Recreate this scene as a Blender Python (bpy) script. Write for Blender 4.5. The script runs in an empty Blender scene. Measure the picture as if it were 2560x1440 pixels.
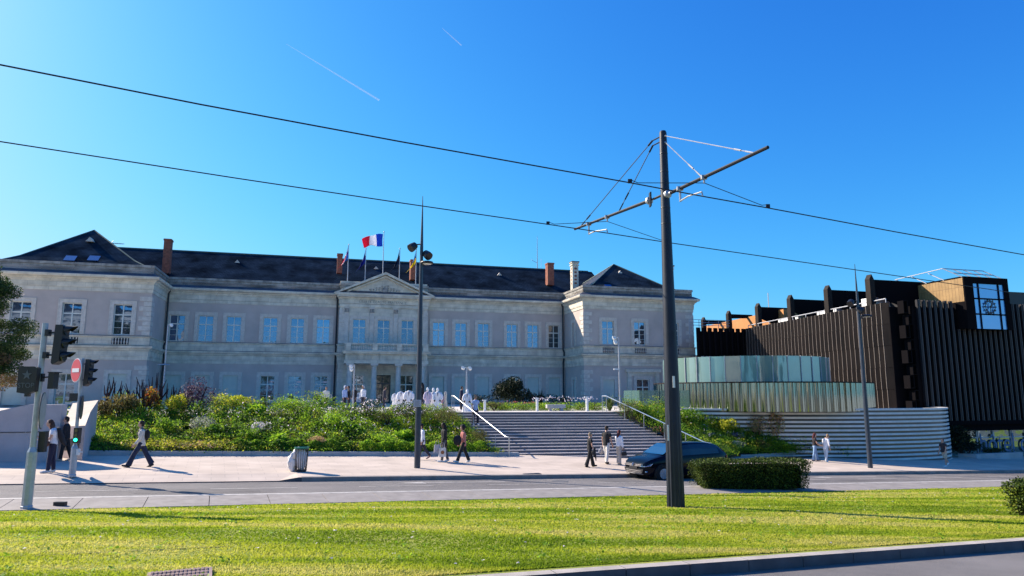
import bpy, bmesh, math, random
import numpy as np
from mathutils import Vector, Matrix
from math import sin, cos, pi, radians, tan, atan2, sqrt
random.seed(7); RNG = np.random.default_rng(7)
scn = bpy.context.scene
COL = scn.collection

# ------------------------------------------------------------------ camera, sky, sun, exposure
TH = radians(8.76); FPX = 1720.0
cam_d = bpy.data.cameras.new('camera'); cam = bpy.data.objects.new('camera', cam_d); COL.objects.link(cam)
cam_d.sensor_width = 36; cam_d.lens = FPX/2560*36; cam_d.clip_end = 30000; cam_d.clip_start = 0.1
cam.location = (0, 0, 0); cam.rotation_euler = (pi/2+TH, 0, 0)
scn.camera = cam

SUN_AZ = radians(117); SUN_EL = radians(32)          # azimuth of the sun, counted clockwise from +Y is minus this
Ldir = Vector((-cos(radians(27))*cos(SUN_EL), sin(radians(27))*cos(SUN_EL), sin(SUN_EL)))
w = bpy.data.worlds.new('World'); scn.world = w; w.use_nodes = True
nt = w.node_tree; nt.nodes.clear()
sky = nt.nodes.new('ShaderNodeTexSky'); sky.sky_type = 'NISHITA'; sky.sun_disc = False
sky.sun_elevation = SUN_EL; sky.sun_rotation = atan2(Ldir.x, Ldir.y)
sky.air_density = 1.0; sky.dust_density = 0.9; sky.ozone_density = 3.0; sky.altitude = 50
hsv = nt.nodes.new('ShaderNodeHueSaturation'); hsv.inputs['Saturation'].default_value = 1.12; hsv.inputs['Hue'].default_value = 0.497
bg = nt.nodes.new('ShaderNodeBackground'); bg.inputs['Strength'].default_value = 0.12
out = nt.nodes.new('ShaderNodeOutputWorld')
tint = nt.nodes.new('ShaderNodeVectorMath'); tint.operation = 'MULTIPLY'; tint.inputs[1].default_value = (0.66, 1.06, 1.55)
nt.links.new(sky.outputs[0], hsv.inputs['Color']); nt.links.new(hsv.outputs[0], tint.inputs[0])
# deepen the blue of the clear sky: a power curve on each channel, worked at the exposed level
KX = 0.12*2**1.05
spx = nt.nodes.new('ShaderNodeSeparateXYZ'); cbx_ = nt.nodes.new('ShaderNodeCombineXYZ'); nt.links.new(tint.outputs[0], spx.inputs[0])
for i, (gm, am, asy) in enumerate(((1.45,0.95,1.0),(1.28,1.08,.95),(1.0,1.15,1.2))):
    m1 = nt.nodes.new('ShaderNodeMath'); m1.operation = 'MULTIPLY'; m1.inputs[1].default_value = 0.12*2**0.55
    m2 = nt.nodes.new('ShaderNodeMath'); m2.operation = 'POWER'; m2.inputs[1].default_value = gm
    m3 = nt.nodes.new('ShaderNodeMath'); m3.operation = 'MULTIPLY'; m3.inputs[1].default_value = am/KX
    m4 = nt.nodes.new('ShaderNodeMath'); m4.operation = 'MULTIPLY_ADD'; m4.inputs[1].default_value = 1/asy; m4.inputs[2].default_value = 0
    m5 = nt.nodes.new('ShaderNodeMath'); m5.operation = 'POWER'; m5.inputs[1].default_value = 2.0
    m6 = nt.nodes.new('ShaderNodeMath'); m6.operation = 'ADD'; m6.inputs[1].default_value = 1.0
    m7 = nt.nodes.new('ShaderNodeMath'); m7.operation = 'POWER'; m7.inputs[1].default_value = -0.5
    m8 = nt.nodes.new('ShaderNodeMath'); m8.operation = 'MULTIPLY'
    nt.links.new(spx.outputs[i], m1.inputs[0]); nt.links.new(m1.outputs[0], m2.inputs[0])
    nt.links.new(m2.outputs[0], m4.inputs[0]); nt.links.new(m4.outputs[0], m5.inputs[0]); nt.links.new(m5.outputs[0], m6.inputs[0]); nt.links.new(m6.outputs[0], m7.inputs[0])
    nt.links.new(m2.outputs[0], m8.inputs[0]); nt.links.new(m7.outputs[0], m8.inputs[1]); nt.links.new(m8.outputs[0], m3.inputs[0]); nt.links.new(m3.outputs[0], cbx_.inputs[i])
nt.links.new(cbx_.outputs[0], bg.inputs[0]); nt.links.new(bg.outputs[0], out.inputs[0])
sd = bpy.data.lights.new('sun', 'SUN'); sd.energy = 4.5; sd.angle = radians(0.5); sd.color = (1.0, 0.88, 0.74)
sun = bpy.data.objects.new('sun', sd); COL.objects.link(sun); sun.rotation_euler = Ldir.to_track_quat('Z', 'Y').to_euler()
scn.view_settings.view_transform = 'Standard'; scn.view_settings.look = 'None'
scn.view_settings.exposure = 1.05; scn.view_settings.gamma = 1.0
scn.cycles.max_bounces = 6; scn.cycles.transparent_max_bounces = 12
scn.cycles.sample_clamp_indirect = 4.0

# ------------------------------------------------------------------ from the photograph to metres
def ray(px, py):
    a = (px-1280)/FPX; b = (720-py)/FPX
    return Vector((a, cos(TH)-b*sin(TH), sin(TH)+b*cos(TH)))
def at(px, py, Y):
    r = ray(px, py); return r*(Y/r.y)
UX, UY = cos(radians(23)), sin(radians(23))         # street direction (it falls 3.5 % to the right)
SL = 0.0355
PV = [(-60,1.8),(0,1.85),(7.99,2.20),(8.0,2.05),(13.7,2.346),(20.4,2.92),(22.2,2.86),(26.39,3.0),(26.4,2.85),(34.0,2.69),(45,2.69),(400,2.69)]
def prof(v):
    if v <= PV[0][0]: return PV[0][1]
    for (a,b),(c,d) in zip(PV, PV[1:]):
        if v <= c: return b+(d-b)*(v-a)/(c-a)
    return PV[-1][1]
def gz(x, y):
    return -(prof(-UY*x+UX*y)+SL*(UX*x+UY*y))
def uv(u, v, dz=0.0, h=None):
    return Vector((UX*u-UY*v, UY*u+UX*v, -((prof(v) if h is None else h)+SL*u)+dz))
def G(px, py):
    r = ray(px, py); k = 5.0
    while k < 200:
        p = r*k
        if p.z < gz(p.x, p.y): return Vector((p.x, p.y, gz(p.x, p.y)))
        k += 0.02
    return r*60
def onplane(px, py, p0, azdeg):
    d = Vector((cos(radians(azdeg)), sin(radians(azdeg)), 0)); n = Vector((-d.y, d.x, 0))
    r = ray(px, py); k = (p0[0]*n.x+p0[1]*n.y)/(r.x*n.x+r.y*n.y)
    return r*k
STREET_AZ = 23.0; ACROSS_AZ = 113.0

# ------------------------------------------------------------------ materials
MATS = {}
def _new(name):
    m = bpy.data.materials.new(name); m.use_nodes = True; MATS[name] = m
    t = m.node_tree; return m, t, t.nodes['Principled BSDF']
def lin(c):
    return tuple(c)+(1,) if len(c) == 3 else tuple(c)
def mat(name, col, rough=0.7, metal=0.0, var=0.0, scale=1.0, col2=None, bump=0.0, bscale=20.0, stretch=(1,1,1), spec=0.5, detail=5, contrast=(0.35,0.65), trans=0.0, alpha=1.0, emit=None, coat=0.0):
    m, t, b = _new(name); N = t.nodes; Lk = t.links
    b.inputs['Roughness'].default_value = rough; b.inputs['Metallic'].default_value = metal
    b.inputs['Base Color'].default_value = lin(col); b.inputs['Specular IOR Level'].default_value = spec
    b.inputs['Coat Weight'].default_value = coat
    if alpha < 1: b.inputs['Alpha'].default_value = alpha
    if emit: b.inputs['Emission Color'].default_value = lin(emit[0]); b.inputs['Emission Strength'].default_value = emit[1]
    tc = N.new('ShaderNodeTexCoord'); mp = N.new('ShaderNodeMapping'); mp.inputs['Scale'].default_value = stretch
    Lk.new(tc.outputs['Object'], mp.inputs[0])
    if var or col2:
        nz = N.new('ShaderNodeTexNoise'); nz.inputs['Scale'].default_value = scale; nz.inputs['Detail'].default_value = detail; nz.inputs['Roughness'].default_value = 0.6
        Lk.new(mp.outputs[0], nz.inputs[0])
        cr = N.new('ShaderNodeValToRGB'); cr.color_ramp.elements[0].position = contrast[0]; cr.color_ramp.elements[1].position = contrast[1]
        c2 = col2 if col2 else tuple(min(1, c*(1+var)) for c in col)
        c1 = col if col2 else tuple(c*(1-var) for c in col)
        cr.color_ramp.elements[0].color = lin(c1); cr.color_ramp.elements[1].color = lin(c2)
        Lk.new(nz.outputs[0], cr.inputs[0]); Lk.new(cr.outputs[0], b.inputs['Base Color'])
    if bump:
        n2 = N.new('ShaderNodeTexNoise'); n2.inputs['Scale'].default_value = bscale; n2.inputs['Detail'].default_value = 4
        bp = N.new('ShaderNodeBump'); bp.inputs['Strength'].default_value = bump; bp.inputs['Distance'].default_value = 0.05
        Lk.new(mp.outputs[0], n2.inputs[0]); Lk.new(n2.outputs[0], bp.inputs['Height']); Lk.new(bp.outputs[0], b.inputs['Normal'])
    return m
def brickmat(name, c1, c2, mortar, bw, bh, msize=0.01, rough=0.85, axes='XZ', bump=0.3, noise=0.25, nscale=3.0, offset=0.5, spec=0.3, rot=0.0):
    """blocks / slates / pavers: brick texture on two object axes, each block a little different, with stains"""
    m, t, b = _new(name); N = t.nodes; Lk = t.links
    b.inputs['Roughness'].default_value = rough; b.inputs['Specular IOR Level'].default_value = spec
    tc = N.new('ShaderNodeTexCoord'); sp = N.new('ShaderNodeSeparateXYZ'); cb = N.new('ShaderNodeCombineXYZ')
    src = tc.outputs['Object']
    if rot:
        mr = N.new('ShaderNodeMapping'); mr.inputs['Rotation'].default_value = (0, 0, rot); Lk.new(src, mr.inputs[0]); src = mr.outputs[0]
    Lk.new(src, sp.inputs[0])
    if axes == 'SZ':                                      # runs along walls of both directions
        ad = N.new('ShaderNodeMath'); ad.operation = 'ADD'; Lk.new(sp.outputs[0], ad.inputs[0]); Lk.new(sp.outputs[1], ad.inputs[1])
        Lk.new(ad.outputs[0], cb.inputs[0]); Lk.new(sp.outputs[2], cb.inputs[1])
    else:
        Lk.new(sp.outputs['XYZ'.index(axes[0])], cb.inputs[0]); Lk.new(sp.outputs['XYZ'.index(axes[1])], cb.inputs[1])
    br = N.new('ShaderNodeTexBrick'); br.inputs['Scale'].default_value = 1.0; br.offset = offset
    br.inputs['Brick Width'].default_value = bw; br.inputs['Row Height'].default_value = bh; br.inputs['Mortar Size'].default_value = msize
    br.inputs['Color1'].default_value = lin(c1); br.inputs['Color2'].default_value = lin(c2); br.inputs['Mortar'].default_value = lin(mortar)
    br.inputs['Mortar Smooth'].default_value = 0.2
    Lk.new(cb.outputs[0], br.inputs['Vector'])
    nz = N.new('ShaderNodeTexNoise'); nz.inputs['Scale'].default_value = nscale; nz.inputs['Detail'].default_value = 6; Lk.new(tc.outputs['Object'], nz.inputs[0])
    mr2 = N.new('ShaderNodeMapRange'); mr2.inputs[1].default_value = 0.3; mr2.inputs[2].default_value = 0.7
    mr2.inputs[3].default_value = 1-noise; mr2.inputs[4].default_value = 1+noise; Lk.new(nz.outputs[0], mr2.inputs[0])
    mx = N.new('ShaderNodeVectorMath'); mx.operation = 'SCALE'; Lk.new(br.outputs[0], mx.inputs[0]); Lk.new(mr2.outputs[0], mx.inputs['Scale'])
    Lk.new(mx.outputs[0], b.inputs['Base Color'])
    bp = N.new('ShaderNodeBump'); bp.inputs['Strength'].default_value = bump; bp.inputs['Distance'].default_value = 0.02; bp.invert = True
    Lk.new(br.outputs['Fac'], bp.inputs['Height']); Lk.new(bp.outputs[0], b.inputs['Normal'])
    return m
def leafmat(name, cols, trans=0.35, rough=0.6, nscale=0.0, spec=0.25):
    """every leaf its own shade of the given colours; nscale adds drifts of colour across the planting"""
    m, t, b = _new(name); N = t.nodes; Lk = t.links
    ge = N.new('ShaderNodeNewGeometry'); cr = N.new('ShaderNodeValToRGB')
    el = cr.color_ramp.elements
    while len(el) < len(cols): el.new(0.5)
    for i, c in enumerate(cols): el[i].position = i/(len(cols)-1); el[i].color = lin(c)
    src = ge.outputs['Random Per Island']
    if nscale:
        tc = N.new('ShaderNodeTexCoord'); nz = N.new('ShaderNodeTexNoise'); nz.inputs['Scale'].default_value = nscale; nz.inputs['Detail'].default_value = 3
        Lk.new(tc.outputs['Object'], nz.inputs[0])
        mr = N.new('ShaderNodeMapRange'); mr.inputs[1].default_value = 0.32; mr.inputs[2].default_value = 0.68; Lk.new(nz.outputs[0], mr.inputs[0])
        mx = N.new('ShaderNodeMix'); mx.data_type = 'FLOAT'; mx.inputs[0].default_value = 0.55
        Lk.new(ge.outputs['Random Per Island'], mx.inputs[2]); Lk.new(mr.outputs[0], mx.inputs[3]); src = mx.outputs[0]
    Lk.new(src, cr.inputs[0]); Lk.new(cr.outputs[0], b.inputs['Base Color'])
    b.inputs['Roughness'].default_value = rough; b.inputs['Specular IOR Level'].default_value = spec
    if trans:
        tr = N.new('ShaderNodeBsdfTranslucent'); ms = N.new('ShaderNodeMixShader'); ms.inputs[0].default_value = trans
        hs = N.new('ShaderNodeHueSaturation'); hs.inputs['Value'].default_value = 1.6; hs.inputs['Hue'].default_value = 0.485
        Lk.new(cr.outputs[0], hs.inputs['Color']); Lk.new(hs.outputs[0], tr.inputs[0])
        Lk.new(b.outputs[0], ms.inputs[1]); Lk.new(tr.outputs[0], ms.inputs[2]); Lk.new(ms.outputs[0], N['Material Output'].inputs[0])
    return m

M = {}
M['plaster'] = mat('plaster', (0.50,0.42,0.365), 0.9, var=0.10, scale=0.5, bump=0.15, bscale=30, detail=8)
M['stone'] = brickmat('dressed_stone', (0.66,0.60,0.48), (0.58,0.53,0.42), (0.42,0.38,0.32), 1.1, 0.42, 0.012, axes='SZ', noise=0.22, nscale=1.3)
M['stone_old'] = brickmat('weathered_stone', (0.34,0.32,0.28), (0.25,0.235,0.21), (0.18,0.17,0.15), 0.8, 0.32, 0.012, axes='SZ', noise=0.38, nscale=1.8)
M['trim'] = mat('window_trim_stone', (0.60,0.54,0.46), 0.85, var=0.12, scale=3)
M['lead'] = mat('lead_flashing', (0.085,0.085,0.10), 0.6, var=0.3, scale=2)
M['slate'] = brickmat('roof_slate', (0.026,0.041,0.058), (0.019,0.030,0.044), (0.011,0.016,0.025), 0.34, 0.16, 0.015, axes='XZ', noise=0.55, nscale=0.6, rough=0.9, spec=0.0, bump=0.6)
M['slate_side'] = brickmat('roof_slate_side', (0.024,0.025,0.034), (0.015,0.016,0.024), (0.010,0.010,0.014), 0.34, 0.16, 0.02, axes='YZ', noise=0.5, nscale=0.9, rough=0.5, bump=0.6)
M['brick'] = brickmat('chimney_brick', (0.33,0.085,0.045), (0.24,0.06,0.035), (0.22,0.16,0.12), 0.22, 0.075, 0.01, axes='SZ', noise=0.25, nscale=4)
M['winframe'] = mat('window_paint', (0.66,0.66,0.58), 0.5)
M['doorwood'] = mat('dark_door_wood', (0.035,0.035,0.04), 0.4)
M['blind'] = mat('pale_blind', (0.56,0.58,0.49), 0.8, var=0.05, scale=2)
M['recess_shade'] = mat('painted_recess_shade', (0.015,0.016,0.02), 0.6)
def glassmat(name, col, fac, rough=0.03, wob=0.012, tint=(0.8,0.88,0.95)):
    m, t, b = _new(name); N = t.nodes; Lk = t.links
    b.inputs['Base Color'].default_value = lin(col); b.inputs['Roughness'].default_value = 0.4
    gl = N.new('ShaderNodeBsdfGlossy'); gl.inputs['Color'].default_value = lin(tint); gl.inputs['Roughness'].default_value = rough
    ms = N.new('ShaderNodeMixShader'); ms.inputs[0].default_value = fac
    oi = N.new('ShaderNodeObjectInfo'); rm = N.new('ShaderNodeMapRange'); rm.inputs[3].default_value = fac*.62; rm.inputs[4].default_value = min(1,fac*1.12)
    Lk.new(oi.outputs['Random'], rm.inputs[0]); Lk.new(rm.outputs[0], ms.inputs[0])
    tc = N.new('ShaderNodeTexCoord'); nz = N.new('ShaderNodeTexNoise'); nz.inputs['Scale'].default_value = 1.2; nz.inputs['Detail'].default_value = 1
    bp = N.new('ShaderNodeBump'); bp.inputs['Strength'].default_value = 1.0; bp.inputs['Distance'].default_value = wob
    Lk.new(tc.outputs['Object'], nz.inputs[0]); Lk.new(nz.outputs[0], bp.inputs['Height']); Lk.new(bp.outputs[0], gl.inputs['Normal'])
    Lk.new(b.outputs[0], ms.inputs[1]); Lk.new(gl.outputs[0], ms.inputs[2]); Lk.new(ms.outputs[0], N['Material Output'].inputs[0])
    return m
M['glass'] = glassmat('window_glass', (0.02,0.03,0.05), 0.55, tint=(0.30,0.43,0.66))
M['glass_dark'] = glassmat('dark_glass', (0.01,0.012,0.015), 0.10)
M['asphalt'] = mat('asphalt', (0.175,0.16,0.15), 0.85, var=0.2, scale=0.45, bump=0.5, bscale=90, stretch=(1,1,1), detail=8)
M['paint'] = mat('road_paint', (0.46,0.43,0.39), 0.7, var=0.22, scale=5, detail=8)
M['concrete'] = mat('concrete', (0.42,0.41,0.40), 0.85, var=0.12, scale=1.5, bump=0.15, bscale=30)
M['paving'] = brickmat('sidewalk_paving', (0.58,0.48,0.39), (0.54,0.445,0.36), (0.43,0.36,0.30), 0.9, 0.45, 0.010, axes='XY', noise=0.14, nscale=0.8, rot=-radians(23), bump=0.2)
M['kerbstone'] = mat('kerb_granite', (0.28,0.25,0.225), 0.8, var=0.15, scale=2.5, bump=0.2, bscale=60)
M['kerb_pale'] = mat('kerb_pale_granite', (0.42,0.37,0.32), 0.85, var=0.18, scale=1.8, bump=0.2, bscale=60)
M['kerb_dark'] = mat('kerb_face', (0.10,0.10,0.105), 0.8, var=0.2, scale=2.5)  # shade of the kerb faces is put into this darker colour
M['soil'] = mat('soil', (0.045,0.032,0.02), 1.0, var=0.3, scale=3)
M['turf'] = mat('turf', (0.16,0.22,0.012), 1.0, scale=0.9, col2=(0.30,0.31,0.04), stretch=(1,1,1), bump=0.5, bscale=60, detail=8)
M['steel'] = mat('brushed_steel', (0.62,0.62,0.62), 0.3, metal=0.9)
M['galv'] = mat('galvanised_steel', (0.42,0.43,0.46), 0.45, metal=0.35, var=0.12, scale=6)
M['darkpole'] = mat('dark_blue_paint', (0.030,0.040,0.060), 0.38, spec=0.5, var=0.2, scale=3)
M['black'] = mat('black_plastic', (0.014,0.015,0.02), 0.45)
M['wire'] = mat('dark_cable', (0.01,0.01,0.018), 0.6)
M['white'] = mat('white_paint', (0.78,0.78,0.76), 0.5)
M['brown'] = mat('brown_steel', (0.026,0.019,0.016), 0.6, metal=0.0, spec=0.12, col2=(0.014,0.011,0.010), scale=1.4, stretch=(1,1,0.25))
M['brown_dark'] = mat('dark_brown_steel', (0.010,0.009,0.010), 0.7, spec=0.0)
M['orange'] = brickmat('orange_cladding', (0.52,0.235,0.08), (0.48,0.21,0.07), (0.40,0.18,0.07), 3.0, 6.0, 0.03, axes='YZ', noise=0.06, nscale=1, rough=0.55)
M['wood'] = brickmat('light_wood_boards', (0.34,0.21,0.085), (0.30,0.18,0.07), (0.20,0.12,0.05), 0.28, 8.0, 0.02, axes='YZ', noise=0.15, nscale=2, rough=0.6, offset=0)

# ------------------------------------------------------------------ objects and meshes
def put(o, parent=None):
    COL.objects.link(o)
    if parent is not None: o.parent = parent
    return o
def tag(o, label, cat, group=None, kind=None):
    if label: o['label'] = label
    if cat: o['category'] = cat
    if group: o['group'] = group
    if kind: o['kind'] = kind
    return o
def thing(name, label, cat, loc=(0,0,0), rotz=0.0, group=None):
    o = bpy.data.objects.new(name, None); o.empty_display_size = 0.2; put(o); o.location = loc; o.rotation_euler = (0,0,rotz)
    return tag(o, label, cat, group)
class MB:
    def __init__(s): s.v = []; s.f = []; s.m = []; s.mi = 0
    def add(s, vs, fs):
        n = len(s.v); s.v.extend([tuple(p) for p in vs]); s.f.extend([tuple(i+n for i in f) for f in fs]); s.m.extend([s.mi]*len(fs)); return s
    def box(s, x0, x1, y0, y1, z0, z1):
        return s.add([(x0,y0,z0),(x1,y0,z0),(x1,y1,z0),(x0,y1,z0),(x0,y0,z1),(x1,y0,z1),(x1,y1,z1),(x0,y1,z1)],
                     [(3,2,1,0),(4,5,6,7),(0,1,5,4),(1,2,6,5),(2,3,7,6),(3,0,4,7)])
    def quad(s, a, b, c, d): return s.add([a,b,c,d], [(0,1,2,3)])
    def tri(s, a, b, c): return s.add([a,b,c], [(0,1,2)])
    def prism(s, poly, axis, a, b):
        """poly = 2D points; axis 0: (y,z) along x, 1: (x,z) along y, 2: (x,y) along z"""
        def p(q, h): return (h,q[0],q[1]) if axis == 0 else ((q[0],h,q[1]) if axis == 1 else (q[0],q[1],h))
        n = len(poly); vs = [p(q,a) for q in poly]+[p(q,b) for q in poly]
        fs = [tuple(range(n))[::-1], tuple(range(n,2*n))]+[(i,(i+1)%n,n+(i+1)%n,n+i) for i in range(n)]
        return s.add(vs, fs)
    def obox(s, c, ax, ay, az):
        """box from centre and three half-axis vectors"""
        c = Vector(c); ax = Vector(ax); ay = Vector(ay); az = Vector(az); vs = []
        for k in (-1,1):
            for (i,j) in ((-1,-1),(1,-1),(1,1),(-1,1)): vs.append(c+ax*i+ay*j+az*k)
        return s.add(vs, [(3,2,1,0),(4,5,6,7),(0,1,5,4),(1,2,6,5),(2,3,7,6),(3,0,4,7)])
    def tube(s, pts, r, n=8, caps=True):
        pts = [Vector(p) for p in pts]; rs = r if isinstance(r, (list,tuple)) else [r]*len(pts)
        rings = []; prev = None
        for i, p in enumerate(pts):
            d = (pts[min(i+1,len(pts)-1)]-pts[max(i-1,0)])
            d = d.normalized() if d.length > 1e-9 else Vector((0,0,1))
            ref = Vector((0,0,1)) if abs(d.z) < 0.95 else Vector((1,0,0))
            if prev is not None: a = (prev-d*prev.dot(d)); a = a.normalized() if a.length > 1e-6 else d.cross(ref).normalized()
            else: a = d.cross(ref).normalized()
            prev = a; b = d.cross(a)
            rings.append([p+(a*cos(2*pi*k/n)+b*sin(2*pi*k/n))*rs[i] for k in range(n)])
        vs = [q for rg in rings for q in rg]; fs = []
        for i in range(len(pts)-1):
            for k in range(n): fs.append((i*n+k, i*n+(k+1)%n, (i+1)*n+(k+1)%n, (i+1)*n+k))
        if caps: fs += [tuple(range(n))[::-1], tuple(range((len(pts)-1)*n, len(pts)*n))]
        return s.add(vs, fs)
    def lathe(s, prof_, c=(0,0,0), n=12):
        vs = []; fs = []; c = Vector(c)
        for (r,z) in prof_:
            for k in range(n): vs.append(c+Vector((r*cos(2*pi*k/n), r*sin(2*pi*k/n), z)))
        for i in range(len(prof_)-1):
            for k in range(n): fs.append((i*n+k, i*n+(k+1)%n, (i+1)*n+(k+1)%n, (i+1)*n+k))
        fs += [tuple(range(n))[::-1], tuple(range((len(prof_)-1)*n, len(prof_)*n))]
        return s.add(vs, fs)
    def ball(s, c, r, n=8, m=6):
        c = Vector(c); r = (r,r,r) if not isinstance(r,(tuple,list)) else r
        vs = [c+Vector((0,0,-r[2]))]; fs = []
        for j in range(1,m):
            a = -pi/2+pi*j/m
            for k in range(n): vs.append(c+Vector((r[0]*cos(a)*cos(2*pi*k/n), r[1]*cos(a)*sin(2*pi*k/n), r[2]*sin(a))))
        vs.append(c+Vector((0,0,r[2]))); L = len(vs)-1
        for k in range(n):
            fs.append((0,1+(k+1)%n,1+k)); fs.append((L,1+(m-2)*n+k,1+(m-2)*n+(k+1)%n))
            for j in range(m-2): fs.append((1+j*n+k,1+j*n+(k+1)%n,1+(j+1)*n+(k+1)%n,1+(j+1)*n+k))
        return s.add(vs, fs)
    def disc(s, c, nrm, r, th, n=20):
        c = Vector(c); nrm = Vector(nrm).normalized()
        return s.tube([c-nrm*th/2, c+nrm*th/2], r, n)
    def mesh(s, name, mats, smooth=False):
        me = bpy.data.meshes.new(name); me.from_pydata(s.v, [], s.f)
        for mm in (mats if isinstance(mats,(list,tuple)) else [mats]): me.materials.append(mm)
        if any(s.m): me.polygons.foreach_set('material_index', s.m)
        if smooth: me.polygons.foreach_set('use_smooth', [True]*len(me.polygons))
        me.update(); return me
    def build(s, name, mats, parent=None, smooth=False, loc=None):
        o = bpy.data.objects.new(name, s.mesh(name, mats, smooth)); put(o, parent)
        if loc is not None: o.location = loc
        return o
def autosmooth(o, ang=40):
    me = o.data; me.polygons.foreach_set('use_smooth', [True]*len(me.polygons))
    bm = bmesh.new(); bm.from_mesh(me)
    for e in bm.edges:
        if len(e.link_faces) == 2 and e.link_faces[0].normal.angle(e.link_faces[1].normal, 0) > radians(ang): e.smooth = False
    bm.to_mesh(me); bm.free(); return o
def copy_tree(o, parent=None):
    c = o.copy(); COL.objects.link(c)
    if parent is not None: c.parent = parent
    for ch in list(o.children): copy_tree(ch, c)
    return c
def text(name, body, size, m, parent, loc, rot, extrude=0.02, xs=1.0):
    cu = bpy.data.curves.new(name, 'FONT'); cu.body = body; cu.size = size; cu.extrude = extrude; cu.align_x = 'CENTER'; cu.align_y = 'CENTER'
    cu.materials.append(m); o = bpy.data.objects.new(name, cu); put(o, parent); o.location = loc; o.rotation_euler = rot; o.scale = (xs,1,1)
    bpy.context.view_layer.update(); me = bpy.data.meshes.new_from_object(o.evaluated_get(bpy.context.evaluated_depsgraph_get())); bpy.data.objects.remove(o)
    o = bpy.data.objects.new(name, me); put(o, parent); o.location = loc; o.rotation_euler = rot; o.scale = (xs,1,1)
    if not me.materials: me.materials.append(m)
    return o

# ------------------------------------------------------------------ ground in strips along the street
def strip(name, v0, v1, m, u0=-90, u1=170, dz=0.0, h0=None, h1=None, us=None, nv=1, kind='structure'):
    b = MB(); us = us or [u0+(u1-u0)*i/26 for i in range(27)]
    hv = [v0+(v1-v0)*j/nv for j in range(nv+1)]
    H0 = prof(v0+1e-6) if h0 is None else h0; H1 = prof(v1-1e-6) if h1 is None else h1
    for i in range(len(us)-1):
        for j in range(nv):
            ha = H0+(H1-H0)*j/nv; hb = H0+(H1-H0)*(j+1)/nv
            b.quad(uv(us[i],hv[j],dz,ha), uv(us[i+1],hv[j],dz,ha), uv(us[i+1],hv[j+1],dz,hb), uv(us[i],hv[j+1],dz,hb))
    o = b.build(name, m); o['kind'] = kind; return o
g = MB(); g.quad((-4000,-4000,-11),(4000,-4000,-11),(4000,6000,-11),(-4000,6000,-11)); g.build('ground', M['concrete'])['kind'] = 'structure'
rn = MB()
for (va,vb) in ((-60,0),(0,8.0)):
    rn.quad(uv(-90,va),uv(170,va),uv(170,vb-1e-6 if vb<8 else vb,0,prof(vb-0.011)),uv(-90,vb,0,prof(vb-0.011)))
rn.build('road', M['asphalt'])['kind'] = 'structure'
strip('far_road', 22.2, 26.4, M['asphalt'], h1=3.0)
# lawn: one curved sheet
lb = MB(); vs_ = [8.17+ (20.4-8.17)*i/12 for i in range(13)]; us_ = [-90+260*i/60 for i in range(61)]
for i in range(60):
    for j in range(12): lb.quad(uv(us_[i],vs_[j]),uv(us_[i+1],vs_[j]),uv(us_[i+1],vs_[j+1]),uv(us_[i],vs_[j+1]))
lb.build('lawn', M['turf'])['kind'] = 'structure'
# kerbs as rows of stones with open joints
def kerb(name, v0, v1, htop0, htop1, hbot, m, u0, u1, L, face_m=None, gap=0.012, kind='structure', low=None):
    b = MB(); u = u0
    while u < u1:
        ua, ub_ = u, u+L-gap
        t0 = [uv(ua,v0,0,htop0),uv(ub_,v0,0,htop0),uv(ub_,v1,0,htop1),uv(ua,v1,0,htop1)]
        b0 = [uv(ua,v0,0,hbot),uv(ub_,v0,0,hbot),uv(ub_,v1,0,hbot),uv(ua,v1,0,hbot)]
        b.add(t0+b0, [(0,1,2,3),(4,5,1,0),(5,6,2,1),(6,7,3,2),(7,4,0,3)]); u += L
    o = b.build(name, m); o['kind'] = kind
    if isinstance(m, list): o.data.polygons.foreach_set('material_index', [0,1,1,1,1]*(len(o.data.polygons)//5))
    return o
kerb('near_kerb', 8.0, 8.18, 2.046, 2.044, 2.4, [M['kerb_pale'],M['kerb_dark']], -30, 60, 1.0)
kerb('lawn_edge_kerb', 20.4, 22.0, 2.90, 2.855, 3.2, M['kerbstone'], -40.3, 90, 1.55, gap=0.018)
strip('kerb_line', 21.98, 22.22, M['paint'], dz=0.006, h0=2.857, h1=2.857)
strip('kerb_bed', 20.3, 22.1, M['asphalt'], dz=-0.05)
# sidewalk, with its front edge dropped left of the litter bin
us2 = [-90,-60,-40,-25,-15,-10,-6,-3,-1,1.2,2.2,2.9,4,8,14,22,32,45,60,90,130,170]
sw = MB()
for i in range(len(us2)-1):
    for (va,vb) in ((26.4,27.6),(27.6,34.0),(34.0,70.0)):
        def hh(u,v): return prof(v)+(0.115 if (v < 26.5 and u < 2.5) else 0.0)
        sw.quad(uv(us2[i],va+1e-4,0,hh(us2[i],va+1e-4)),uv(us2[i+1],va+1e-4,0,hh(us2[i+1],va+1e-4)),uv(us2[i+1],vb,0,hh(us2[i+1],vb)),uv(us2[i],vb,0,hh(us2[i],vb)))
    a, b_ = us2[i], us2[i+1]
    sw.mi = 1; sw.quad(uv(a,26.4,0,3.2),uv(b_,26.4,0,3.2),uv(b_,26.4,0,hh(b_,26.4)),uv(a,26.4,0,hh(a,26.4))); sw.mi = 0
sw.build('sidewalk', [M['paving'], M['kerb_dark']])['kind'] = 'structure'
kerb('sidewalk_kerb', 26.38, 26.68, 2.846, 2.842, 3.2, M['kerbstone'], 3.0, 90, 1.0, gap=0.006)
kerb('planting_kerb', 33.85, 34.1, 2.50, 2.50, 2.9, M['concrete'], -14, 13.6, 1.2, gap=0.008)
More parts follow.
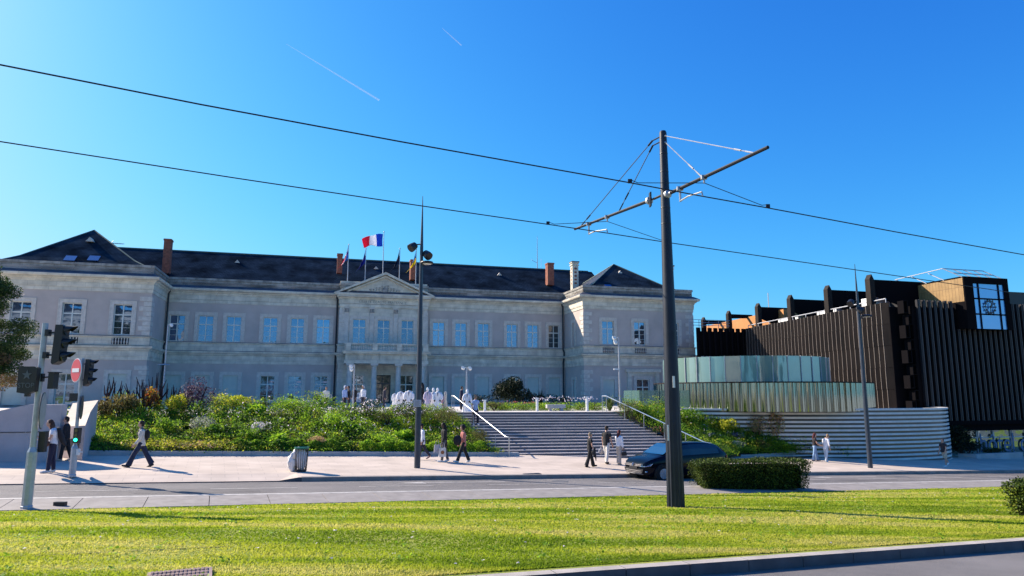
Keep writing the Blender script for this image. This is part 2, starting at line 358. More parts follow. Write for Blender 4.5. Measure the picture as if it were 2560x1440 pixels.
# painted markings on the far road: worn arrow, lane dashes, zebra stripes at the left
mk = MB()
def mark(u0,u1,v0,v1,dv=0.0):
    mk.quad(uv(u0,v0,0.006),uv(u1,v0+dv,0.006),uv(u1,v1+dv,0.006),uv(u0,v1,0.006))
for k in range(-6,22):
    mark(k*4.6, k*4.6+2.6, 23.95, 24.05)
for k in range(8):
    mark(-11.6+0.0, -6.6, 22.6+k*0.52, 22.6+k*0.52+0.26)
for (ua,ub_) in ((7.2,10.4),(27.0,30.2)): mark(ua,ub_,25.1,25.25); mk.tri(uv(ua-1.0,25.18,0.006),uv(ua,24.85,0.006),uv(ua,25.5,0.006))
mk.build('road_markings', M['paint'])['kind'] = 'structure'
# terrace in front of the town hall
TZ = -1.1
TL, TR, BL, BR = Vector((-3.7,43.3,TZ)), Vector((6.1,44.3,TZ)), Vector((-0.3,36.6,0)), Vector((11.0,38.6,0))
tb = MB()
tpoly = [(-60,22.5),(-34,31.5),(-22.5,35.3),(-3.7,43.3),(6.1,44.3),(9.0,46.6),(13.0,45.6),(21,45.4),(26.3,46.6),(29.2,47.9),(30.7,49.8),(31.0,51.6),(31,110),(-90,110)]
tb.prism(tpoly, 2, -4.5, TZ); tb.build('terrace', mat('terrace_paving',(0.66,0.60,0.52),.85,var=.08,scale=2))['kind'] = 'structure'
# ================================================================== TOWN HALL
BR_ = radians(15.6)
hall = thing('town_hall', 'long grey two-storey town hall with slate roof, stone pediment and columned porch', 'town hall', (0,76.4,0), BR_)
SLw, SRw, T1 = -35.2, 6.15, -6.1
fp = [(-48.6,-6.1),(-35.2,-6.1),(-35.2,0),(-18.7,0),(-18.7,-0.8),(-9.6,-0.8),(-9.6,0),(6.15,0),(6.15,-6.0),(19.1,-6.0),(19.1,8.0)]
def offs(path, d):
    """offset an axis-aligned path to its right-hand (outer) side by d, mitred"""
    outp = []
    for i, p in enumerate(path):
        n = Vector((0,0))
        for (a,b) in ((i-1,i),(i,i+1)):
            if a < 0 or b >= len(path): continue
            dx, dy = path[b][0]-path[a][0], path[b][1]-path[a][1]; L = math.hypot(dx,dy)
            nn = Vector((dy/L,-dx/L))
            if abs(n.dot(nn)) < 0.5: n += nn
        outp.append((p[0]+n.x*d, p[1]+n.y*d))
    return outp
def sweep(b, path, prof_):
    rows = [[(x,y,z) for (x,y) in offs(path,d)] for (d,z) in prof_]
    n = len(path)
    for r in range(len(rows)-1):
        for i in range(n-1): b.quad(rows[r][i],rows[r][i+1],rows[r+1][i+1],rows[r+1][i])
def wall(b, s0, s1, z0, z1, t, holes=(), axis=0, depth=0.24):
    """wall on plane t (axis 0: runs along s; axis 1: plane s=t, runs along t) with window holes and their reveals"""
    xs = sorted({s0,s1}|{h[0] for h in holes}|{h[1] for h in holes}); zs = sorted({z0,z1}|{h[2] for h in holes}|{h[3] for h in holes})
    P = (lambda a,z,d=0: (a,t+d,z)) if axis == 0 else (lambda a,z,d=0: (t+d,a,z))
    for i in range(len(xs)-1):
        for j in range(len(zs)-1):
            cx, cz = (xs[i]+xs[i+1])/2, (zs[j]+zs[j+1])/2
            if any(h[0] < cx < h[1] and h[2] < cz < h[3] for h in holes): continue
            b.quad(P(xs[i],zs[j]),P(xs[i+1],zs[j]),P(xs[i+1],zs[j+1]),P(xs[i],zs[j+1]))
    for (a,c,e,f) in holes:
        D = depth
        b.quad(P(a,e),P(a,e,D),P(a,f,D),P(a,f)); b.quad(P(c,e),P(c,f),P(c,f,D),P(c,e,D))
        b.quad(P(a,e),P(c,e),P(c,e,D),P(a,e,D)); b.quad(P(a,f),P(a,f,D),P(c,f,D),P(c,f))
upL = [(-34.8,-33.4),(-32.2,-30.8),(-29.6,-28.2),(-26.15,-24.75),(-23.5,-22.15),(-20.95,-19.6)]
upR = [(-8.88,-7.56),(-6.43,-5.13),(-3.92,-2.6),(-0.63,0.63),(1.78,3.08),(4.27,5.55)]
UZ = (5.12,7.7); GZ = (-0.75,1.83)
win = []      # (s0,s1,z0,z1,t,kind,axis)
def row(lst, t, kinds, z): return [(a,c,z[0],z[1],t,k,0) for (a,c),k in zip(lst,kinds)]
win += row(upL,0,['w']*6,UZ)+row(upR,0,['w']*5+['k'],UZ)
win += row(upL,0,['b','b','b','w','w','w'],GZ)+row(upR,0,['b','b','b','b','b','b'],GZ)
lw = [(-46.0,-44.5),(-42.15,-40.65),(-38.15,-36.7)]; rp = [(8.25,9.6),(11.95,13.3),(16.0,17.3)]
win += row(lw,-6.1,['w']*3,(5.15,7.85))+row(lw,-6.1,['b','w','b'],(-0.9,1.75))
win += row(rp,-6.0,['w']*3,(5.2,7.72))
win += [(8.25,9.55,-0.6,1.5,-6.0,'b',0),(16.0,17.3,-0.6,1.5,-6.0,'b',0),(12.1,13.6,-0.9,1.55,-6.0,'w',0)]
cw = [(-17.35,-16.0),(-14.83,-13.53),(-12.35,-11.05)]
win += row(cw,-0.8,['w']*3,(5.1,7.7))+row([(-17.5,-16.0),(-15.0,-13.3),(-12.5,-10.95)],-0.8,['w','d','w'],(-0.95,1.95))
win += [(-3.4,-2.7,5.15,7.7,6.15,'k',1),(-3.4,-2.7,-0.9,1.5,6.15,'b',1)]
def holes(t, ax, s0, s1): return [(a,c,e,f) for (a,c,e,f,tt,k,x) in win if tt == t and x == ax and s0 <= a <= s1]
wb = MB()
wall(wb,-48.6,-35.2,TZ-1,11,-6.1,holes(-6.1,0,-50,-35)); wall(wb,-35.2,-18.7,TZ-1,11,0.0,holes(0,0,-35.2,-18.7))
wall(wb,-9.6,6.15,TZ-1,11,0.0,holes(0,0,-9.6,6.15)); wall(wb,6.15,19.1,TZ-1,11,-6.0,holes(-6.0,0,6.15,19.1))
wall(wb,-6.0,0,TZ-1,11,6.15,holes(6.15,1,-6,0),1); wall(wb,-6.1,0,TZ-1,11,-35.2,[],1)
wb.quad((19.1,-6,TZ-1),(19.1,14,TZ-1),(19.1,14,11),(19.1,-6,11)); wb.quad((-48.6,-6.1,TZ-1),(-48.6,-6.1,11),(-48.6,14,11),(-48.6,14,TZ-1))
wb.quad((-48.6,14,TZ-1),(-48.6,14,11),(19.1,14,11),(19.1,14,TZ-1))
wb.build('wall', M['plaster'], hall)
cb = MB(); wall(cb,-18.7,-9.6,TZ-1,11,-0.8,holes(-0.8,0,-19,-9))
for s_ in (-18.7,-9.6): cb.quad((s_,-0.8,TZ-1),(s_,0,TZ-1),(s_,0,11),(s_,-0.8,11))
cb.build('central_block', M['stone'], hall)
# mouldings that run right along the building
e = MB(); sweep(e, fp, [(0,8.93),(.06,8.93),(.06,9.22),(.10,9.24),(.10,9.3),(.12,9.32),(.12,9.74),(.18,9.78),(.2,9.9),(.34,9.98),(.36,10.08),(.58,10.12),(.62,10.2),(.64,10.34),(.6,10.36)]); e.build('cornice', M['stone'], hall)
e = MB(); sweep(e, fp, [(.6,10.36),(.12,10.66),(.0,10.66)]); e.build('cornice_flashing', M['lead'], hall)
e = MB(); sweep(e, fp, [(.0,10.66),(.0,11.2),(.07,11.22),(.07,11.44),(-.35,11.44),(-.35,10.6)]); e.build('parapet', M['stone_old'], hall)
e = MB(); sweep(e, fp, [(0,2.95),(.05,2.95),(.05,3.24),(.09,3.26),(.09,3.72),(.16,3.78),(.2,3.92),(.36,3.98),(.40,4.06),(.42,4.16)]); e.build('string_course', M['stone'], hall)
e = MB(); sweep(e, fp, [(.42,4.16),(.12,4.22)]); e.build('ledge', M['lead'], hall)
e = MB(); sweep(e, fp, [(.10,4.2),(.10,4.92),(.2,4.95),(.22,5.03)]); e.build('sill_band', M['stone'], hall)
e = MB(); sweep(e, fp, [(.22,5.03),(.0,5.09)]); e.build('sill_ledge', M['lead'], hall)
e = MB(); sweep(e, fp, [(.12,TZ-.5),(.12,-0.95),(.0,-0.9)]); e.build('plinth', M['stone_old'], hall)
# quoins
def quoins(parent, s, t, ds, dt, big, small, pr=0.05, z0=-1.0, gap=(2.9,5.12), z1=8.88, hgt=0.44):
    q = MB(); z = z0; k = 0
    if z0 < gap[0]:
        quoins(parent,s,t,ds,dt,big,small,pr,gap[1],(-9,-8),z1,hgt); z1 = gap[0]
    while z+hgt-0.06 < z1:
        if True:
            L = big if k % 2 else small
            a = (s-pr if ds > 0 else s-L) ; b = (s+L if ds > 0 else s+pr)
            q.box(a, b, t-pr, t+0.05, z, z+hgt-0.05)
            if dt:
                L2 = small if k % 2 else big
                if ds > 0: q.box(s-pr-.004, s+0.05, t-pr-.004, t+L2, z+.003, z+hgt-0.053)
                else: q.box(s-0.05, s+pr+.004, t-pr-.004, t+L2, z+.003, z+hgt-0.053)
            k += 1
            z += hgt
        else: z = gap[1]
    q.build('quoins', M['trim'], parent)
quoins(hall,-35.2,-6.1,-1,1,.95,.6); quoins(hall,6.15,-6.0,1,1,.95,.6); quoins(hall,19.1,-6.0,-1,0,.95,.6)
quoins(hall,-18.7,-0.8,1,0,.55,.50,z0=-1,gap=(2.9,5.12)); quoins(hall,-9.6,-0.8,-1,0,.55,.50)
# windows
WM = {}
def wmesh(w_, h_, kind, trans=True):
    key = (round(w_,2), round(h_,2), kind)
    if key in WM: return WM[key]
    fr = MB(); f = 0.07
    fr.box(0,w_,.13,.20,0,f); fr.box(0,w_,.13,.20,h_-f,h_); fr.box(0,f,.13,.20,f,h_-f); fr.box(w_-f,w_,.13,.20,f,h_-f)
    zt = h_*0.66 if kind != 'd' else h_*0.7
    fr.box(f,w_-f,.12,.20,zt-.055,zt+.055); fr.box(w_/2-.055,w_/2+.055,.125,.20,f,zt-.055); fr.box(w_/2-.04,w_/2+.04,.135,.20,zt+.055,h_-f)
    for zz in ((zt)*.36,(zt)*.68):
        if kind in ('w','k','d'): fr.box(f,w_/2-.055,.15,.19,zz-.015,zz+.015); fr.box(w_/2+.055,w_-f,.15,.19,zz-.015,zz+.015)
    pn = MB(); pn.quad((f*.5,.185,f*.5),(w_-f*.5,.185,f*.5),(w_-f*.5,.185,h_-f*.5),(f*.5,.185,h_-f*.5))
    pn.add([(0,.26,0),(w_,.26,0),(w_,.26,h_),(0,.26,h_)],[(0,1,2,3)])
    su = MB(); a = .28
    if kind != 'd':
        su.box(-a,0,-.05,.0,-.02,h_+a); su.box(w_,w_+a,-.05,.0,-.02,h_+a); su.box(0,w_,-.05,.0,h_,h_+a)
        su.box(-a-.06,-a+.01,-.075,.0,0,h_+a+.06); su.box(w_+a-.01,w_+a+.06,-.075,.0,0,h_+a+.06); su.box(-a+.01,w_+a-.01,-.075,.0,h_+a-.01,h_+a+.06)
    bl = MB(); bl.box(0,w_,.10,.16,0,h_)
    for q in range(1,int(h_/.14)): bl.box(0,w_,.094,.10,q*.14-.008,q*.14+.008)
    pm = M['glass'] if kind == 'w' else M['glass_dark']
    r = {'frame': fr.mesh('window_frame', M['winframe'] if kind != 'd' else M['doorwood']), 'pane': pn.mesh('pane', pm), 'surround': su.mesh('surround', M['trim']), 'blind': bl.mesh('blind', M['blind'])}
    WM[key] = r; return r
for (a,c,e_,f_,t,k,ax) in win:
    ms = wmesh(c-a, f_-e_, k)
    nm = 'door' if k == 'd' else 'window'
    if k == 'b': o = bpy.data.objects.new('window', ms['blind']); o['label'] = 'window with its pale blind down'
    else: o = bpy.data.objects.new(nm, ms['frame'])
    put(o, hall)
    if ax == 0: o.location = (a,t,e_)
    else: o.location = (t,c,e_); o.rotation_euler = (0,0,-pi/2)
    if k == 'k': o['label'] = 'window with dark panes'
    if k != 'b': put(bpy.data.objects.new('pane', ms['pane']), o)
    if k != 'd': put(bpy.data.objects.new('surround', ms['surround']), o)
# balusters under the pavilion windows
def balusters(parent, s0, s1, t, z0, z1, n, name='balustrade'):
    b = MB(); b.mi = 1; b.box(s0,s1,t-.012,t+.02,z0,z1); b.mi = 0  # dark sheet painted as the shaded hollow behind the balusters
    for i in range(n):
        x = s0+(s1-s0)*(i+.5)/n
        b.lathe([(.05,z0),(.05,z0+.06),(.03,z0+.1),(.075,z0+(z1-z0)*.35),(.03,z1-.16),(.05,z1-.08),(.05,z1)], (x,t-.06,0), 8)
    return b.build(name, [M['trim'], M['recess_shade']], parent, smooth=False)
for (a,c) in lw: balusters(hall,a+.05,c-.05,-6.2,4.3,4.86,6)
for (a,c) in rp: balusters(hall,a,c,-6.1,4.3,4.86,6)
# ground-floor doorcase on the right pavilion
d = MB(); d.box(11.0,11.45,-6.18,-6.0,TZ,2.3); d.box(14.25,14.7,-6.18,-6.0,TZ,2.3); d.box(10.8,14.9,-6.28,-6.0,2.3,2.62); d.box(11.45,14.25,-6.1,-6.0,1.9,2.3); d.build('doorcase', M['stone'], hall)
# pediment block with inscription, pilasters, relief
p = MB(); p.box(-18.72,-9.58,-0.9,-0.5,8.95,9.98); p.box(-18.95,-9.35,-1.35,-0.5,9.98,10.16)
p.prism([(-19.1,10.16),(-9.2,10.16),(-14.15,12.5)],1,-0.95,0.6)
def rake(x0,z0,x1,z1,w_,y0,y1):
    dx,dz=x1-x0,z1-z0; L=math.hypot(dx,dz); nx,nz=-dz/L*w_,dx/L*w_
    if nz<0: nx,nz=-nx,-nz
    p.prism([(x0,z0),(x1,z1),(x1+nx*0,z1+w_*L/abs(dx)),(x0,z0+w_*.75)],1,y0,y1)
rake(-19.35,10.16,-14.15,12.42,.24,-1.4,.62); rake(-8.95,10.16,-14.15,12.42,.24,-1.4,.62)
rake(-18.3,10.30,-14.15,12.16,.14,-1.2,-.9); rake(-10.0,10.30,-14.15,12.16,.14,-1.2,-.9)
p.box(-18.7,-9.6,-.3,.4,10.9,11.72)
ped = p.build('pediment', M['stone'], hall)
rl = MB(); random.seed(3)
for k in range(-9,10):
    x = -14.15+k*.3; hmax = 1.25*(1-abs(k)/11.0)
    for j in range(max(1,int(hmax/.22))):
        z = 10.32+j*.22+random.uniform(-.03,.03)
        rl.tube([(x+.09*cos(a)*(1-a/8),-1.0,z+.09*sin(a)*(1-a/8)) for a in [i*.9 for i in range(7)]],.028,5)
        rl.ball((x+random.uniform(-.1,.1),-.97,z+random.uniform(-.08,.08)),.045,6,4)
rl.ball((-14.15,-1.0,10.75),(.3,.1,.36),10,8)
rl.build('relief', M['stone_old'], ped)
M['inscr'] = mat('inscription_dark', (0.16,0.15,0.13), 0.9)
text('inscription', 'LIBERTE  EGALITE  FRATERNITE', 0.36, M['inscr'], ped, (-14.3,-0.915,9.5), (pi/2,0,0), 0.006, 0.98)
for s_ in (-17.98,-15.42,-12.95,-10.35):
    q = MB(); q.box(s_-.22,s_+.22,-.90,-.8,5.12,8.35); q.box(s_-.28,s_+.28,-.95,-.8,5.12,5.3)
    q.box(s_-.30,s_+.30,-.98,-.8,8.82,8.93); q.prism([(s_-.22,8.35),(s_+.22,8.35),(s_+.30,8.82),(s_-.30,8.82)],1,-.95,-.8)
    o = q.build('pilaster', M['trim'], hall)
    cpt = MB()
    for i in range(3):
        for j in range(3): cpt.ball((s_-.17+.17*i, -.97, 8.44+.14*j),(.07,.05,.075),6,4)
    cpt.build('capital', M['stone_old'], o)
# porch
po = MB(); po.box(-18.15,-9.85,-3.75,-.8,3.0,3.32); po.box(-18.05,-9.95,-3.65,-.8,3.32,3.95); po.box(-18.3,-9.7,-3.95,-.8,3.95,4.12); po.box(-18.4,-9.6,-4.05,-.8,4.12,4.24)
for i in range(11):
    x = -17.75+i*.72
    for k in range(3): po.box(x+k*.09,x+.05+k*.09,-3.69,-3.65,3.36,3.93)
    po.box(x-.02,x+.26,-3.72,-3.65,3.28,3.32)
po.box(-18.4,-9.6,-4.2,-.8,TZ-.1,TZ+.14); po.box(-18.6,-9.4,-4.55,-.8,TZ-.2,TZ+.0)
porch = po.build('porch', M['stone'], hall)
for s_ in (-17.6,-15.22,-12.83,-10.4):
    c = MB(); c.lathe([(.36,TZ+.14),(.36,TZ+.26),(.30,TZ+.3),(.285,TZ+1.2),(.24,2.45),(.24,2.5),(.27,2.53),(.24,2.57),(.24,2.66),(.34,2.8)],(s_,-3.35,0),20); c.box(s_-.37,s_+.37,-3.72,-2.98,2.8,3.0)
    autosmooth(c.build('column', M['trim'], porch))
for (a,c_) in ((-17.5,-15.45),(-15.0,-13.05),(-12.6,-10.65)):
    bb = MB(); n = 12
    for i in range(n):
        x = a+(c_-a)*(i+.5)/n; bb.lathe([(.05,4.3),(.03,4.38),(.065,4.52),(.03,4.75),(.05,4.86)],(x,-3.8,0),6)
    bb.build('balusters', M['trim'], porch)
bb = MB(); bb.box(-18.15,-9.85,-3.93,-3.67,4.86,5.0); bb.box(-18.15,-9.85,-3.92,-3.68,4.24,4.3)
for x in (-17.82,-15.23,-12.82,-10.2): bb.box(x-.25,x+.25,-3.95,-3.65,4.3,4.86)
for t0 in (-3.67,): 
    for x in (-18.05,-9.95): bb.box(x-.1,x+.1,t0,-.8,4.3,5.0)
bb.build('balcony_rail', M['stone'], porch)
# roofs
rf = MB(); H = 15.42
rf.quad((-43,.3,10.95),(12.5,.3,10.95),(12.5,7,H),(-43,7,H)); rf.quad((-43,7,H),(12.5,7,H),(12.5,13.8,10.95),(-43,13.8,10.95))
roof = rf.build('roof', M['slate'], hall)
rg = MB(); rg.tube([(-42,7,H+.02),(12,7,H+.02)],.09,6); rg.build('ridge', mat('ridge_zinc',(0.10,0.15,0.12),.6), roof)
def pyramid(s0,s1,t0,t1,z0,apex,name):
    r = MB(); a = Vector(apex)
    c = [Vector((s0,t0,z0)),Vector((s1,t0,z0)),Vector((s1,t1,z0)),Vector((s0,t1,z0))]
    for i in range(4):
        r.mi = 0 if i in (0,2) else 1
        # a slight sprocket at the eaves, as on the real slopes
        m0 = c[i].lerp(a,.28)-Vector((0,0,.28)); m1 = c[(i+1)%4].lerp(a,.28)-Vector((0,0,.28))
        r.quad(c[i],c[(i+1)%4],m1,m0); r.tri(m0,m1,a)
    o = r.build(name,[M['slate'],M['slate_side']],hall)
    h = MB()
    for i in range(4): h.tube([c[i], c[i].lerp(a,.28)-Vector((0,0,.27)), a+Vector((0,0,.02))],.06,5)
    h.build('ridge', MATS['ridge_zinc'], o); return o
pl = pyramid(-48.3,-35.4,-5.8,8.0,11.1,(-42.5,1.5,16.0),'roof'); pr_ = pyramid(6.4,18.85,-5.75,7.5,11.1,(12.9,1.0,15.3),'roof')
def chimney(parent, s, t, z0, z1, ws, wt, m, stone=False):
    c = MB(); c.box(s-ws/2,s+ws/2,t-wt/2,t+wt/2,z0,z1)
    if stone:
        for k in range(5): c.mi=1; c.box(s-ws*.2,s+ws*.2,t-wt/2-.01,t+wt/2+.01,z1-.75-k*.42,z1-.55-k*.42); c.box(s-ws/2-.01,s-ws/2+.01,t-.1,t+.1,z1-.75-k*.42,z1-.55-k*.42)
        c.mi=0; c.box(s-ws/2-.08,s+ws/2+.08,t-wt/2-.08,t+wt/2+.08,z1-.28,z1-.2); c.box(s-ws/2-.08,s+ws/2+.08,t-wt/2-.08,t+wt/2+.08,z1-.02,z1+.1)
        c.mi=2; c.box(s-ws/2-.1,s+ws/2+.1,t-wt/2-.1,t+wt/2+.1,z1+.1,z1+.2)
    else: c.box(s-ws/2-.05,s+ws/2+.05,t-wt/2-.05,t+wt/2+.05,z1-.18,z1-.02)
    return c.build('chimney', [m, M['brick'], M['lead']], parent)
def fsp(px,py,t):
    n = Vector((-sin(BR_),cos(BR_),0)); d_ = Vector((cos(BR_),sin(BR_),0)); O = Vector((0,76.4,0))
    r = ray(px,py); k = (t+O.dot(n))/r.dot(n); p_ = r*k-O; return p_.dot(d_), p_.z
for (px0,px1,py0,py1,t) in ((409,430,596,668,1.2),(843,858,633,668,2.0),(1026,1040,648,685,2.0),(1368,1386,656,699,2.4)):
    s0,z1 = fsp(px0,py0,t); s1,_ = fsp(px1,py0,t); _,z0 = fsp(px0,py1,t)
    chimney(roof,(s0+s1)/2,t+.45,z0-.6,z1,(s1-s0)*.86,.9,M['brick'])
for (px0,px1,py0,py1,t,pt) in ((1428,1448,657,725,-1.5,pr_),(1668,1685,667,722,-3.6,pr_)):
    s0,z1 = fsp(px0,py0,t); s1,_ = fsp(px1,py0,t)
    chimney(pt,(s0+s1)/2,t+.3,10.8,z1,(s1-s0)*.75,.7,M['stone'],True)
# small roof vents and skylights
def vent(px,py,t,par,sz=.55):
    s_,z_ = fsp(px,py,t); v = MB(); v.prism([(-sz*.5,0),(sz*.5,0),(0,sz*.62)],1,-.1,1.6); v.build('roof_vent', M['trim'], par, loc=(s_,t-.1,z_-.25))
vent(594,652,5.1,roof); vent(940,668,5.0,roof); vent(1248,684,4.9,roof); vent(226,598,-1.0,pl,.7); vent(1549,679,-.9,pr_,.55)
for (px,py) in ((177,646),(236,646)):
    s_,z_ = fsp(px,py,-4.2); k = MB(); k.obox((0,0,0),(.45,0,0),(0,.35,.28),(0,-.05,.06)); k.build('skylight', M['glass'], pl, loc=(s_,-4.3,z_-.05))
s_,z_ = fsp(1520,716,-4.4); k = MB(); k.obox((0,0,0),(.4,0,0),(0,.3,.26),(0,-.04,.05)); k.build('skylight', M['glass'], pr_, loc=(s_,-4.5,z_-.08))
# drainpipes
def pipe(s,t,extra=()):
    q = MB(); q.tube([(s,t,10.1),(s,t,4.9),(s,t-.3,4.6),(s,t-.3,4.0),(s,t,3.5),(s,t,TZ)],.085,8); q.lathe([(.1,9.75),(.2,10.0),(.2,10.3)],(s,t,0),8); q.build('drainpipe', M['black'], hall)
pipe(-35.0,-.3); pipe(-18.95,-.25); pipe(5.9,-.3)
# aerials on the roofs
q = MB(); s_,z_ = fsp(275,608,3); q.tube([(s_,3,z_-1.2),(s_,3,z_+.2)],.035,6); q.tube([(s_-.1,3,z_),(s_+1.3,3,z_)],.03,5)
for i in range(7): q.tube([(s_+.1+i*.16,2.7,z_),(s_+.1+i*.16,3.3,z_)],.02,4)
q.tube([(s_-.1,3,z_-.25),(s_+.3,3,z_+.3)],.03,4); q.build('aerial', M['galv'], hall)
s_,z_ = fsp(1343,590,7); q = MB(); q.tube([(s_,7,15),(s_,7,z_)],[.06,.02],6); q.tube([(s_,7,16.2),(s_-.7,7,16.5),(s_-.7,7,16.7)],.03,5); q.tube([(s_+.5,7,15),(s_+.5,7,16.8)],.02,5); q.build('aerial', M['galv'], hall)
# flagpoles and flags (each a thing resting on the building)
FB = hall.matrix_basis
hallM = Matrix.Translation((0,76.4,0)) @ Matrix.Rotation(BR_,4,'Z')
def flag(px, ytop, ybase, cols, label, kind, W=1.5, Hh=1.0):
    t = -.15; s_,z1 = fsp(px,ytop,t); _,z0 = fsp(px,ybase,t); z0 = min(z0, 11.8)
    root = thing('flagpole', label, 'flag', hallM @ Vector((s_,t,z0-.4)), BR_, 'flags on the central block')
    q = MB(); L = z1-z0+.4; q.tube([(0,0,0),(0,0,L)],[.05,.035],8); q.ball((0,0,L+.03),.07,8,6); q.build('pole', M['galv'], root)
    fl = MB(); n = 24; m_ = 12; ms = cols; nb = len(ms)
    for i in range(n+1):
        for j in range(m_+1):
            a = i/n; b = j/m_
            if kind == 'fly':
                x = -.10-a*W*(1-.06*b)-.05*sin(b*3+a*8); y = .26*sin(a*8.5+b*1.2)*(.15+a); z = L-.25-b*Hh*(1-.32*a)-.62*a*a+.07*sin(a*9+b*2)
            else:   # hanging limp: folds gathered at the pole, drawn down and a little aside
                x = -.05-a*.95*(b*.95+.06)-.05*sin(b*7); y = .14*sin(a*11+b*2)*(.3+b); z = L-.1-b*1.5-a*1.0
            fl.v.append((x,y,z))
    for i in range(n):
        for j in range(m_):
            fl.f.append((i*(m_+1)+j,(i+1)*(m_+1)+j,(i+1)*(m_+1)+j+1,i*(m_+1)+j+1))
            fl.m.append(min(nb-1,int(i/n*nb)) if len(ms) != 2 else int(j/m_*2))
    o = fl.build('flag_cloth', ms, root, smooth=True); sm = o.modifiers.new('t','SOLIDIFY'); sm.thickness = .01
    return root
def cloth(n,c):
    m, t, b = _new(n); b.inputs['Base Color'].default_value = lin(c); b.inputs['Roughness'].default_value = .8
    tr = t.nodes.new('ShaderNodeBsdfTranslucent'); tr.inputs[0].default_value = lin(c); ms = t.nodes.new('ShaderNodeMixShader'); ms.inputs[0].default_value = .5
    t.links.new(b.outputs[0],ms.inputs[1]); t.links.new(tr.outputs[0],ms.inputs[2]); t.links.new(ms.outputs[0],t.nodes['Material Output'].inputs[0]); return m
fB,fW,fR,fN,fY,fD,fL = cloth('flag_blue',(.02,.13,.62)),cloth('flag_white',(.85,.85,.9)),cloth('flag_red',(.85,.03,.09)),cloth('flag_navy',(.015,.03,.30)),cloth('flag_yellow',(.9,.75,.03)),cloth('flag_dark',(.01,.03,.09)),cloth('flag_lightblue',(.03,.2,.6))
flag(872,612,700,[fL,fW,fR],'flagpole with a limp blue, white and red flag, leftmost over the pediment','limp')
flag(915,622,703,[fN],'flagpole with a limp plain navy blue flag, just left of the tall central pole','limp')
flag(960,580,694,[fB,fW,fR],'tallest flagpole, its tricolour flag flying out to the left above the pediment','fly',2.15,1.4)
flag(1000,622,708,[fD],'flagpole with a limp very dark blue flag, right of the tall central pole','limp')
flag(1041,624,710,[fL,fY],'flagpole with a limp blue and yellow flag beside the street lamp','limp')

# ================================================================== DARK LOUVRED BUILDING
A0 = Vector((28.75,50.8,0))
ann = thing('office_building', 'dark brown office block clad in vertical steel louvres with a clock box on its roof', 'building', A0, BR_)
ZT, ZB = 6.88, -1.95
def louvres(b, p0, p1, z0, z1, pitch, out_, joints=True, flip=None, edge=False):
    """folded vertical blades from p0 to p1 (local xy); out_ = outward unit vector"""
    p0 = Vector((p0[0],p0[1],0)); p1 = Vector((p1[0],p1[1],0)); L = (p1-p0).length; d = (p1-p0)/L; o = Vector((out_[0],out_[1],0)); n = int(L/pitch); pitch = L/n
    for i in range(n):
        a = p0+d*(i*pitch)
        segs = [z0+(z1-z0)*k/5 for k in range(6)] if joints else [z0,z1]
        for k in range(len(segs)-1):
            za, zb = segs[k], segs[k+1]-(.02 if k < len(segs)-2 else 0)
            off = .02*(k % 2)
            q = [a+o*(.26+off), a+d*.15+o*(.30+off), a+d*(pitch*.82)+o*.05, a+d*(pitch*.82)+o*.0, a+d*.05+o*(.02)]
            if flip: q = [a+d*(pitch*flip[0])+o*(flip[2]-.03), a+d*(pitch*flip[0])+o*flip[2], a+d*(pitch*flip[1])+o*(flip[3]+off), a+d*(pitch*flip[1]+.06)+o*(flip[3]+off), a+d*(pitch*flip[1]+.06)+o*(flip[2]-.03)]
            vs = [Vector((x.x,x.y,za)) for x in q]+[Vector((x.x,x.y,zb)) for x in q]; m_ = len(q)
            b.mi = 0; b.add(vs, [tuple(range(m_))[::-1], tuple(range(m_,2*m_))]+[(j,(j+1)%m_,m_+(j+1)%m_,m_+j) for j in range(m_)])
            if flip or edge:
                e0 = a+d*(pitch*flip[1]+.05)+o*(flip[3]+off+.01) if flip else a+d*.13+o*(.30+off); b.mi = 1
                b.obox((e0.x,e0.y,(za+zb)/2), d*.022, o*.03, (0,0,(zb-za)/2)); b.mi = 0
core = MB(); core.prism([(1.2,.0),(30,.0),(30,40),(6.9,40),(-3.3,22.9),(2.6,22.9),(0.0,.9),(1.2,.9)],2,ZB-.7,ZT-.35); core.prism([(1.2,.9),(3.1,.9),(3.1,3.0),(30,3.0),(30,39),(6.9,39),(-3.2,23),(2.6,23),(0.1,.95)],2,-5.6,ZB-.72); core.build('wall', M['brown_dark'], ann)
M['brown_edge'] = mat('sunlit_blade_edge', (0.16,0.13,0.11), 0.5)  # paler than the panels: sunlight on the blade edges put into the colour
M['front_edge'] = mat('front_blade_edge', (0.075,0.07,0.075), 0.5)  # light caught by the front edges, painted as a paler strip
sl_ = MB(); sv = Vector((2.62,22.0,0)).normalized(); louvres(sl_,(0.05,0.9),(2.62,22.9),-1.3,ZT,.56,(-sv.y,sv.x),True,(.08,.80,.02,.32)); sl_.build('louvre_cladding', [M['brown'], M['brown_edge']], ann)
fl_ = MB(); louvres(fl_,(1.5,0),(5.1,0),ZB,ZT+.1,.5,(0,-1),False,None,True); louvres(fl_,(5.1,0),(9.6,0),ZB,4.85,.5,(0,-1),False,None,True); louvres(fl_,(9.6,0),(28,0),ZB,ZT+.1,.5,(0,-1),False,None,True)
M['brown_front'] = mat('brown_steel_front', (0.022,0.021,0.024), 0.45, spec=0.35)
fl_.build('louvre_cladding', [M['brown_front'], M['front_edge']], ann)['label'] = 'front louvres round the clock box'
bl_ = MB(); louvres(bl_,(-3.5,22.9),(2.6,22.9),TZ,ZT,.62,(0,-1)); bl_.box(-3.5,.8,22.2,22.6,3.0,3.9); bl_.build('louvre_cladding', M['brown_dark'], ann)
sh_ = MB()
for i in range(8): sh_.prism([(-3.4+i*.5,22.15),(-3.4+i*.5+.34,22.15),(-3.4+i*.5+.3,22.05),(-3.4+i*.5+.05,22.05)],2,3.05,3.85)
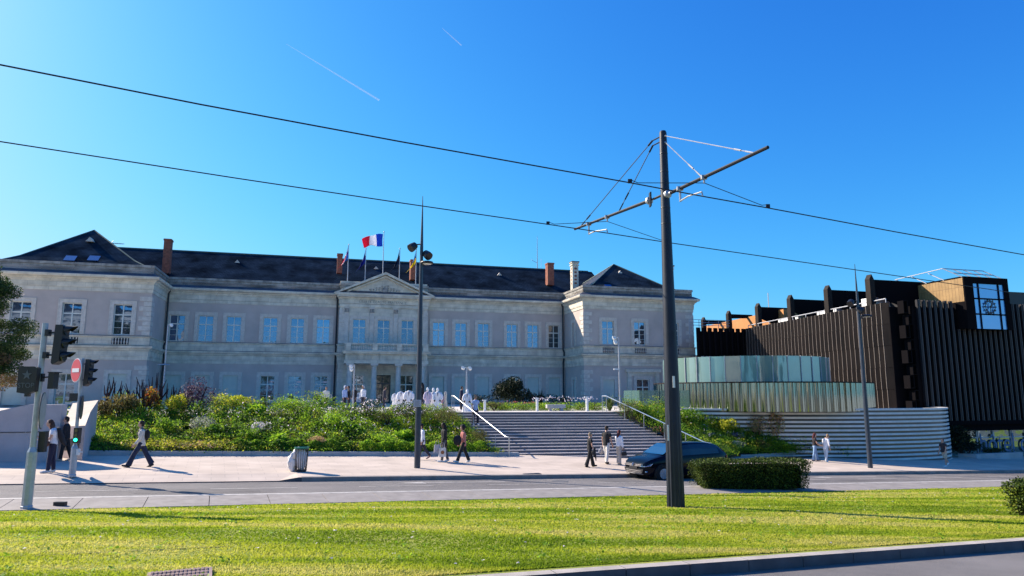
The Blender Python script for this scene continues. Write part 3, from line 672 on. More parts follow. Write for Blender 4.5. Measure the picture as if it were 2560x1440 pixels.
sh_.build('brise_soleil', M['galv'], ann)
gd = MB(); gd.box(3.4,28,-.32,.0,ZB-.3,ZB); gd.box(3.4,28,-.1,.0,ZB-.75,ZB-.3); gd.build('fascia', M['brown_dark'], ann)
# toothed corner of stacked box frames
cr_ = MB()
for k in range(5):
    z = 6.9-1.85*k; x0 = .15
    for (zz,h_,sx) in ((z-.95,.95,.35),(z-1.8,.75,.7)):
        x = x0+sx+.12; w_ = .42
        for (a,b_,c,d_) in ((x-w_/2,x-w_/2+.07,zz,zz+h_),(x+w_/2-.07,x+w_/2,zz,zz+h_)): cr_.box(a,b_,-.06,.5,c,d_)
        cr_.box(x-w_/2+.07,x+w_/2-.07,-.06,.5,zz,zz+.06); cr_.box(x-w_/2+.07,x+w_/2-.07,-.06,.5,zz+h_-.06,zz+h_)
cr_.build('corner_frames', M['brown_dark'], ann)
# ground-floor glazing under the louvres
M['shopglass'] = glassmat('shop_glass', (0.03,0.07,0.065), 0.55, 0.02, 0.02, (0.55,0.72,0.70))
g_ = MB(); g_.box(3.2,28,.35,.4,-5.3,ZB-.7); gl_ = g_.build('glazing', M['shopglass'], ann)
m_ = MB()
for i in range(16): m_.box(3.2+i*1.65,3.28+i*1.65,.28,.35,-5.3,ZB-.7)
m_.box(3.2,28,.29,.345,-3.28,-3.2)
for i in (2,4,7): m_.box(3.3+i*1.65,4.83+i*1.65,.25,.34,-2.75,-2.7); m_.box(3.3+i*1.65,3.38+i*1.65,.25,.34,-3.2,-2.75); m_.box(4.75+i*1.65,4.83+i*1.65,.25,.34,-3.2,-2.75)
m_.build('mullions', M['galv'], ann)
M['letter'] = mat('letter_blue', (0.10,0.17,0.30), 0.6)
text('lettering', 'hôtel de ville', 2.05, M['letter'], ann, (11.0,.24,-3.72), (pi/2,0,0), 0.012, .82)
# roof blades, orange storey behind them
ow = MB(); ow.quad((4.9,19.6,ZT-.4),(7.0,39,ZT-.4),(7.0,39,8.72),(4.9,19.6,8.72)); ow.quad((4.9,19.6,8.72),(7.0,39,8.72),(30,39,8.72),(30,19.6,8.72)); ow.quad((4.9,19.6,ZT-.4),(30,19.6,ZT-.4),(30,19.6,8.72),(4.9,19.6,8.72))
ow.build('upper_storey', M['orange'], ann)
ow = MB(); ow.prism([(6.2,3.2),(30,3.2),(30,19.5),(8.0,19.5)],2,ZT-.4,8.6); ow.build('plant_storey', M['brown_front'], ann)
for s_ in (3.1,8.6,14.5,20.6,27.2,33.9):
    bx, by = 2.62*s_/22.0, s_; b = MB()
    b.mi = 1; b.prism([(bx-.1,ZT-.7),(bx+.36,ZT-.7),(bx+.36,8.92),(bx+.12,9.38),(bx-.1,9.0)],1,by-.25,by+.25); b.mi = 0
    if s_ < 25: b.prism([(bx+.36,9.0),(bx+6.6,9.0),(bx+6.6,6.9),(bx+3.0,6.95),(bx+.8,7.6),(bx+.36,7.8)],1,by-.04,by+.04)
    else: b.prism([(bx+.36,9.0),(bx+3.2,9.0),(bx+3.2,8.6),(bx+.36,8.5)],1,by-.04,by+.04)
    b.tube([(bx+.13,by,ZT-.7),(bx+.13,by,8.1)],.08,6)
    b.build('roof_blade', [M['brown_dark'],M['brown']], ann)
rr = MB(); rr.tube([(.35,1.5,ZT+.35),(2.6,22.5,ZT+.35)],.045,6)
for i in range(11): rr.tube([(.35+.225*i,1.5+2.1*i,ZT-.4),(.35+.225*i,1.5+2.1*i,ZT+.35)],.035,5)
rr.tube([(-3,25,ZT+1.1),(2,25,ZT+1.1)],.03,5); rr.tube([(-3,25,ZT+.8),(2,25,ZT+.8)],.03,5); rr.tube([(-3,25,ZT+.5),(2,25,ZT+.5)],.03,5)
for i in range(4): rr.tube([(-3+i*1.2,25,ZT-.5),(-3+i*1.2,25,ZT+1.1)],.03,5)
rr.build('roof_railing', M['galv'], ann)
v_ = MB(); v_.box(1.5,3.0,3.8,5.2,ZT-.3,ZT+.85); v_.disc((1.48,4.5,ZT+.3),(1,0,0),.45,.06,16); v_.box(2.7,3.3,9.5,12,ZT-.3,ZT+.6); v_.box(3.0,3.38,15,18,ZT-.3,ZT+.5); v_.build('roof_ventilator', M['white'], ann)
v_ = MB(); v_.box(9,14,20,34,8.6,9.0); v_.box(12,16,30,36,8.6,9.3); v_.tube([(9.3,28,8.6),(9.3,28,11.8)],.05,5); v_.build('roof_plant', M['galv'], ann)
# clock box
ck = MB(); ck.mi = 1; ck.quad((5.2,-1,6.9),(5.2,4.2,6.9),(5.2,4.2,8.72),(5.2,-1,8.72)); ck.mi = 0; ck.quad((5.2,-1,4.85),(5.2,4.2,4.85),(5.2,4.2,6.9),(5.2,-1,6.9))
ck.quad((5.2,4.2,4.85),(9.4,4.2,4.85),(9.4,4.2,8.72),(5.2,4.2,8.72)); ck.quad((9.4,-1,4.85),(9.4,-1,8.72),(9.4,4.2,8.72),(9.4,4.2,4.85))
ck.quad((5.2,-1,8.72),(9.4,-1,8.72),(9.4,4.2,8.72),(5.2,4.2,8.72)); ck.quad((5.2,-1,4.85),(5.2,4.2,4.85),(9.4,4.2,4.85),(9.4,-1,4.85))
ck.box(5.15,6.0,-1.12,-1,4.8,8.78); ck.box(9.0,9.45,-1.12,-1,4.8,8.78); ck.box(6.0,9.0,-1.12,-1,8.28,8.78); ck.box(5.18,5.24,-1.0,4.25,8.70,8.80)
ck.box(9.55,10.0,-.3,1.2,6.6,8.4); ck.box(9.75,9.9,-.3,.2,4.9,6.4)
cbx = ck.build('clock_box', [M['brown_dark'], M['wood']], ann)
M['clockglass'] = glassmat('clock_glass', (0.06,0.25,0.60), 0.34, 0.03, 0.005, (0.38,0.58,0.85))
c_ = MB(); c_.quad((6,-1.04,4.85),(9,-1.04,4.85),(9,-1.04,8.28),(6,-1.04,8.28)); c_.build('clock_window', M['clockglass'], cbx)
c_ = MB()
for x in (6.52,8.48): c_.box(x-.05,x+.05,-1.1,-1.045,4.85,8.28)
for z in (5.95,7.13): c_.box(6,9,-1.095,-1.043,z-.05,z+.05)
c_.build('glazing_bars', M['brown_dark'], cbx)
c_ = MB(); cx_, cz_ = 7.45, 6.52
for i in range(12):
    a = i*pi/6; r0, r1 = .40, .58; dx, dz = sin(a), cos(a)
    c_.obox((cx_+dx*(r0+r1)/2,-1.13,cz_+dz*(r0+r1)/2),(dz*.055,0,-dx*.055),(0,.02,0),(dx*(r1-r0)/2,0,dz*(r1-r0)/2))
c_.tube([(cx_+.47*cos(i*pi/16),-1.13,cz_+.47*sin(i*pi/16)) for i in range(33)],.025,5)
c_.obox((cx_-.02,-1.16,cz_-.16),(.035,0,0),(0,.01,0),(.04,0,.24)); c_.obox((cx_+.06,-1.18,cz_+.12),(.045,0,0),(0,.01,0),(.03,0,.2)); c_.disc((cx_,-1.15,cz_),(0,1,0),.1,.04,14)
c_.build('clock', M['black'], cbx)
c_ = MB()
tz = 8.72
def rl_(a,b): c_.tube([a,b],.035,5)
for (x,y) in ((5.2,-1),(6.2,-1),(7.2,-1),(8.2,-1),(9.2,-1)): rl_((x,y,tz),(x-.5,y+1.2,tz+.85))
for y in (.6,2.2,3.8): rl_((5.2,y,tz),(5.0,y+1.2,tz+.75))
rl_((4.7,.2,tz+.85),(8.7,.2,tz+.85)); rl_((4.7,.2,tz+.85),(4.9,5,tz+.75)); rl_((4.95,-.4,tz+.42),(8.95,-.4,tz+.42))
c_.build('roof_frame', M['galv'], cbx)

# ================================================================== GLASS DRUM, CHROME RING, STRIPED WALL
M['greenglass'] = glassmat('green_glass', (0.19,0.32,0.27), 0.36, 0.06, 0.008, (0.60,0.70,0.66))
M['chrome'] = mat('polished_steel', (0.30,0.34,0.29), 0.06, metal=1.0)
M['stripe'] = mat('striped_slab', (0.66,0.64,0.61), 0.5, var=0.08, scale=2)
M['stripe_dark'] = glassmat('dark_gap', (0.02,0.021,0.025), 0.05, 0.12)
pav = thing('round_pavilion', 'round pavilion of green glass panels above a ring of polished corrugated steel', 'pavilion', (17.45,52.2,0))
gr_ = MB(); R_ = 5.9
fr_ = MB()
for i in range(36):
    a0, a1 = 2*pi*i/36, 2*pi*(i+1)/36-.006
    for w_ in range(5):
        b0, b1 = a0+(a1-a0)*w_/5, a0+(a1-a0)*(w_+1)/5; q = []
        for (r,z) in ((R_,.78),(R_,2.55),(R_-.05,2.55),(R_-.05,.78)): q.append([(r*cos(b0),r*sin(b0),z),(r*cos(b1),r*sin(b1),z)])
        for j in range(4): gr_.quad(q[j][0],q[j][1],q[(j+1)%4][1],q[(j+1)%4][0])
    fr_.obox((R_*cos(a0)*1.005,R_*sin(a0)*1.005,1.67),(cos(a0)*.03,sin(a0)*.03,0),(-sin(a0)*.02,cos(a0)*.02,0),(0,0,.9))
g_o = gr_.build('glass_panels', M['greenglass'], pav); bm = bmesh.new(); bm.from_mesh(g_o.data); bmesh.ops.remove_doubles(bm, verts=bm.verts, dist=.003); bm.to_mesh(g_o.data); bm.free(); autosmooth(g_o, 40); fr_.build('glazing_bars', M['galv'], pav)
dk_ = MB(); dk_.lathe([(5.6,TZ),(5.6,.74),(5.86,.78),(5.5,.9),(.1,.9)],(0,0,0),48); dk_.build('deck', M['galv'], pav)
ch = MB(); n_ = 86; Rc = 7.4; cx0 = .65; cy0 = -1.2; vs = []
for (z) in (TZ,.72):
    for i in range(n_*6):
        a = 2*pi*i/(n_*6); rr_ = Rc+.16*abs(sin(a*n_/2)); vs.append((cx0+rr_*cos(a),cy0+rr_*sin(a),z))
N_ = n_*6; ch.add(vs,[(i,(i+1)%N_,N_+(i+1)%N_,N_+i) for i in range(N_)])
cho = ch.build('steel_ring', M['chrome'], pav, smooth=True)
tp = MB(); tp.lathe([(Rc+.16,.70),(Rc+.16,.78),(.1,.80)],(cx0,cy0,0),96); tp.build('ring_top', M['brown'], pav)
# striped retaining wall
def catmull(pts, n=6):
    r = []; P_ = [pts[0]]+pts+[pts[-1]]
    for i in range(1,len(P_)-2):
        for k in range(n):
            t = k/n; a,b,c,d = [Vector(q) for q in P_[i-1:i+3]]
            r.append(0.5*((2*b)+(c-a)*t+(2*a-5*b+4*c-d)*t*t+(-a+3*b-3*c+d)*t**3))
    r.append(Vector(pts[-1])); return r
arc = catmull([(8.2,47.2),(10.5,46.0),(13.5,45.1),(18,44.6),(22.5,44.8),(26.4,45.8),(29.0,47.2),(30.55,49.2),(30.8,51.4)],8)
def ribbon(b, path, z0, z1, off=0.0, th=.1):
    n = len(path); A = []; B = []
    for i,p in enumerate(path):
        d = (path[min(i+1,n-1)]-path[max(i-1,0)]).normalized(); nn = Vector((d.y,-d.x)); A.append(p+nn*off); B.append(p+nn*(off-th))
    for i in range(n-1):
        a,c,e_,f_ = A[i],A[i+1],B[i+1],B[i]
        b.quad((a.x,a.y,z0),(c.x,c.y,z0),(c.x,c.y,z1),(a.x,a.y,z1)); b.quad((a.x,a.y,z1),(c.x,c.y,z1),(e_.x,e_.y,z1),(f_.x,f_.y,z1)); b.quad((f_.x,f_.y,z0),(e_.x,e_.y,z0),(c.x,c.y,z0),(a.x,a.y,z0))
sw_ = MB(); z = -1.0; ribbon(sw_, arc, -1.04, -.92, .10, .6)
for k in range(1,14): ribbon(sw_, arc, -1.04-k*.262, -.91-k*.262, .08, .12)
stw = sw_.build('striped_wall', M['stripe']); tag(stw,'curved terrace wall of white slabs striped with dark gaps','wall')
sd_ = MB(); ribbon(sd_, arc, -5, -1.0, -.02, .2); sd_.build('dark_backing', M['stripe_dark'], stw)
# ================================================================== STAIRS, HANDRAILS, TERRACE FURNITURE
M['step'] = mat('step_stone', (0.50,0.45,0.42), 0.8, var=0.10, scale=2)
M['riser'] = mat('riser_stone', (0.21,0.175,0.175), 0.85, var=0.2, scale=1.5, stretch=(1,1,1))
stairs = thing('stairs', 'wide flight of grey stone steps climbing from the sidewalk to the terrace', 'stairs', (0,0,0))
NS = 18; zb = -3.75; st = MB(); rs = MB()
for i in range(NS):
    f0, f1 = i/NS, (i+1)/NS
    l0, r0, l1, r1 = BL.lerp(TL,f0), BR.lerp(TR,f0), BL.lerp(TL,f1), BR.lerp(TR,f1)
    z0 = zb+(TZ-zb)*f0; z1 = zb+(TZ-zb)*f1
    n = Vector((.174,-.985,0))*.03
    st.mi = 0
    st.quad((l0.x+n.x,l0.y+n.y,z1),(r0.x+n.x,r0.y+n.y,z1),(r1.x,r1.y,z1),(l1.x,l1.y,z1))
    st.quad((l0.x+n.x,l0.y+n.y,z1-.035),(r0.x+n.x,r0.y+n.y,z1-.035),(r0.x+n.x,r0.y+n.y,z1),(l0.x+n.x,l0.y+n.y,z1))
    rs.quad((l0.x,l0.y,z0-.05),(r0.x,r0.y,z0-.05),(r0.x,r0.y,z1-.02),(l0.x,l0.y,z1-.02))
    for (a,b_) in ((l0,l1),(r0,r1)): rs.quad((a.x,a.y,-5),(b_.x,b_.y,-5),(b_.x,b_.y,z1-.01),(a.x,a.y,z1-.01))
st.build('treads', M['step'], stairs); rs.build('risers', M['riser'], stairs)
def stair_z(f): return zb+(TZ-zb)*f
def handrail(P0, P1, label, fb=0.0, tail=True):
    """P0 bottom, P1 top (xy); rail stands 0.95 above the flight"""
    base = Vector((P0.x,P0.y,gz(P0.x,P0.y))); r = thing('handrail', label, 'handrail', base, 0, 'handrails of the stairs')
    d = (P1-P0); d.z = 0; L = d.length; d.normalize()
    def pt(f, h): q = P0.lerp(P1,f); return Vector((q.x,q.y,max(stair_z(f),gz(q.x,q.y))+h))-base
    pts = [pt(fb,0.0)] if tail else []
    ext = pt(fb,.98)-d*.0
    pts = ([pt(fb,.0)] if tail else []) + [ext, pt(fb+.05,.98), pt(1.0,.98), pt(1.0,.98)+d*.35]
    b = MB(); b.tube(pts,.032,8); b.build('rail', M['steel'], r)
    for f in [fb+.02+k*(1-fb-.02)/5 for k in range(1,6)]:
        q = MB(); q.tube([pt(f,-.1),pt(f,.96)],.02,6); q.build('post', M['galv'], r)
    q = MB(); q.tube([pt(1.0,-.05)+d*.35,pt(1.0,.98)+d*.35],.022,6); q.build('post', M['galv'], r)
    return r
handrail(BL+Vector((.15,0,0)), TL+Vector((.1,0,0)), 'steel handrail up the left side of the stairs, beside the flower bank')
handrail(BR-Vector((.1,0,0)), TR-Vector((.1,0,0)), 'steel handrail up the right side of the stairs, behind the black car')
# white bollard lights along the top of the stairs
def bollard(px, pytop, label, Y=45.3):
    base = at(px, 1030, Y); base.z = TZ; h = at(px,pytop,Y).z-TZ
    r = thing('bollard', label, 'bollard', base, .15, 'bollard lights at the top of the stairs')
    b = MB(); b.box(-.07,.07,-.07,.07,0,h-.02); b.build('post', M['white'], r); b = MB(); b.box(-.17,.09,-.08,.08,h-.02,h+.04); b.build('lamp_head', M['white'], r)
bollard(1212,1001,'white bollard light at the left end of the top step, near the handrail'); bollard(1343,996,'white bollard light in the middle of the top step'); bollard(1468,993,'white bollard light at the right end of the top step')
base = at(1389,1030,46.0); base.z = TZ; r = thing('bench', 'pale stone bench on the terrace between two white bollards', 'bench', base, .17)
b = MB(); b.box(-.62,.62,-.25,.25,.18,.42); b.build('seat', M['concrete'], r)
for s in (-.38,.38): b = MB(); b.box(s-.09,s+.09,-.18,.18,0,.18); b.build('leg', M['concrete'], r)
# slim grey light masts
def mast(px, ytop, Y, label, heads, gap_h=None, m='galv', rad=.055):
    base = at(px,1000,Y); base.z = TZ if Y > 40 else gz(base.x,base.y); top = at(px,ytop,Y).z-base.z
    r = thing('light_mast', label, 'light mast', base, 0, 'slim light masts on the terrace')
    b = MB(); b.tube([(0,0,0),(0,0,top)],[rad*1.1,rad*.8],8); b.build('pole', M[m], r)
    for (dx,dz,kind) in heads:
        h = MB()
        if kind == 'cam': h.tube([(0,0,top+dz),(dx,0,top+dz)],.025,6); h.ball((dx,0,top+dz-.06),(.13,.13,.13),8,6); h.box(dx-.14,dx+.05,-.08,.08,top+dz-.02,top+dz+.1)
        elif kind == 'disc': h.lathe([(.42,-.03),(.48,0),(.42,.04),(.1,.07)],(dx,0,top+dz),14)
        else: h.tube([(0,0,top+dz),(dx,0,top+dz)],.02,6); h.box(min(dx,0)-.02 if dx<0 else dx-.02,max(dx,0) if dx<0 else dx+.3,-.09,.09,top+dz-.04,top+dz+.05)
        h.build('lamp_head', M['white'] if kind != 'disc' else M['galv'], r)
mast(1550,842,47,'grey light mast with camera and small lamp before the right pavilion',[(-.28,-.05,'cam'),(-.2,-.35,'cam'),(-.35,-2.2,'arm')])
mast(883,912,50,'grey camera mast standing before the left columns of the porch',[(-.22,-.1,'cam'),(-.2,-.3,'cam')])
mast(1166,918,50,'grey camera mast behind the left handrail of the stairs',[(-.25,-.02,'cam'),(.25,-.05,'cam')])
mast(406,812,57,'tall grey mast with a flat disc lamp at the corner of the left wing',[(.3,.0,'cam'),(-.1,-3.3,'disc')])
# glass balustrade and low planter wall right of the stairs
M['railglass'] = mat('balustrade_glass', (0.12,0.22,0.19), 0.08, alpha=0.5, spec=1.0)
r = thing('glass_balustrade', 'greenish glass balustrade on the terrace between stairs and round pavilion', 'balustrade', (0,0,0))
pp = [at(1560,1000,50.5),at(1600,1000,48.5),at(1700,1000,47.2),at(1760,1000,46.2),at(1830,1000,45.6)]
for i in range(len(pp)-1):
    a, c = pp[i].copy(), pp[i+1].copy()
    for k in range(2):
        p0 = a.lerp(c,k/2); p1 = a.lerp(c,(k+1)/2-.02); d = (p1-p0); d.z = 0; n = Vector((-d.y,d.x,0)).normalized()*.01
        ht = .25 if i < 3 else -.05
        b = MB(); b.prism([((p0+n).x,(p0+n).y),((p1+n).x,(p1+n).y),((p1-n).x,(p1-n).y),((p0-n).x,(p0-n).y)],2,TZ-.1,ht); b.build('glass_panel', M['railglass'], r)
lp = thing('planter_wall', 'low pale concrete planter edge along the sidewalk below the striped wall', 'wall', (0,0,0))
a_ = [G(1850,1141),G(2100,1141),G(2228,1148)]
b = MB(); ps = [Vector((p.x,p.y)) for p in a_]; ribbon(b, catmull([tuple(p) for p in ps],5), -4.6, gz(a_[0].x,a_[0].y)+.10, .08, .25)
b.build('edge', M['concrete'], lp)
a_ = [G(2228,1147),G(2232,1140)]
a_ = [G(2395,1143),G(2440,1146),G(2556,1147)]
b = MB(); ribbon(b, [Vector((p.x,p.y)) for p in a_], -5.2, gz(a_[1].x,a_[1].y)+.30, .08, .3)
tag(b.build('planter_wall', M['concrete']), 'low concrete planter wall before the ground-floor glass with lettering', 'wall')

# ================================================================== CONCRETE RAMP WALLS AT THE LEFT
M['wallc'] = mat('ramp_concrete', (0.47,0.42,0.42), 0.9, var=0.07, scale=1.5, bump=0.2, bscale=40)
M['beige'] = mat('beige_render', (0.62,0.52,0.40), 0.85, var=0.06, scale=3)
rw = thing('ramp_wall', 'pale concrete wall of the underpass ramp behind the traffic signal pole', 'wall', (0,0,0))
P0 = G(-140,1156); P1 = G(40,1156); P2 = G(141,1153)
b = MB(); 
tz0, tz1 = at(0,1034,P1.y).z, at(80,1011,P1.y).z
path = [(-30,22.2),(P0.x,P0.y),(P1.x-1.1,P1.y-.2),(P1.x+.2,P1.y+.1),(P2.x,P2.y)]
tops = [tz0-.9,tz0-.35,tz0+.02,tz1,at(170,1012,P2.y).z]
for i in range(len(path)-1):
    (x0,y0),(x1,y1) = path[i],path[i+1]; za, zb_ = tops[i],tops[i+1]; w_ = .35
    b.add([(x0,y0,-4),(x1,y1,-4),(x1,y1,zb_),(x0,y0,za),(x0,y0+w_,-4),(x1,y1+w_,-4),(x1,y1+w_,zb_),(x0,y0+w_,za)],[(0,1,2,3),(3,2,6,7),(5,4,7,6),(1,5,6,2),(4,0,3,7)])
b.build('face', M['wallc'], rw)
b = MB()
for i in range(2,len(path)-1):
    (x0,y0),(x1,y1) = path[i],path[i+1]
    for k in range(9):
        t_ = (k+.3)/9; xx, yy = x0+(x1-x0)*t_, y0+(y1-y0)*t_; b.box(xx-.13,xx+.06,yy-.03,yy+.05,-1.43,-1.40)
b.build('joints', M['kerb_dark'], rw)
Q = G(156,1150); Yb = Q.y
bb = thing('ramp_head', 'beige sloped concrete head of the ramp wall with a dark ticket panel', 'ramp head', (0,0,0))
L0, L1 = at(156,1150,Yb+.7), at(206,1138,Yb+.1)
f0, f1 = at(156,1066,Yb+.7), at(213,1064,Yb+.1)
g0, g1 = at(182,1008,Yb+3.6), at(246,1000,Yb+3.8); h1 = at(226,1030,Yb+2.2)
b = MB()
L0.z = L1.z = -3.4
back0 = Vector((g0.x,g0.y,-3.4)); back1 = Vector((g1.x,g1.y,-3.4))
b.mi = 0; b.quad(L0,L1,f1,f0); b.mi = 1; b.quad(f0,f1,h1,g0); b.tri(h1,g1,g0); b.mi = 0
b.add([L1,back1,g1,h1,f1],[(0,1,2,3,4)]); b.quad(back0,L0,f0,g0); b.quad(back1,back0,g0,g1)
b.build('body', [M['wallc'],M['beige']], bb)
b = MB(); e0 = f0.lerp(f1,.16); e1 = f0.lerp(f1,.78); n = Vector((.02,-.04,0))
b.add([e0+n-Vector((0,0,.95)),e1+n-Vector((0,0,.95)),e1+n-Vector((0,0,.5)),e0+n-Vector((0,0,.5))],[(0,1,2,3)])
b.add([e0+n*2-Vector((-.1,0,.8)),e0+n*2-Vector((-.4,0,.8)),e0+n*2-Vector((-.4,0,.62)),e0+n*2-Vector((-.1,0,.62))],[(0,1,2,3)]); b.build('ticket_panel', M['black'], bb)

# ================================================================== TRAM POLE AND OVERHEAD LINE
M['polegrey'] = mat('tram_pole_paint', (0.014,0.019,0.034), 0.45, spec=0.35, var=0.25, scale=1.5)
pb = G(1690,1268); PX, PY = pb.x, pb.y
ztop = at(1643,328,PY).z
tp_ = thing('tram_pole', 'tall tapering dark tram line pole with two cross arms standing in the lawn', 'tram pole', pb)
def lc(p): return p-pb
H_ = ztop-pb.z
b = MB(); nn = 28; vs = []; hs = [0,.6,1.6,2.6,3.2,4.5,6,7.5,H_-.05,H_]
for h in hs:
    f = h/H_; r = .232*(1-f)+.098*f
    if h == H_: r *= .8
    fl_amt = .028*max(0,1-h/3.0)
    for k in range(nn):
        a = 2*pi*k/nn; rr = r-(fl_amt if k % 2 else 0); vs.append((rr*cos(a),rr*sin(a),h))
fs = [(i*nn+k,i*nn+(k+1)%nn,(i+1)*nn+(k+1)%nn,(i+1)*nn+k) for i in range(len(hs)-1) for k in range(nn)]+[tuple(range((len(hs)-1)*nn,len(hs)*nn))]
b.add(vs,fs); b.build('pole', M['polegrey'], tp_, smooth=False)
b = MB()
for py in (385,430,475,520,560): z = at(1650,py,PY).z-pb.z; f=z/H_; b.lathe([(.232*(1-f)+.098*f+.004,z-.012),(.232*(1-f)+.098*f+.006,z),(.232*(1-f)+.098*f+.004,z+.012)],(0,0,0),20)
b.build('seams', M['black'], tp_)
b = MB(); z = at(1668,955,PY).z-pb.z
b.box(-.02,.04,-.215,-.205,z-.15,z+.15); b.box(-.19,-.15,-.155,-.15,z-1.5,z-1.1); b.build('sticker', M['white'], tp_)
M['armdark'] = mat('cross_arm_paint', (0.008,0.010,0.018), 0.6, spec=0.2)
arm = {}
for nm,(pa,pe) in dict(right=((1662,489),(1920,368)), left=((1630,499),(1437,573))).items():
    a = lc(onplane(*pa,pb,ACROSS_AZ)); e_ = lc(onplane(*pe,pb,ACROSS_AZ)); arm[nm] = (a,e_)
    u = (e_-a).normalized()
    b = MB(); b.tube([a+u*.28,e_],[.05,.042],8); o = b.build('cross_arm', M['armdark'], tp_)
    b = MB(); b.tube([(0,0,a.z),a-u*.1],.035,8); b.build('arm_socket', M['armdark'], o)
    b = MB(); b.tube([a-u*.12,a+u*.08],.03,8); b.tube([a+u*.07,a+u*.10,a+u*.17,a+u*.2],[.05,.11,.11,.05],12); b.tube([a+u*.2,a+u*.36],.045,8); b.build('insulator', M['galv'], o)
    b = MB(); z = a.z; b.box(a.x-.02-(.1 if nm=='left' else 0)+.05,a.x+.02-(.1 if nm=='left' else 0)+.05,a.y-.1,a.y+.1,z-.2,z+.2); b.build('bracket', M['polegrey'], o)
def onarm(px,py,nm):
    p_ = lc(onplane(px,py,pb,ACROSS_AZ)); a,e_ = arm[nm]; u = (e_-a); t = max(0,min(1,(p_-a).dot(u)/u.length_squared)); return a+u*t
def stay(pp0, pt1, nm, r=.013):
    a = lc(onplane(*pp0,pb,ACROSS_AZ)); c = onarm(*pt1,nm)
    b = MB(); b.tube([a,c],r,5); d = (c-a)
    b.tube([(0,0,a.z-.02),a],.018,6); b.tube([a,a+d.normalized()*.22],.028,6); b.tube([c-d.normalized()*.75,c-d.normalized()*.5],.024,6); b.tube([c-d.normalized()*.35,c],.02,6)
    b.build('stay_cable', M['galv'] if nm == 'right' else M['armdark'], tp_)
stay((1654,338),(1888,381),'right'); stay((1656,349),(1757,444),'right'); stay((1631,352),(1450,567),'left'); stay((1632,364),(1546,529),'left')
def droop(nm, pclamp, psteady, psteady2):
    c = onarm(*pclamp,nm); s0 = onarm(*psteady,nm)
    b = MB(); b.obox(c,(.07,0,0),(0,.05,0),(0,0,.05)); b.tube([c,c-Vector((0,0,.16))],.025,6); b.obox(s0,(.08,0,0),(0,.05,0),(0,0,.05))
    b.tube([s0,s0-Vector((0,0,.36))],.03,6); w_ = lc(onplane(*psteady2,pb+c,STREET_AZ)); q = s0-Vector((0,0,.34))
    b.tube([q,q.lerp(w_,.35)+Vector((0,0,.08)),w_+Vector((-.02,0,.12)),w_],.02,6); b.build('wire_hanger', M['galv'], tp_); return c-Vector((0,0,.15))
cR = droop('right',(1760,444),(1700,474),(1757,491)); cL = droop('left',(1518,545),(1472,562),(1519,583))
def overhead(c, ends, vpts, label):
    base = pb+c
    P_ = [onplane(px,py,base,STREET_AZ) for (px,py) in ends]
    o_ = thing('contact_wire', label, 'overhead wire', P_[0]*1.0, 0, 'overhead wires of the tram line')
    b = MB(); pts = []
    ext0 = P_[0]+(P_[0]-P_[1]).normalized()*14; ext1 = P_[-1]+(P_[-1]-P_[-2]).normalized()*20
    pts = [ext0]+P_+[ext1]; b.tube([p-P_[0] for p in pts],.016,5); b.build('wire', M['wire'], o_)
    b = MB()
    for (px,py) in vpts:
        w_ = onplane(px,py,base,STREET_AZ); b.tube([w_-P_[0],w_+Vector((0,0,.08))-P_[0],w_.lerp(base,.1)-P_[0],base-P_[0]],.010,5); b.obox(w_-P_[0]+Vector((0,0,.04)),(.05,0,0),(0,.02,0),(0,0,.05))
    b.build('bridle', M['wire'], o_)
overhead(cR,[(0,162),(500,261),(1000,354),(1575,457),(1757,491),(1920,520),(2240,580),(2560,637)],[(1575,457),(1920,519)],'upper tram contact wire crossing the sky to the right edge')
overhead(cL,[(0,354),(600,447),(1000,507),(1370,561),(1519,583),(1667,606),(2100,669),(2560,736)],[(1370,561),(1667,605)],'lower tram contact wire crossing behind the pole')

# ================================================================== DARK STREET LAMPS
def street_lamp(base, pxt, pyt, label, heads, sign=False, rb=.13):
    r = thing('street_lamp', label, 'street lamp', base, 0, 'dark spear-topped street lamps')
    top = at(pxt,pyt,base.y).z-base.z
    b = MB(); b.tube([(0,0,0),(0,0,3.0),(0,0,top*.8),(0,0,top)],[rb,rb*.92,rb*.55,.012],12); b.build('pole', M['darkpole'], r)
    for (px,py,kind) in heads:
        p = at(px,py,base.y)-base
        h = MB()
        sx = 1 if p.x > 0 else -1
        if kind == 'spot':
            h.tube([(0,0,p.z+.12),(p.x*.55,0,p.z+.10),(p.x*.7,0,p.z)],.03,6)
            d = Vector((sx*.55,-.5,-.55)).normalized(); c = Vector((p.x,0,p.z)); h.tube([c-d*.2,c-d*.16,c+d*.05,c+d*.16],[.06,.15,.19,.19],14)
            o = h.build('floodlight', M['black'], r)
        else:
            h.tube([(0,0,p.z-.32),(p.x*.45,0,p.z-.06)],.025,6)
            h.lathe([(.2,-.05),(.27,-.045),(.29,.0),(.26,.05),(.1,.08)],(p.x,0,p.z),18); h.mi=1; h.lathe([(.2,-.06),(.2,-.051),(.02,-.051)],(p.x,0,p.z),18)
            o = h.build('lamp_head', [M['black'],M['white']], r)
    if sign:
        z = at(1045,1008,base.y).z-base.z; h = MB(); w_ = .165; hh = .145
        h.box(-w_-.03,w_-.03,-.17,-.15,z-hh,z+hh); o = h.build('sign_plate', mat('sign_grey',(0.42,0.43,0.47),.5), r)
        h = MB()
        for k in range(5): h.box(-w_+.03,w_-.08-.04*(k%2),-.176,-.17,z+.09-k*.045-.01,z+.09-k*.045+.005)
        h.build('sign_print', mat('sign_print',(0.16,0.17,0.2),.6), o)
    return r
street_lamp(G(1043,1170),1056,490,'dark street lamp with two floodlights and a disc lamp, nearest the pedestrians on the sidewalk',[(1032,617,'spot'),(1068,637,'spot'),(1067,657,'disc')],True)
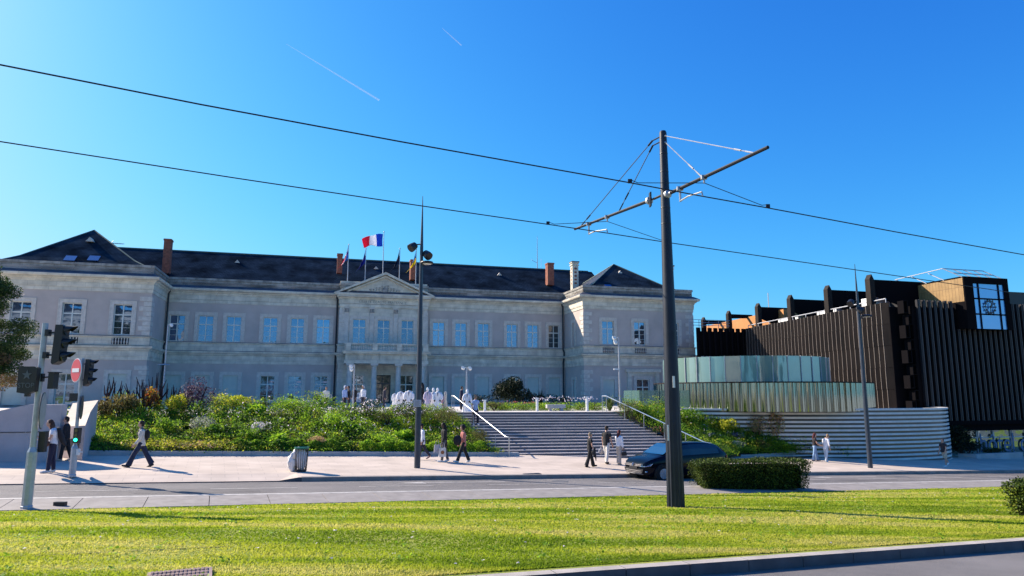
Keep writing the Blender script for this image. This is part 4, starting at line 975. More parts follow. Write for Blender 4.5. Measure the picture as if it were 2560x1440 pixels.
street_lamp(G(2176,1170),2138,660,'dark street lamp in front of the striped wall and louvred building',[(2127,757,'spot'),(2150,775,'spot'),(2166,790,'disc')])

# ================================================================== TRAFFIC SIGNALS AT THE LEFT
M['sigred'] = mat('sign_red', (0.70,0.02,0.04), 0.4); M['siggreen'] = mat('green_signal', (0,.5,.25), 0.4, emit=((0.02,1.0,0.45),3.0))
def bolted_pole(parent, h0, h1, top, r0, r1):
    b = MB(); b.tube([(0,0,0),(0,0,h1),(0,0,h1+.12)],[r0*1.0,r0,r1],8); b.tube([(0,0,h1+.12),(0,0,top)],r1,12); b.lathe([(r0*1.15,-.02),(r0*1.15,.06),(r0,.08)],(0,0,0),8)
    b.build('pole', M['galv'], parent)
def head3(parent, c, w_, h_, d_, name='signal_head'):
    """three-aspect head seen from its left side, lenses to +x"""
    b = MB(); x,y,z = c
    b.prism([(x-w_*.5,z-h_/2+.05),(x-w_*.35,z-h_/2),(x+w_*.3,z-h_/2+.08),(x+w_*.45,z+h_/2-.03),(x+w_*.3,z+h_/2),(x-w_*.4,z+h_/2)],1,y-d_/2,y+d_/2)
    o = b.build(name, M['black'], parent)
    for k in range(3):
        v = MB(); zc = z+h_/2-h_*(.14+.33*k); r = d_*.48; n = 10; vs=[]
        for i in range(n+1):
            a = pi*i/n; vs.append((x+w_*.38, y+r*cos(a), zc+r*sin(a)*1.0)); 
        for i in range(n+1):
            a = pi*i/n; L = w_*1.25*(.35+.65*sin(a)); vs.append((x+w_*.38+L, y+r*.8*cos(a), zc+r*sin(a)*.92-.01))
        v.add(vs,[(i,i+1,n+2+i,n+1+i) for i in range(n)]); v.build('visor', M['black'], o)
        v = MB(); v.disc((x+w_*.46,y,zc),(1,0,0),r*.85,.03,14); v.build('lens', M['glass_dark'], o)
    return o
b1 = G(66,1272); t1 = thing('traffic_signal', 'nearest grey signal pole with a three-lamp traffic light and a black STOP box', 'traffic light', b1)
Y1 = b1.y
def l1(px,py): p = at(px,py,Y1)-b1; return p
bolted_pole(t1, 0, l1(85,1130).z, l1(113,808).z, .115, .068)
hp = l1(152,862); head3(t1,(hp.x,0,hp.z),.24,1.0,.28)
b = MB()
for py in (832,888): z = l1(120,py).z; b.tube([(.05,0,z),(hp.x-.08,0,z+.01)],.025,6); b.obox((.09,0,z),(.05,0,0),(0,.06,0),(0,0,.08))
b.build('bracket', M['black'], t1)
sp_ = l1(81,951); b = MB(); b.prism([(-.22,-.30),(-.02,-.33),(-.02,-.40),(.05,-.40),(.05,-.33),(.22,-.27),(.24,.30),(.16,.34),(-.14,.34),(-.23,.31)],1,-.09,.05); ob = b.build('stop_box', M['black'], t1, loc=(sp_.x,-.12,sp_.z))
M['dullgrey'] = mat('unlit_symbol_grey', (0.10,0.11,0.13), 0.5)
b = MB(); pts=[]
for k in range(10):
    a = pi/2+k*pi/5; rr = .13 if k%2==0 else .05; pts.append((rr*cos(a),.13+rr*sin(a)))
b.prism(pts,1,-.10,-.091); b.build('star_symbol', M['dullgrey'], ob)
text('stop_text','STOP',.17,M['dullgrey'],ob,(0,-.095,-.13),(pi/2,0,0),.003)
q = l1(133,952); b = MB(); b.box(-.07,.07,-.1,.1,-.2,.2); b.box(-.09,.14,-.11,.11,.2,.22); b.build('side_signal', M['black'], t1, loc=(q.x,0,q.z))
b = MB(); z = q.z+.08; b.tube([(.05,0,z),(q.x-.05,0,z+.02)],.02,6); b.obox((.05,0,z),(.04,0,0),(0,.05,0),(0,0,.1)); b.build('bracket', M['black'], t1)
q = l1(103,1027); b = MB(); b.disc((q.x-.03,.10,q.z),(.90,.43,0),.44,.02,24); b.build('round_sign', M['galv'], t1)
b = MB(); b.disc((q.x-.03,.10,q.z),(.90,.43,0),.46,.012,24); b.build('sign_rim', M['black'], t1)
q = l1(95,1105); b = MB(); b.box(-.08,.08,-.06,.06,-.25,.25); b.build('pedestrian_signal', M['black'], t1, loc=(q.x+.04,0.12,q.z))
b2 = G(180,1191); t2 = thing('traffic_signal', 'farther grey signal pole with a red no-entry disc and a green pedestrian light', 'traffic light', b2)
Y2 = b2.y
def l2(px,py): return at(px,py,Y2)-b2
bolted_pole(t2,0,l2(188,1120).z,l2(204,896).z,.105,.055)
q = l2(228,932); head3(t2,(q.x-.08,0,q.z),.18,.9,.26)
b = MB()
for py in (910,950): z = l2(200,py).z; b.tube([(.03,0,z),(q.x-.14,0,z)],.02,6)
b.build('bracket', M['black'], t2)
q = l2(197,926); nrm = Vector((-.35,-.94,0)).normalized(); nrm = Vector((-.60,-.80,0)).normalized()
sgn = MB(); sgn.disc((q.x-.02,-.1,q.z),nrm,.40,.02,28); so = sgn.build('no_entry_sign', M['white'], t2)
sgn = MB(); sgn.disc(Vector((q.x-.02,-.1,q.z))+nrm*.012,nrm,.375,.012,28); s2 = sgn.build('red_disc', M['sigred'], so)
tt = nrm.cross(Vector((0,0,1))); sgn = MB(); sgn.obox(Vector((q.x-.02,-.1,q.z))+nrm*.024,tt*.27,nrm*.004,(0,0,.065)); sgn.build('white_bar', M['white'], so)
q = l2(186,993); b = MB(); b.box(-.14,.14,-.05,-.02,-.13,.13); b.build('back_plate', M['black'], t2, loc=(q.x,0,q.z))
q = l2(202,1018); b = MB(); b.disc((q.x,.05,q.z),(.90,.43,0),.40,.02,22); b.build('round_sign', M['darkpole'], t2)
q = l2(196,1088); b = MB(); b.box(-.08,.08,-.1,.08,-.25,.25); o = b.build('pedestrian_signal', M['black'], t2, loc=(q.x+.02,-.08,q.z))
for k,(mm) in enumerate((M['glass_dark'],M['glass_dark'],M['siggreen'])): b = MB(); b.disc((.01,-.105,.16-.15*k),(0,1,0),.055,.02,14); b.build('lamp', mm, o)
q = l2(193,1130); b = MB(); b.box(-.03,.05,-.05,.05,-.1,.1); b.tube([(.05,0,0),(.15,0,0)],.02,6); b.build('push_button', M['white'], t2, loc=(q.x+.02,0,q.z))

# ================================================================== LITTER BIN WITH A BAG
bb_ = G(752,1179); r = thing('litter_bin', 'slatted litter bin with a green lid standing on the sidewalk kerb', 'litter bin', bb_)
b = MB()
for k in range(18):
    a = 2*pi*k/18; b.tube([(.20*cos(a),.20*sin(a),.03),(.25*cos(a),.25*sin(a),.86)],.011,5)
b.tube([(.2*cos(i*pi/10),.2*sin(i*pi/10),.05) for i in range(21)],.015,5); b.tube([(.25*cos(i*pi/10),.25*sin(i*pi/10),.86) for i in range(21)],.018,5); b.lathe([(.2,0),(.2,.04),(.01,.04)],(0,0,0),16)
b.build('basket', M['black'], r)
b = MB(); b.lathe([(.255,.85),(.275,.86),(.275,.92),(.24,.925),(.24,.90),(.05,.90)],(0,0,0),20); b.build('lid', mat('green_lid',(0.02,0.16,0.10),.4), r)
def blob(b, c, r, seed, n=18, m_=12, amp=.16, fr=5, sq=0.0):
    rr = np.random.default_rng(seed); ph = rr.uniform(0,6,6)
    k0 = len(b.v); b.ball(c,r,n,m_); c = Vector(c)
    for i in range(k0,len(b.v)):
        p = Vector(b.v[i])-c; d = p.normalized() if p.length else Vector((0,0,1))
        s = (1+sq*(1/max(abs(d.x)/1.0,abs(d.y),abs(d.z))-1)) if sq else 1.0
        s = s+amp*(sin(fr*d.x+ph[0])*cos(fr*d.y+ph[1])+.5*sin(fr*2*d.z+ph[2]+3*d.x)); b.v[i] = tuple(c+p*s)
M['bag'] = mat('white_plastic_bag', (0.68,0.67,0.68), 0.35, bump=0.6, bscale=14, var=.12, scale=4)
b = MB(); blob(b,(0,0,.46),(.215,.215,.41),3,amp=.05); bg1 = b.build('rubbish_bag', M['bag'], smooth=True, loc=bb_); tag(bg1,'white rubbish bag stuffed inside the slatted litter bin','bag','white rubbish bags at the litter bin')
b = MB(); blob(b,(-.03,0,.34),(.20,.2,.34),5,amp=.2); b.tube([(.02,0,.5),(.12,0,.78),(.2,0,.9)],[.17,.12,.05],10); bg2 = b.build('rubbish_bag', M['bag'], smooth=True, loc=bb_+Vector((-.30,.0,0))); tag(bg2,'white rubbish bag slumped against the left side of the litter bin','bag','white rubbish bags at the litter bin')

# access grate in the lawn, small kerb marker
g0_ = G(448,1444); gb = thing('access_grate', 'rust-pink ribbed access plate set in the lawn at the bottom edge', 'grate', g0_, radians(23))
b = MB(); b.box(-.35,.35,-.35,.3,-.1,.02); o = b.build('frame', mat('pink_plate',(0.28,0.20,0.18),.8,var=.2,scale=8), gb)
b = MB()
for k in range(14):
    for j in range(4): b.box(-.31+k*.045,-.285+k*.045,-.30+j*.15,-.19+j*.15,.02,.035)
b.build('ribs', mat('pink_ribs',(0.20,0.13,0.12),.8), gb)
q = G(150,1266); b = MB(); b.box(-.14,.14,-.06,.06,0,.11); o = b.build('kerb_marker', M['black'], loc=q); tag(o,'small black block on the kerb near the nearest signal pole','marker')
# grooves of the grass tram track: broken dark lines where the turf has sunk beside the rails
rg_ = random.Random(4)
for k,v_ in enumerate((11.4,17.3)):
    b = MB(); u = -24.0
    while u < 50:
        L = rg_.uniform(.3,2.2)
        if rg_.random() < .55:
            w0 = rg_.uniform(.02,.045); vo = v_+rg_.uniform(-.03,.03); b.quad(uv(u,vo,.014),uv(u+L,vo,.014),uv(u+L*.9,vo+w0,.014),uv(u+L*.1,vo+w0,.014))
        u += L
    o = b.build('tram_groove', M['soil']); o['kind'] = 'structure'

# ================================================================== BLACK CAR
M['carpaint'] = mat('black_car_paint', (0.003,0.004,0.010), 0.12, metal=0.0, spec=0.22, coat=0.0)
M['carglass'] = glassmat('car_glass', (0.003,0.004,0.005), 0.05, 0.02, 0.0)
M['windscreen'] = glassmat('windscreen_glass', (0.01,0.05,0.07), 0.34, 0.03, 0.0, (0.35,0.70,0.85))
M['tyre'] = mat('tyre', (0.012,0.012,0.013), 0.9); M['chromecar'] = mat('car_chrome', (0.8,0.8,0.82), 0.12, metal=1.0)
M['headlight'] = mat('headlight_glass', (0.10,0.13,0.16), 0.08, spec=1.0, coat=1.0)
cf = G(1596,1199); cr = Vector((UX,UY,0))
# local axes: +x forward (towards the left of the picture), y to the car's left
car_c = uv(-UY*0, 0)
ang = radians(27)+pi
mid = cf+Vector((cos(radians(27)),sin(radians(27)),0))*2.45+Vector((-UY,UX,0))*.5; mid.z = gz(mid.x,mid.y)-.0
car = thing('parked_car', 'black hatchback car on the far road, partly hidden by the tram pole and hedge', 'car', mid, ang)
car.rotation_euler = (0, -math.atan(SL)*-1, ang) ; car.rotation_euler = (0, 0, ang); car.scale = (1.15,1.05,1.06)
car.rotation_mode = 'XYZ'
# body: cross-sections along x, each a half-outline (y,z) mirrored
xs_ = [-2.02,-1.98,-1.85,-1.5,-1.1,-.6,-.1,.4,.75,1.05,1.4,1.75,1.93,2.02]
belt = [.86,.92,.97,.98,.97,.96,.95,.94,.935,.925,.89,.82,.74,.62]
roofz = [.88,1.00,1.18,1.38,1.45,1.48,1.48,1.44,1.27,1.06,.95,.87,.77,.63]
hw = [.66,.74,.80,.85,.87,.875,.875,.875,.87,.865,.84,.78,.70,.60]
rw_ = [.55,.57,.59,.60,.61,.62,.62,.61,.65,.72,.76,.71,.63,.50]
sec = []
for x,bz,rz,h,rwid in zip(xs_,belt,roofz,hw,rw_):
    zb0 = .20 if abs(x) < 1.9 else .28
    sec.append([(x,h*.88,zb0),(x,h*.97,.34),(x,h,.55),(x,h*.985,bz*.88),(x,h*.95,bz),(x,rwid+ (h*.95-rwid)*.5 if rz-bz>.12 else h*.86, (bz+rz)/2+.01),(x,rwid,rz-.05 if rz-bz>.12 else rz-.012),(x,rwid*.7,rz-.005),(x,0,rz+.012)])
b = MB(); m_ = len(sec[0])
for sgn_ in (1,-1):
    k0 = len(b.v)
    for s in sec: b.v.extend([(x,y*sgn_,z) for (x,y,z) in s])
    for i in range(len(sec)-1):
        for j in range(m_-1):
            q = (k0+i*m_+j,k0+(i+1)*m_+j,k0+(i+1)*m_+j+1,k0+i*m_+j+1); q = q if sgn_ == 1 else q[::-1]; b.f.append(q); b.m.append(0)
    for e_ in (0,len(sec)-1):
        b.f.append(tuple(k0+e_*m_+j for j in range(m_))); b.m.append(0)
body = b.build('body', M['carpaint'], car)
bm = bmesh.new(); bm.from_mesh(body.data); bmesh.ops.remove_doubles(bm, verts=bm.verts, dist=.002); bmesh.ops.recalc_face_normals(bm, faces=bm.faces); bm.to_mesh(body.data); bm.free()
autosmooth(body, 55)
def arch(x):
    b = MB(); b.tube([(x,-.885,.33),(x,.885,.33)],.36,24); return b
for x in (-1.28,1.28):
    b = arch(x); b.build('wheel_arch', M['tyre'], car)
    for s in (-1,1):
        b = MB(); y0, y1 = (s*.70, s*.90); b.tube([(x,y0,.315),(x,y0+s*.03,.315),(x,y1-s*.03,.315),(x,y1,.315)],[.29,.315,.315,.29],28); wh = b.build('wheel', M['tyre'], car)
        b = MB(); b.tube([(x,y1,.315),(x,y1+s*.005,.315)],.20,24)
        for k in range(5): a = k*2*pi/5; b.obox((x+.1*cos(a),y1+s*.012,.315+.1*sin(a)),(.1*cos(a),0,.1*sin(a)),(0,.008,0),(-.022*sin(a),0,.022*cos(a)))
        b.build('rim', M['galv'], wh)
# windows follow the sections: side glass, windscreen, rear glass, slightly proud
def glass_side(s,x0,x1,name):
    pts = []
    for i,x in enumerate(xs_):
        if x0-1e-6 <= x <= x1+1e-6: pts.append((x,sec[i]))
    b = MB()
    for (xa,sa),(xb,sb) in zip(pts,pts[1:]):
        def pp_(q,f0): a = Vector(q[4]); c = Vector(q[6]); v = a.lerp(c,f0); return Vector((v.x,(v.y+.012)*s,v.z))
        mida = Vector((sa[5][0],(sa[5][1]+.012)*s,sa[5][2])); midb = Vector((sb[5][0],(sb[5][1]+.012)*s,sb[5][2]))
        q = [pp_(sa,.08),pp_(sb,.08),midb,mida]; b.quad(*(q if s>0 else q[::-1])); q = [mida,midb,pp_(sb,.93),pp_(sa,.93)]; b.quad(*(q if s>0 else q[::-1]))
    return b.build(name, M['carglass'], car)
for s in (1,-1): glass_side(s,-1.5,-.15+.06,'side_window'); glass_side(s,-.1,.75,'side_window')
b = MB(); b.quad((1.02,-.68,1.005),(1.02,.68,1.005),(.47,.55,1.375),(.47,-.55,1.375)); 
b = MB()
def rowpt(x,f): 
    i = max(k for k in range(len(xs_)) if xs_[k] <= x+1e-9); i = min(i,len(xs_)-2); t_ = (x-xs_[i])/(xs_[i+1]-xs_[i]); return roofz[i]+(roofz[i+1]-roofz[i])*t_, rw_[i]+(rw_[i+1]-rw_[i])*t_
px_ = [1.14,1.05,.9,.75,.6,.48]
for xa,xb in zip(px_,px_[1:]):
    (za,wa),(zc,wc) = rowpt(xa,0),rowpt(xb,0); b.quad((xa+.01,-wa*.90,za+.010),(xa+.01,wa*.90,za+.010),(xb+.01,wc*.90,zc+.010),(xb+.01,-wc*.90,zc+.010))
b.build('windscreen', M['windscreen'], car)
# front: grille, bars, badge, headlights, bumper intake with chrome strips, fog lights
b = MB(); b.prism([(-.44,.60),(.44,.60),(.50,.68),(-.50,.68)],0,2.0,2.035); o = b.build('grille', M['black'], car)
for z in (.605,.655): b = MB(); b.box(2.035,2.05,-.50,.50,z,z+.014); b.build('chrome_strip', M['chromecar'], o)
b = MB(); b.disc((2.055,0,.655),(1,0,0),.068,.02,22); bd = b.build('badge', M['darkpole'], car)
b = MB(); b.tube([(2.068,.06*cos(i*pi/10),.655+.06*sin(i*pi/10)) for i in range(21)],.007,5)
for pts in ([(-.032,.052),(-.012,.004),(0,.03),(.012,.004),(.032,.052)],[(-.05,.022),(-.024,-.046),(0,.0),(.024,-.046),(.05,.022)]): b.tube([(2.068,y,.655+z) for y,z in pts],.006,5)
b.build('badge_letters', M['chromecar'], bd)
for s in (1,-1):
    b = MB(); b.add([(2.04,s*.48,.60),(1.98,s*.66,.60),(1.80,s*.79,.64),(1.72,s*.83,.72),(1.90,s*.74,.725),(2.02,s*.50,.68)],[(0,1,2,3,4,5)]); b.add([(2.05,s*.48,.595),(1.99,s*.67,.595),(1.81,s*.80,.635),(1.81,s*.80,.65),(1.99,s*.67,.61),(2.05,s*.48,.61)],[(0,1,4,5),(1,2,3,4)])
    b.mi = 1; b.tube([(2.05,s*.48,.60),(1.995,s*.67,.60),(1.815,s*.80,.64),(1.74,s*.84,.72)],.009,5); b.mi=0
    b.build('headlight', [M['headlight'],M['chromecar']], car)
    b = MB(); b.ball((1.93,s*.66,.40),(.05,.07,.035),10,6); b.build('fog_light', M['chromecar'], car)
    b = MB(); b.ball((.80,s*.98,.99),(.08,.10,.07),10,8); b.tube([(.82,s*.86,.94),(.82,s*.93,.97)],.025,6); b.build('mirror', M['carpaint'], car)
b = MB(); b.prism([(-.52,.28),(.52,.28),(.62,.50),(-.62,.50)],0,1.95,2.045); o = b.build('bumper_intake', M['black'], car)
for z,w_ in ((.30,.62),(.36,.52),(.42,.5)): b = MB(); b.box(2.045,2.06,-w_,w_,z,z+(.02 if z<.33 else .012)); b.build('chrome_strip', M['chromecar'], o)
b = MB(); b.box(2.05,2.065,-.26,.26,.50,.60); b.build('number_plate', M['black'], car)
for s in (1,-1):
    b = MB(); b.box(-.98,-.80,s*.875-.012,s*.875+.012,.83,.86); b.build('door_handle', M['carpaint'], car)
    b = MB(); b.add([(-2.03,s*.5,.72),(-1.98,s*.75,.72),(-1.85,s*.82,.75),(-1.85,s*.80,.90),(-1.99,s*.72,.88),(-2.03,s*.5,.86)],[(0,1,2,3,4,5)]); b.build('tail_light', mat('tail_red_%d'%(s+1),(0.25,0.01,0.01),.2), car)

# ================================================================== CONTRAILS
m, t_, b_s = _new('ice_trail'); tr_ = t_.nodes.new('ShaderNodeBsdfTranslucent'); tr_.inputs[0].default_value = (1,1,1,1); df_ = t_.nodes.new('ShaderNodeBsdfDiffuse'); df_.inputs[0].default_value = (1,1,1,1)
tp2 = t_.nodes.new('ShaderNodeBsdfTransparent'); a1 = t_.nodes.new('ShaderNodeMixShader'); a2 = t_.nodes.new('ShaderNodeMixShader'); a2.inputs[0].default_value = .84
t_.links.new(tr_.outputs[0],a1.inputs[1]); t_.links.new(df_.outputs[0],a1.inputs[2]); t_.links.new(a1.outputs[0],a2.inputs[1]); t_.links.new(tp2.outputs[0],a2.inputs[2]); t_.links.new(a2.outputs[0],t_.nodes['Material Output'].inputs[0]); M['trail'] = m
for (p0,p1,w0,w1,lab) in (((716,110),(947,250),9,1.6*9,'long thin white vapour trail high in the sky above the town hall'),((1105,70),(1153,113),9,9,'short faint white vapour trail near the top middle of the sky')):
    b = MB(); A_ = at(*p0,9000.); B_ = at(*p1,9000.); b.tube([A_,A_.lerp(B_,.5),B_],[3,10 if w1>9 else 7,15 if w1>9 else 9],6)
    o = b.build('contrail', M['trail']); tag(o,lab,'contrail','vapour trails')

# repairs and covers in the far road and pavement
b = MB()
for (u0,u1,v0,v1) in ((-2,1.4,22.9,24.1),(14.5,16.2,24.2,25.6),(24,29,23.0,23.8),(40,43,24.4,25.9)): b.quad(uv(u0,v0,.004),uv(u1,v0,.004),uv(u1,v1,.004),uv(u0,v1,.004))
b.build('road_patches', mat('asphalt_patch',(0.12,0.11,0.105),.9,var=.2,scale=2))['kind'] = 'structure'
for (u_,v_,lab) in ((12.6,24.9,'round iron manhole cover in the far road left of the black car'),(31.5,24.8,'round iron manhole cover in the far road right of the box hedge')):
    c_ = uv(u_,v_); b = MB(); b.lathe([(.33,-.02),(.33,.012),(.28,.014),(.05,.014)],(0,0,0),20); o = b.build('manhole_cover', M['kerb_dark'], loc=c_); tag(o,lab,'manhole cover')
c_ = G(1325,1185); b = MB(); b.box(-.45,.45,-.16,.16,-.1,.012); o = b.build('drain_grate', M['black'], loc=c_); o.rotation_euler.z = radians(23); tag(o,'black kerb drain grate in the sidewalk edge below the stairs','drain')
# ================================================================== PLANTS
def mesh_np(name, V, nper, m, smooth=False):
    """V (N*nper,3): one n-gon per nper vertices"""
    me = bpy.data.meshes.new(name); n = len(V); F = n//nper
    me.vertices.add(n); me.vertices.foreach_set('co', np.ascontiguousarray(V, dtype=np.float32).ravel())
    me.loops.add(n); me.loops.foreach_set('vertex_index', np.arange(n, dtype=np.int32))
    me.polygons.add(F); me.polygons.foreach_set('loop_start', np.arange(0, n, nper, dtype=np.int32))
    me.update(calc_edges=True)
    for mm in (m if isinstance(m, list) else [m]): me.materials.append(mm)
    return me
def unit(a): return a/np.maximum(np.linalg.norm(a, axis=1, keepdims=True), 1e-9)
def leaves(C, size, up=0.35, aspect=0.5, rng=RNG, tip=None):
    """pointed leaves (4 verts each) at centres C; normals random with an upward bias"""
    n = len(C); N = unit(rng.normal(size=(n,3))+np.array([0,0,up*2])); T = rng.normal(size=(n,3)) if tip is None else tip+rng.normal(size=(n,3))*.35
    T = unit(T-N*(T*N).sum(1,keepdims=True)); B = np.cross(N,T); s = (size*rng.uniform(.6,1.35,n))[:,None] if np.isscalar(size) else size[:,None]
    V = np.stack([C-T*s*.5, C+B*s*aspect*.5+T*s*.05, C+T*s*.5-N*s*.08, C-B*s*aspect*.5+T*s*.05], 1)
    return V.reshape(-1,3)
def blob_pts(n, r, rng, lumps=9, shell=.55, flat=0.0, lump_r=.42):
    """points through an uneven crown: a set of lumps on an ellipsoid, dense towards their skins"""
    r = np.array(r); cs = unit(rng.normal(size=(lumps,3))); cs[:,2] = np.abs(cs[:,2])*(1-flat)-.15; cs = cs*rng.uniform(.35,.72,(lumps,1))
    k = rng.integers(0,lumps,n); d = unit(rng.normal(size=(n,3))); rad = (shell+(1-shell)*rng.random(n))[:,None]**.7
    lr = rng.uniform(.75,1.25,lumps)[k][:,None]*lump_r
    return (cs[k]+d*rad*lr)*r
KM = {
 'green': leafmat('leaf_green', [(.030,.095,.010),(.095,.22,.016),(.19,.33,.025)], .45),
 'dark': leafmat('leaf_dark', [(.010,.024,.006),(.026,.055,.010),(.07,.11,.02)], .25),
 'bright': leafmat('leaf_bright', [(.07,.17,.012),(.16,.33,.02),(.31,.46,.03)], .48),
 'yellow': leafmat('leaf_yellow', [(.20,.27,.015),(.38,.42,.03),(.55,.52,.06)], .4),
 'purple': leafmat('leaf_purple', [(.025,.012,.022),(.07,.035,.06),(.20,.13,.18)], .2),
 'brown': leafmat('leaf_brown', [(.05,.035,.012),(.13,.13,.03),(.22,.17,.07)], .35),
 'redyellow': leafmat('leaf_redyellow', [(.25,.04,.015),(.38,.20,.03),(.30,.32,.04)], .4),
 'greywhite': leafmat('leaf_greywhite', [(.10,.13,.07),(.34,.36,.26),(.62,.62,.52)], .2),
 'olive': leafmat('leaf_olive', [(.030,.040,.010),(.075,.085,.018),(.16,.15,.035)], .35),
 'pinkdry': leafmat('leaf_pinkdry', [(.30,.16,.09),(.50,.34,.20),(.22,.28,.06)], .45),
 'lavender': leafmat('leaf_lavender', [(.08,.06,.22),(.20,.15,.45),(.40,.33,.65)], .4),
 'flower': leafmat('petal_white', [(.75,.72,.78),(.62,.52,.70),(.85,.80,.75)], .4),
 'redflower': leafmat('petal_red', [(.55,.04,.05),(.65,.20,.20)], .3),
 'yellowflower': leafmat('petal_yellow', [(.75,.50,.03),(.80,.65,.10)], .3),
 'hedge': leafmat('leaf_hedge', [(.012,.028,.004),(.035,.065,.008),(.14,.19,.018)], .12),
 'tree': leafmat('leaf_tree', [(.012,.030,.008),(.035,.070,.014),(.085,.13,.025)], .25),
 'treered': leafmat('leaf_tree_reddish', [(.10,.06,.03),(.16,.15,.04),(.24,.12,.08)], .35),
 'black': leafmat('leaf_black_shaded', [(.004,.009,.004),(.009,.018,.006),(.02,.035,.010)], .1),  # near black: the town hall's shade is put into terrace shrubs' leaf colour
 'twig': leafmat('dark_twig', [(.035,.018,.016),(.07,.03,.03)], 0),
 'blade': leafmat('blade_green', [(.02,.045,.012),(.06,.10,.02),(.20,.25,.06)], .25),
 'darkblade': leafmat('blade_dark', [(.012,.022,.014),(.03,.05,.028)], .1),
}
def lineat(px, p0, p1, py=1080):
    az = math.degrees(atan2(p1.y-p0.y, p1.x-p0.x)); return onplane(px, py, p0, az)
LB0, LB1 = uv(-4.9,34.12), uv(13.7,34.12); LT0, LT1 = Vector((-22.5,35.3,TZ)), Vector((-3.9,43.3,TZ))
def bank_left(a, b):
    p = LB0.lerp(LB1,a); q = LT0.lerp(LT1,a); p.z = gz(p.x,p.y)+.12; q.z = TZ; r = p.lerp(q,b); return r
RC = [(Vector((BR.x+.4,BR.y+.2,0)),Vector((6.5,44.3,TZ))),(G(1850,1141),Vector((10.3,46.0,TZ-.1))),(G(1970,1141),Vector((15,44.85,-2.9))),(G(2110,1141),Vector((21.3,44.7,-3.9)))]
def bank_right(a, b):
    a = min(.9999,max(0,a))*3; i = int(a); f = a-i
    p = RC[i][0].lerp(RC[i+1][0],f); q = RC[i][1].lerp(RC[i+1][1],f); p.z = gz(p.x,p.y)+.12; q.z = RC[i][1].z*(1-f)+RC[i+1][1].z*f
    return p.lerp(q,b)
for nm, fn in (('soil_bank_left',bank_left),('soil_bank_right',bank_right)):
    b = MB(); n = 18
    for i in range(n):
        for j in range(6): b.quad(fn(i/n,j/6),fn((i+1)/n,j/6),fn((i+1)/n,(j+1)/6),fn(i/n,(j+1)/6))
    b.quad(fn(0,0)-Vector((0,0,.6)),fn(1,0)-Vector((0,0,.6)),fn(1,0),fn(0,0))
    o = b.build('flower_bank_soil', M['soil']); o['kind'] = 'structure'
def bank_pos(px, b, side='L', py=1080):
    """point on the bank at height fraction b under picture column px"""
    fn = bank_left if side == 'L' else bank_right
    best = None
    for i in range(201):
        p = fn(i/200,b); d = Vector((p.x,p.y,0)); x = p.x*cos(TH)*0+p.x; yy = p.y*cos(TH)+p.z*sin(TH); sx = 1280+FPX*p.x/yy
        if best is None or abs(sx-px) < best[0]: best = (abs(sx-px),p)
    return best[1]
# herb masses: nobody could count them
def herb_mass(name, label_, fn, dens, mats, hfun, rng, leaf=.10, per=64, amin=0.0, amax=1.0):
    N = dens; a = rng.uniform(amin,amax,N); b = rng.uniform(.0,1.0,N); sel = rng.random(N)
    for mi,(mname,p0,p1) in enumerate(mats):
        C = []
        for k in np.where((sel>=p0)&(sel<p1))[0]:
            p = fn(a[k],b[k]); h = hfun(a[k],b[k],rng); w_ = rng.uniform(.10,.27)
            d = rng.normal(size=(per,3))*np.array([w_,w_,0]); d[:,2] = rng.uniform(.02,1,per)**.8*h
            C.append(d+np.array(p))
        C = np.concatenate(C)
        o = bpy.data.objects.new(name, mesh_np(name, leaves(C,leaf,up=.5,aspect=.42,rng=rng), 4, KM[mname])); put(o); o['kind'] = 'stuff'; o['label'] = label_+' ('+mname+' leaves)'
def hL(a,b,r): 
    base = .36+.66*b+.15*sin(a*23)+.12*sin(a*51+b*9); base *= (.55 if b < .15 else 1); 
    if a < .10: base *= .5
    if a > .6: base *= 1-.5*min(1,(a-.6)/.12)
    return max(.15,base*r.uniform(.5,1.25))
rg = np.random.default_rng(11)
herb_mass('herbs', 'dense herbs and perennials covering the flower bank', bank_left, 2500, [('green',0,.36),('bright',.36,.67),('dark',.67,.84),('yellow',.84,.94),('olive',.94,1)], hL, rg)
herb_mass('herbs', 'herbs and perennials on the bank right of the stairs', bank_right, 1700, [('green',0,.5),('dark',.5,.66),('bright',.66,.9),('yellow',.9,1)], lambda a,b,r: (.48+.3*b+.15*sin(a*30))*r.uniform(.6,1.2), rg)
# flower dots over the mass
def flowers(fn, n, mname, hf, rng, amin, amax, size=.07, bmin=.15, bmax=1.0, lab='white and lilac flower heads over the bank'):
    C = []
    for k in range(n):
        a, b = rng.uniform(amin,amax), rng.uniform(bmin,bmax); p = fn(a,b); h = hf(a,b,rng)*1.05
        for j in range(3): C.append([p.x+rng.normal()*.04,p.y+rng.normal()*.04,p.z+h+rng.normal()*.04])
    o = bpy.data.objects.new('flowers', mesh_np('flowers', leaves(np.array(C),size,up=.2,aspect=.8,rng=rng),4,KM[mname])); put(o); o['kind'] = 'stuff'; o['label'] = lab
flowers(bank_left, 190, 'flower', hL, rg, .25, .98, .06); flowers(bank_left, 120, 'flower', hL, rg, .55, .95, .06, .3, .75)
flowers(bank_right, 120, 'flower', lambda a,b,r: .6, rg, .1, .9)
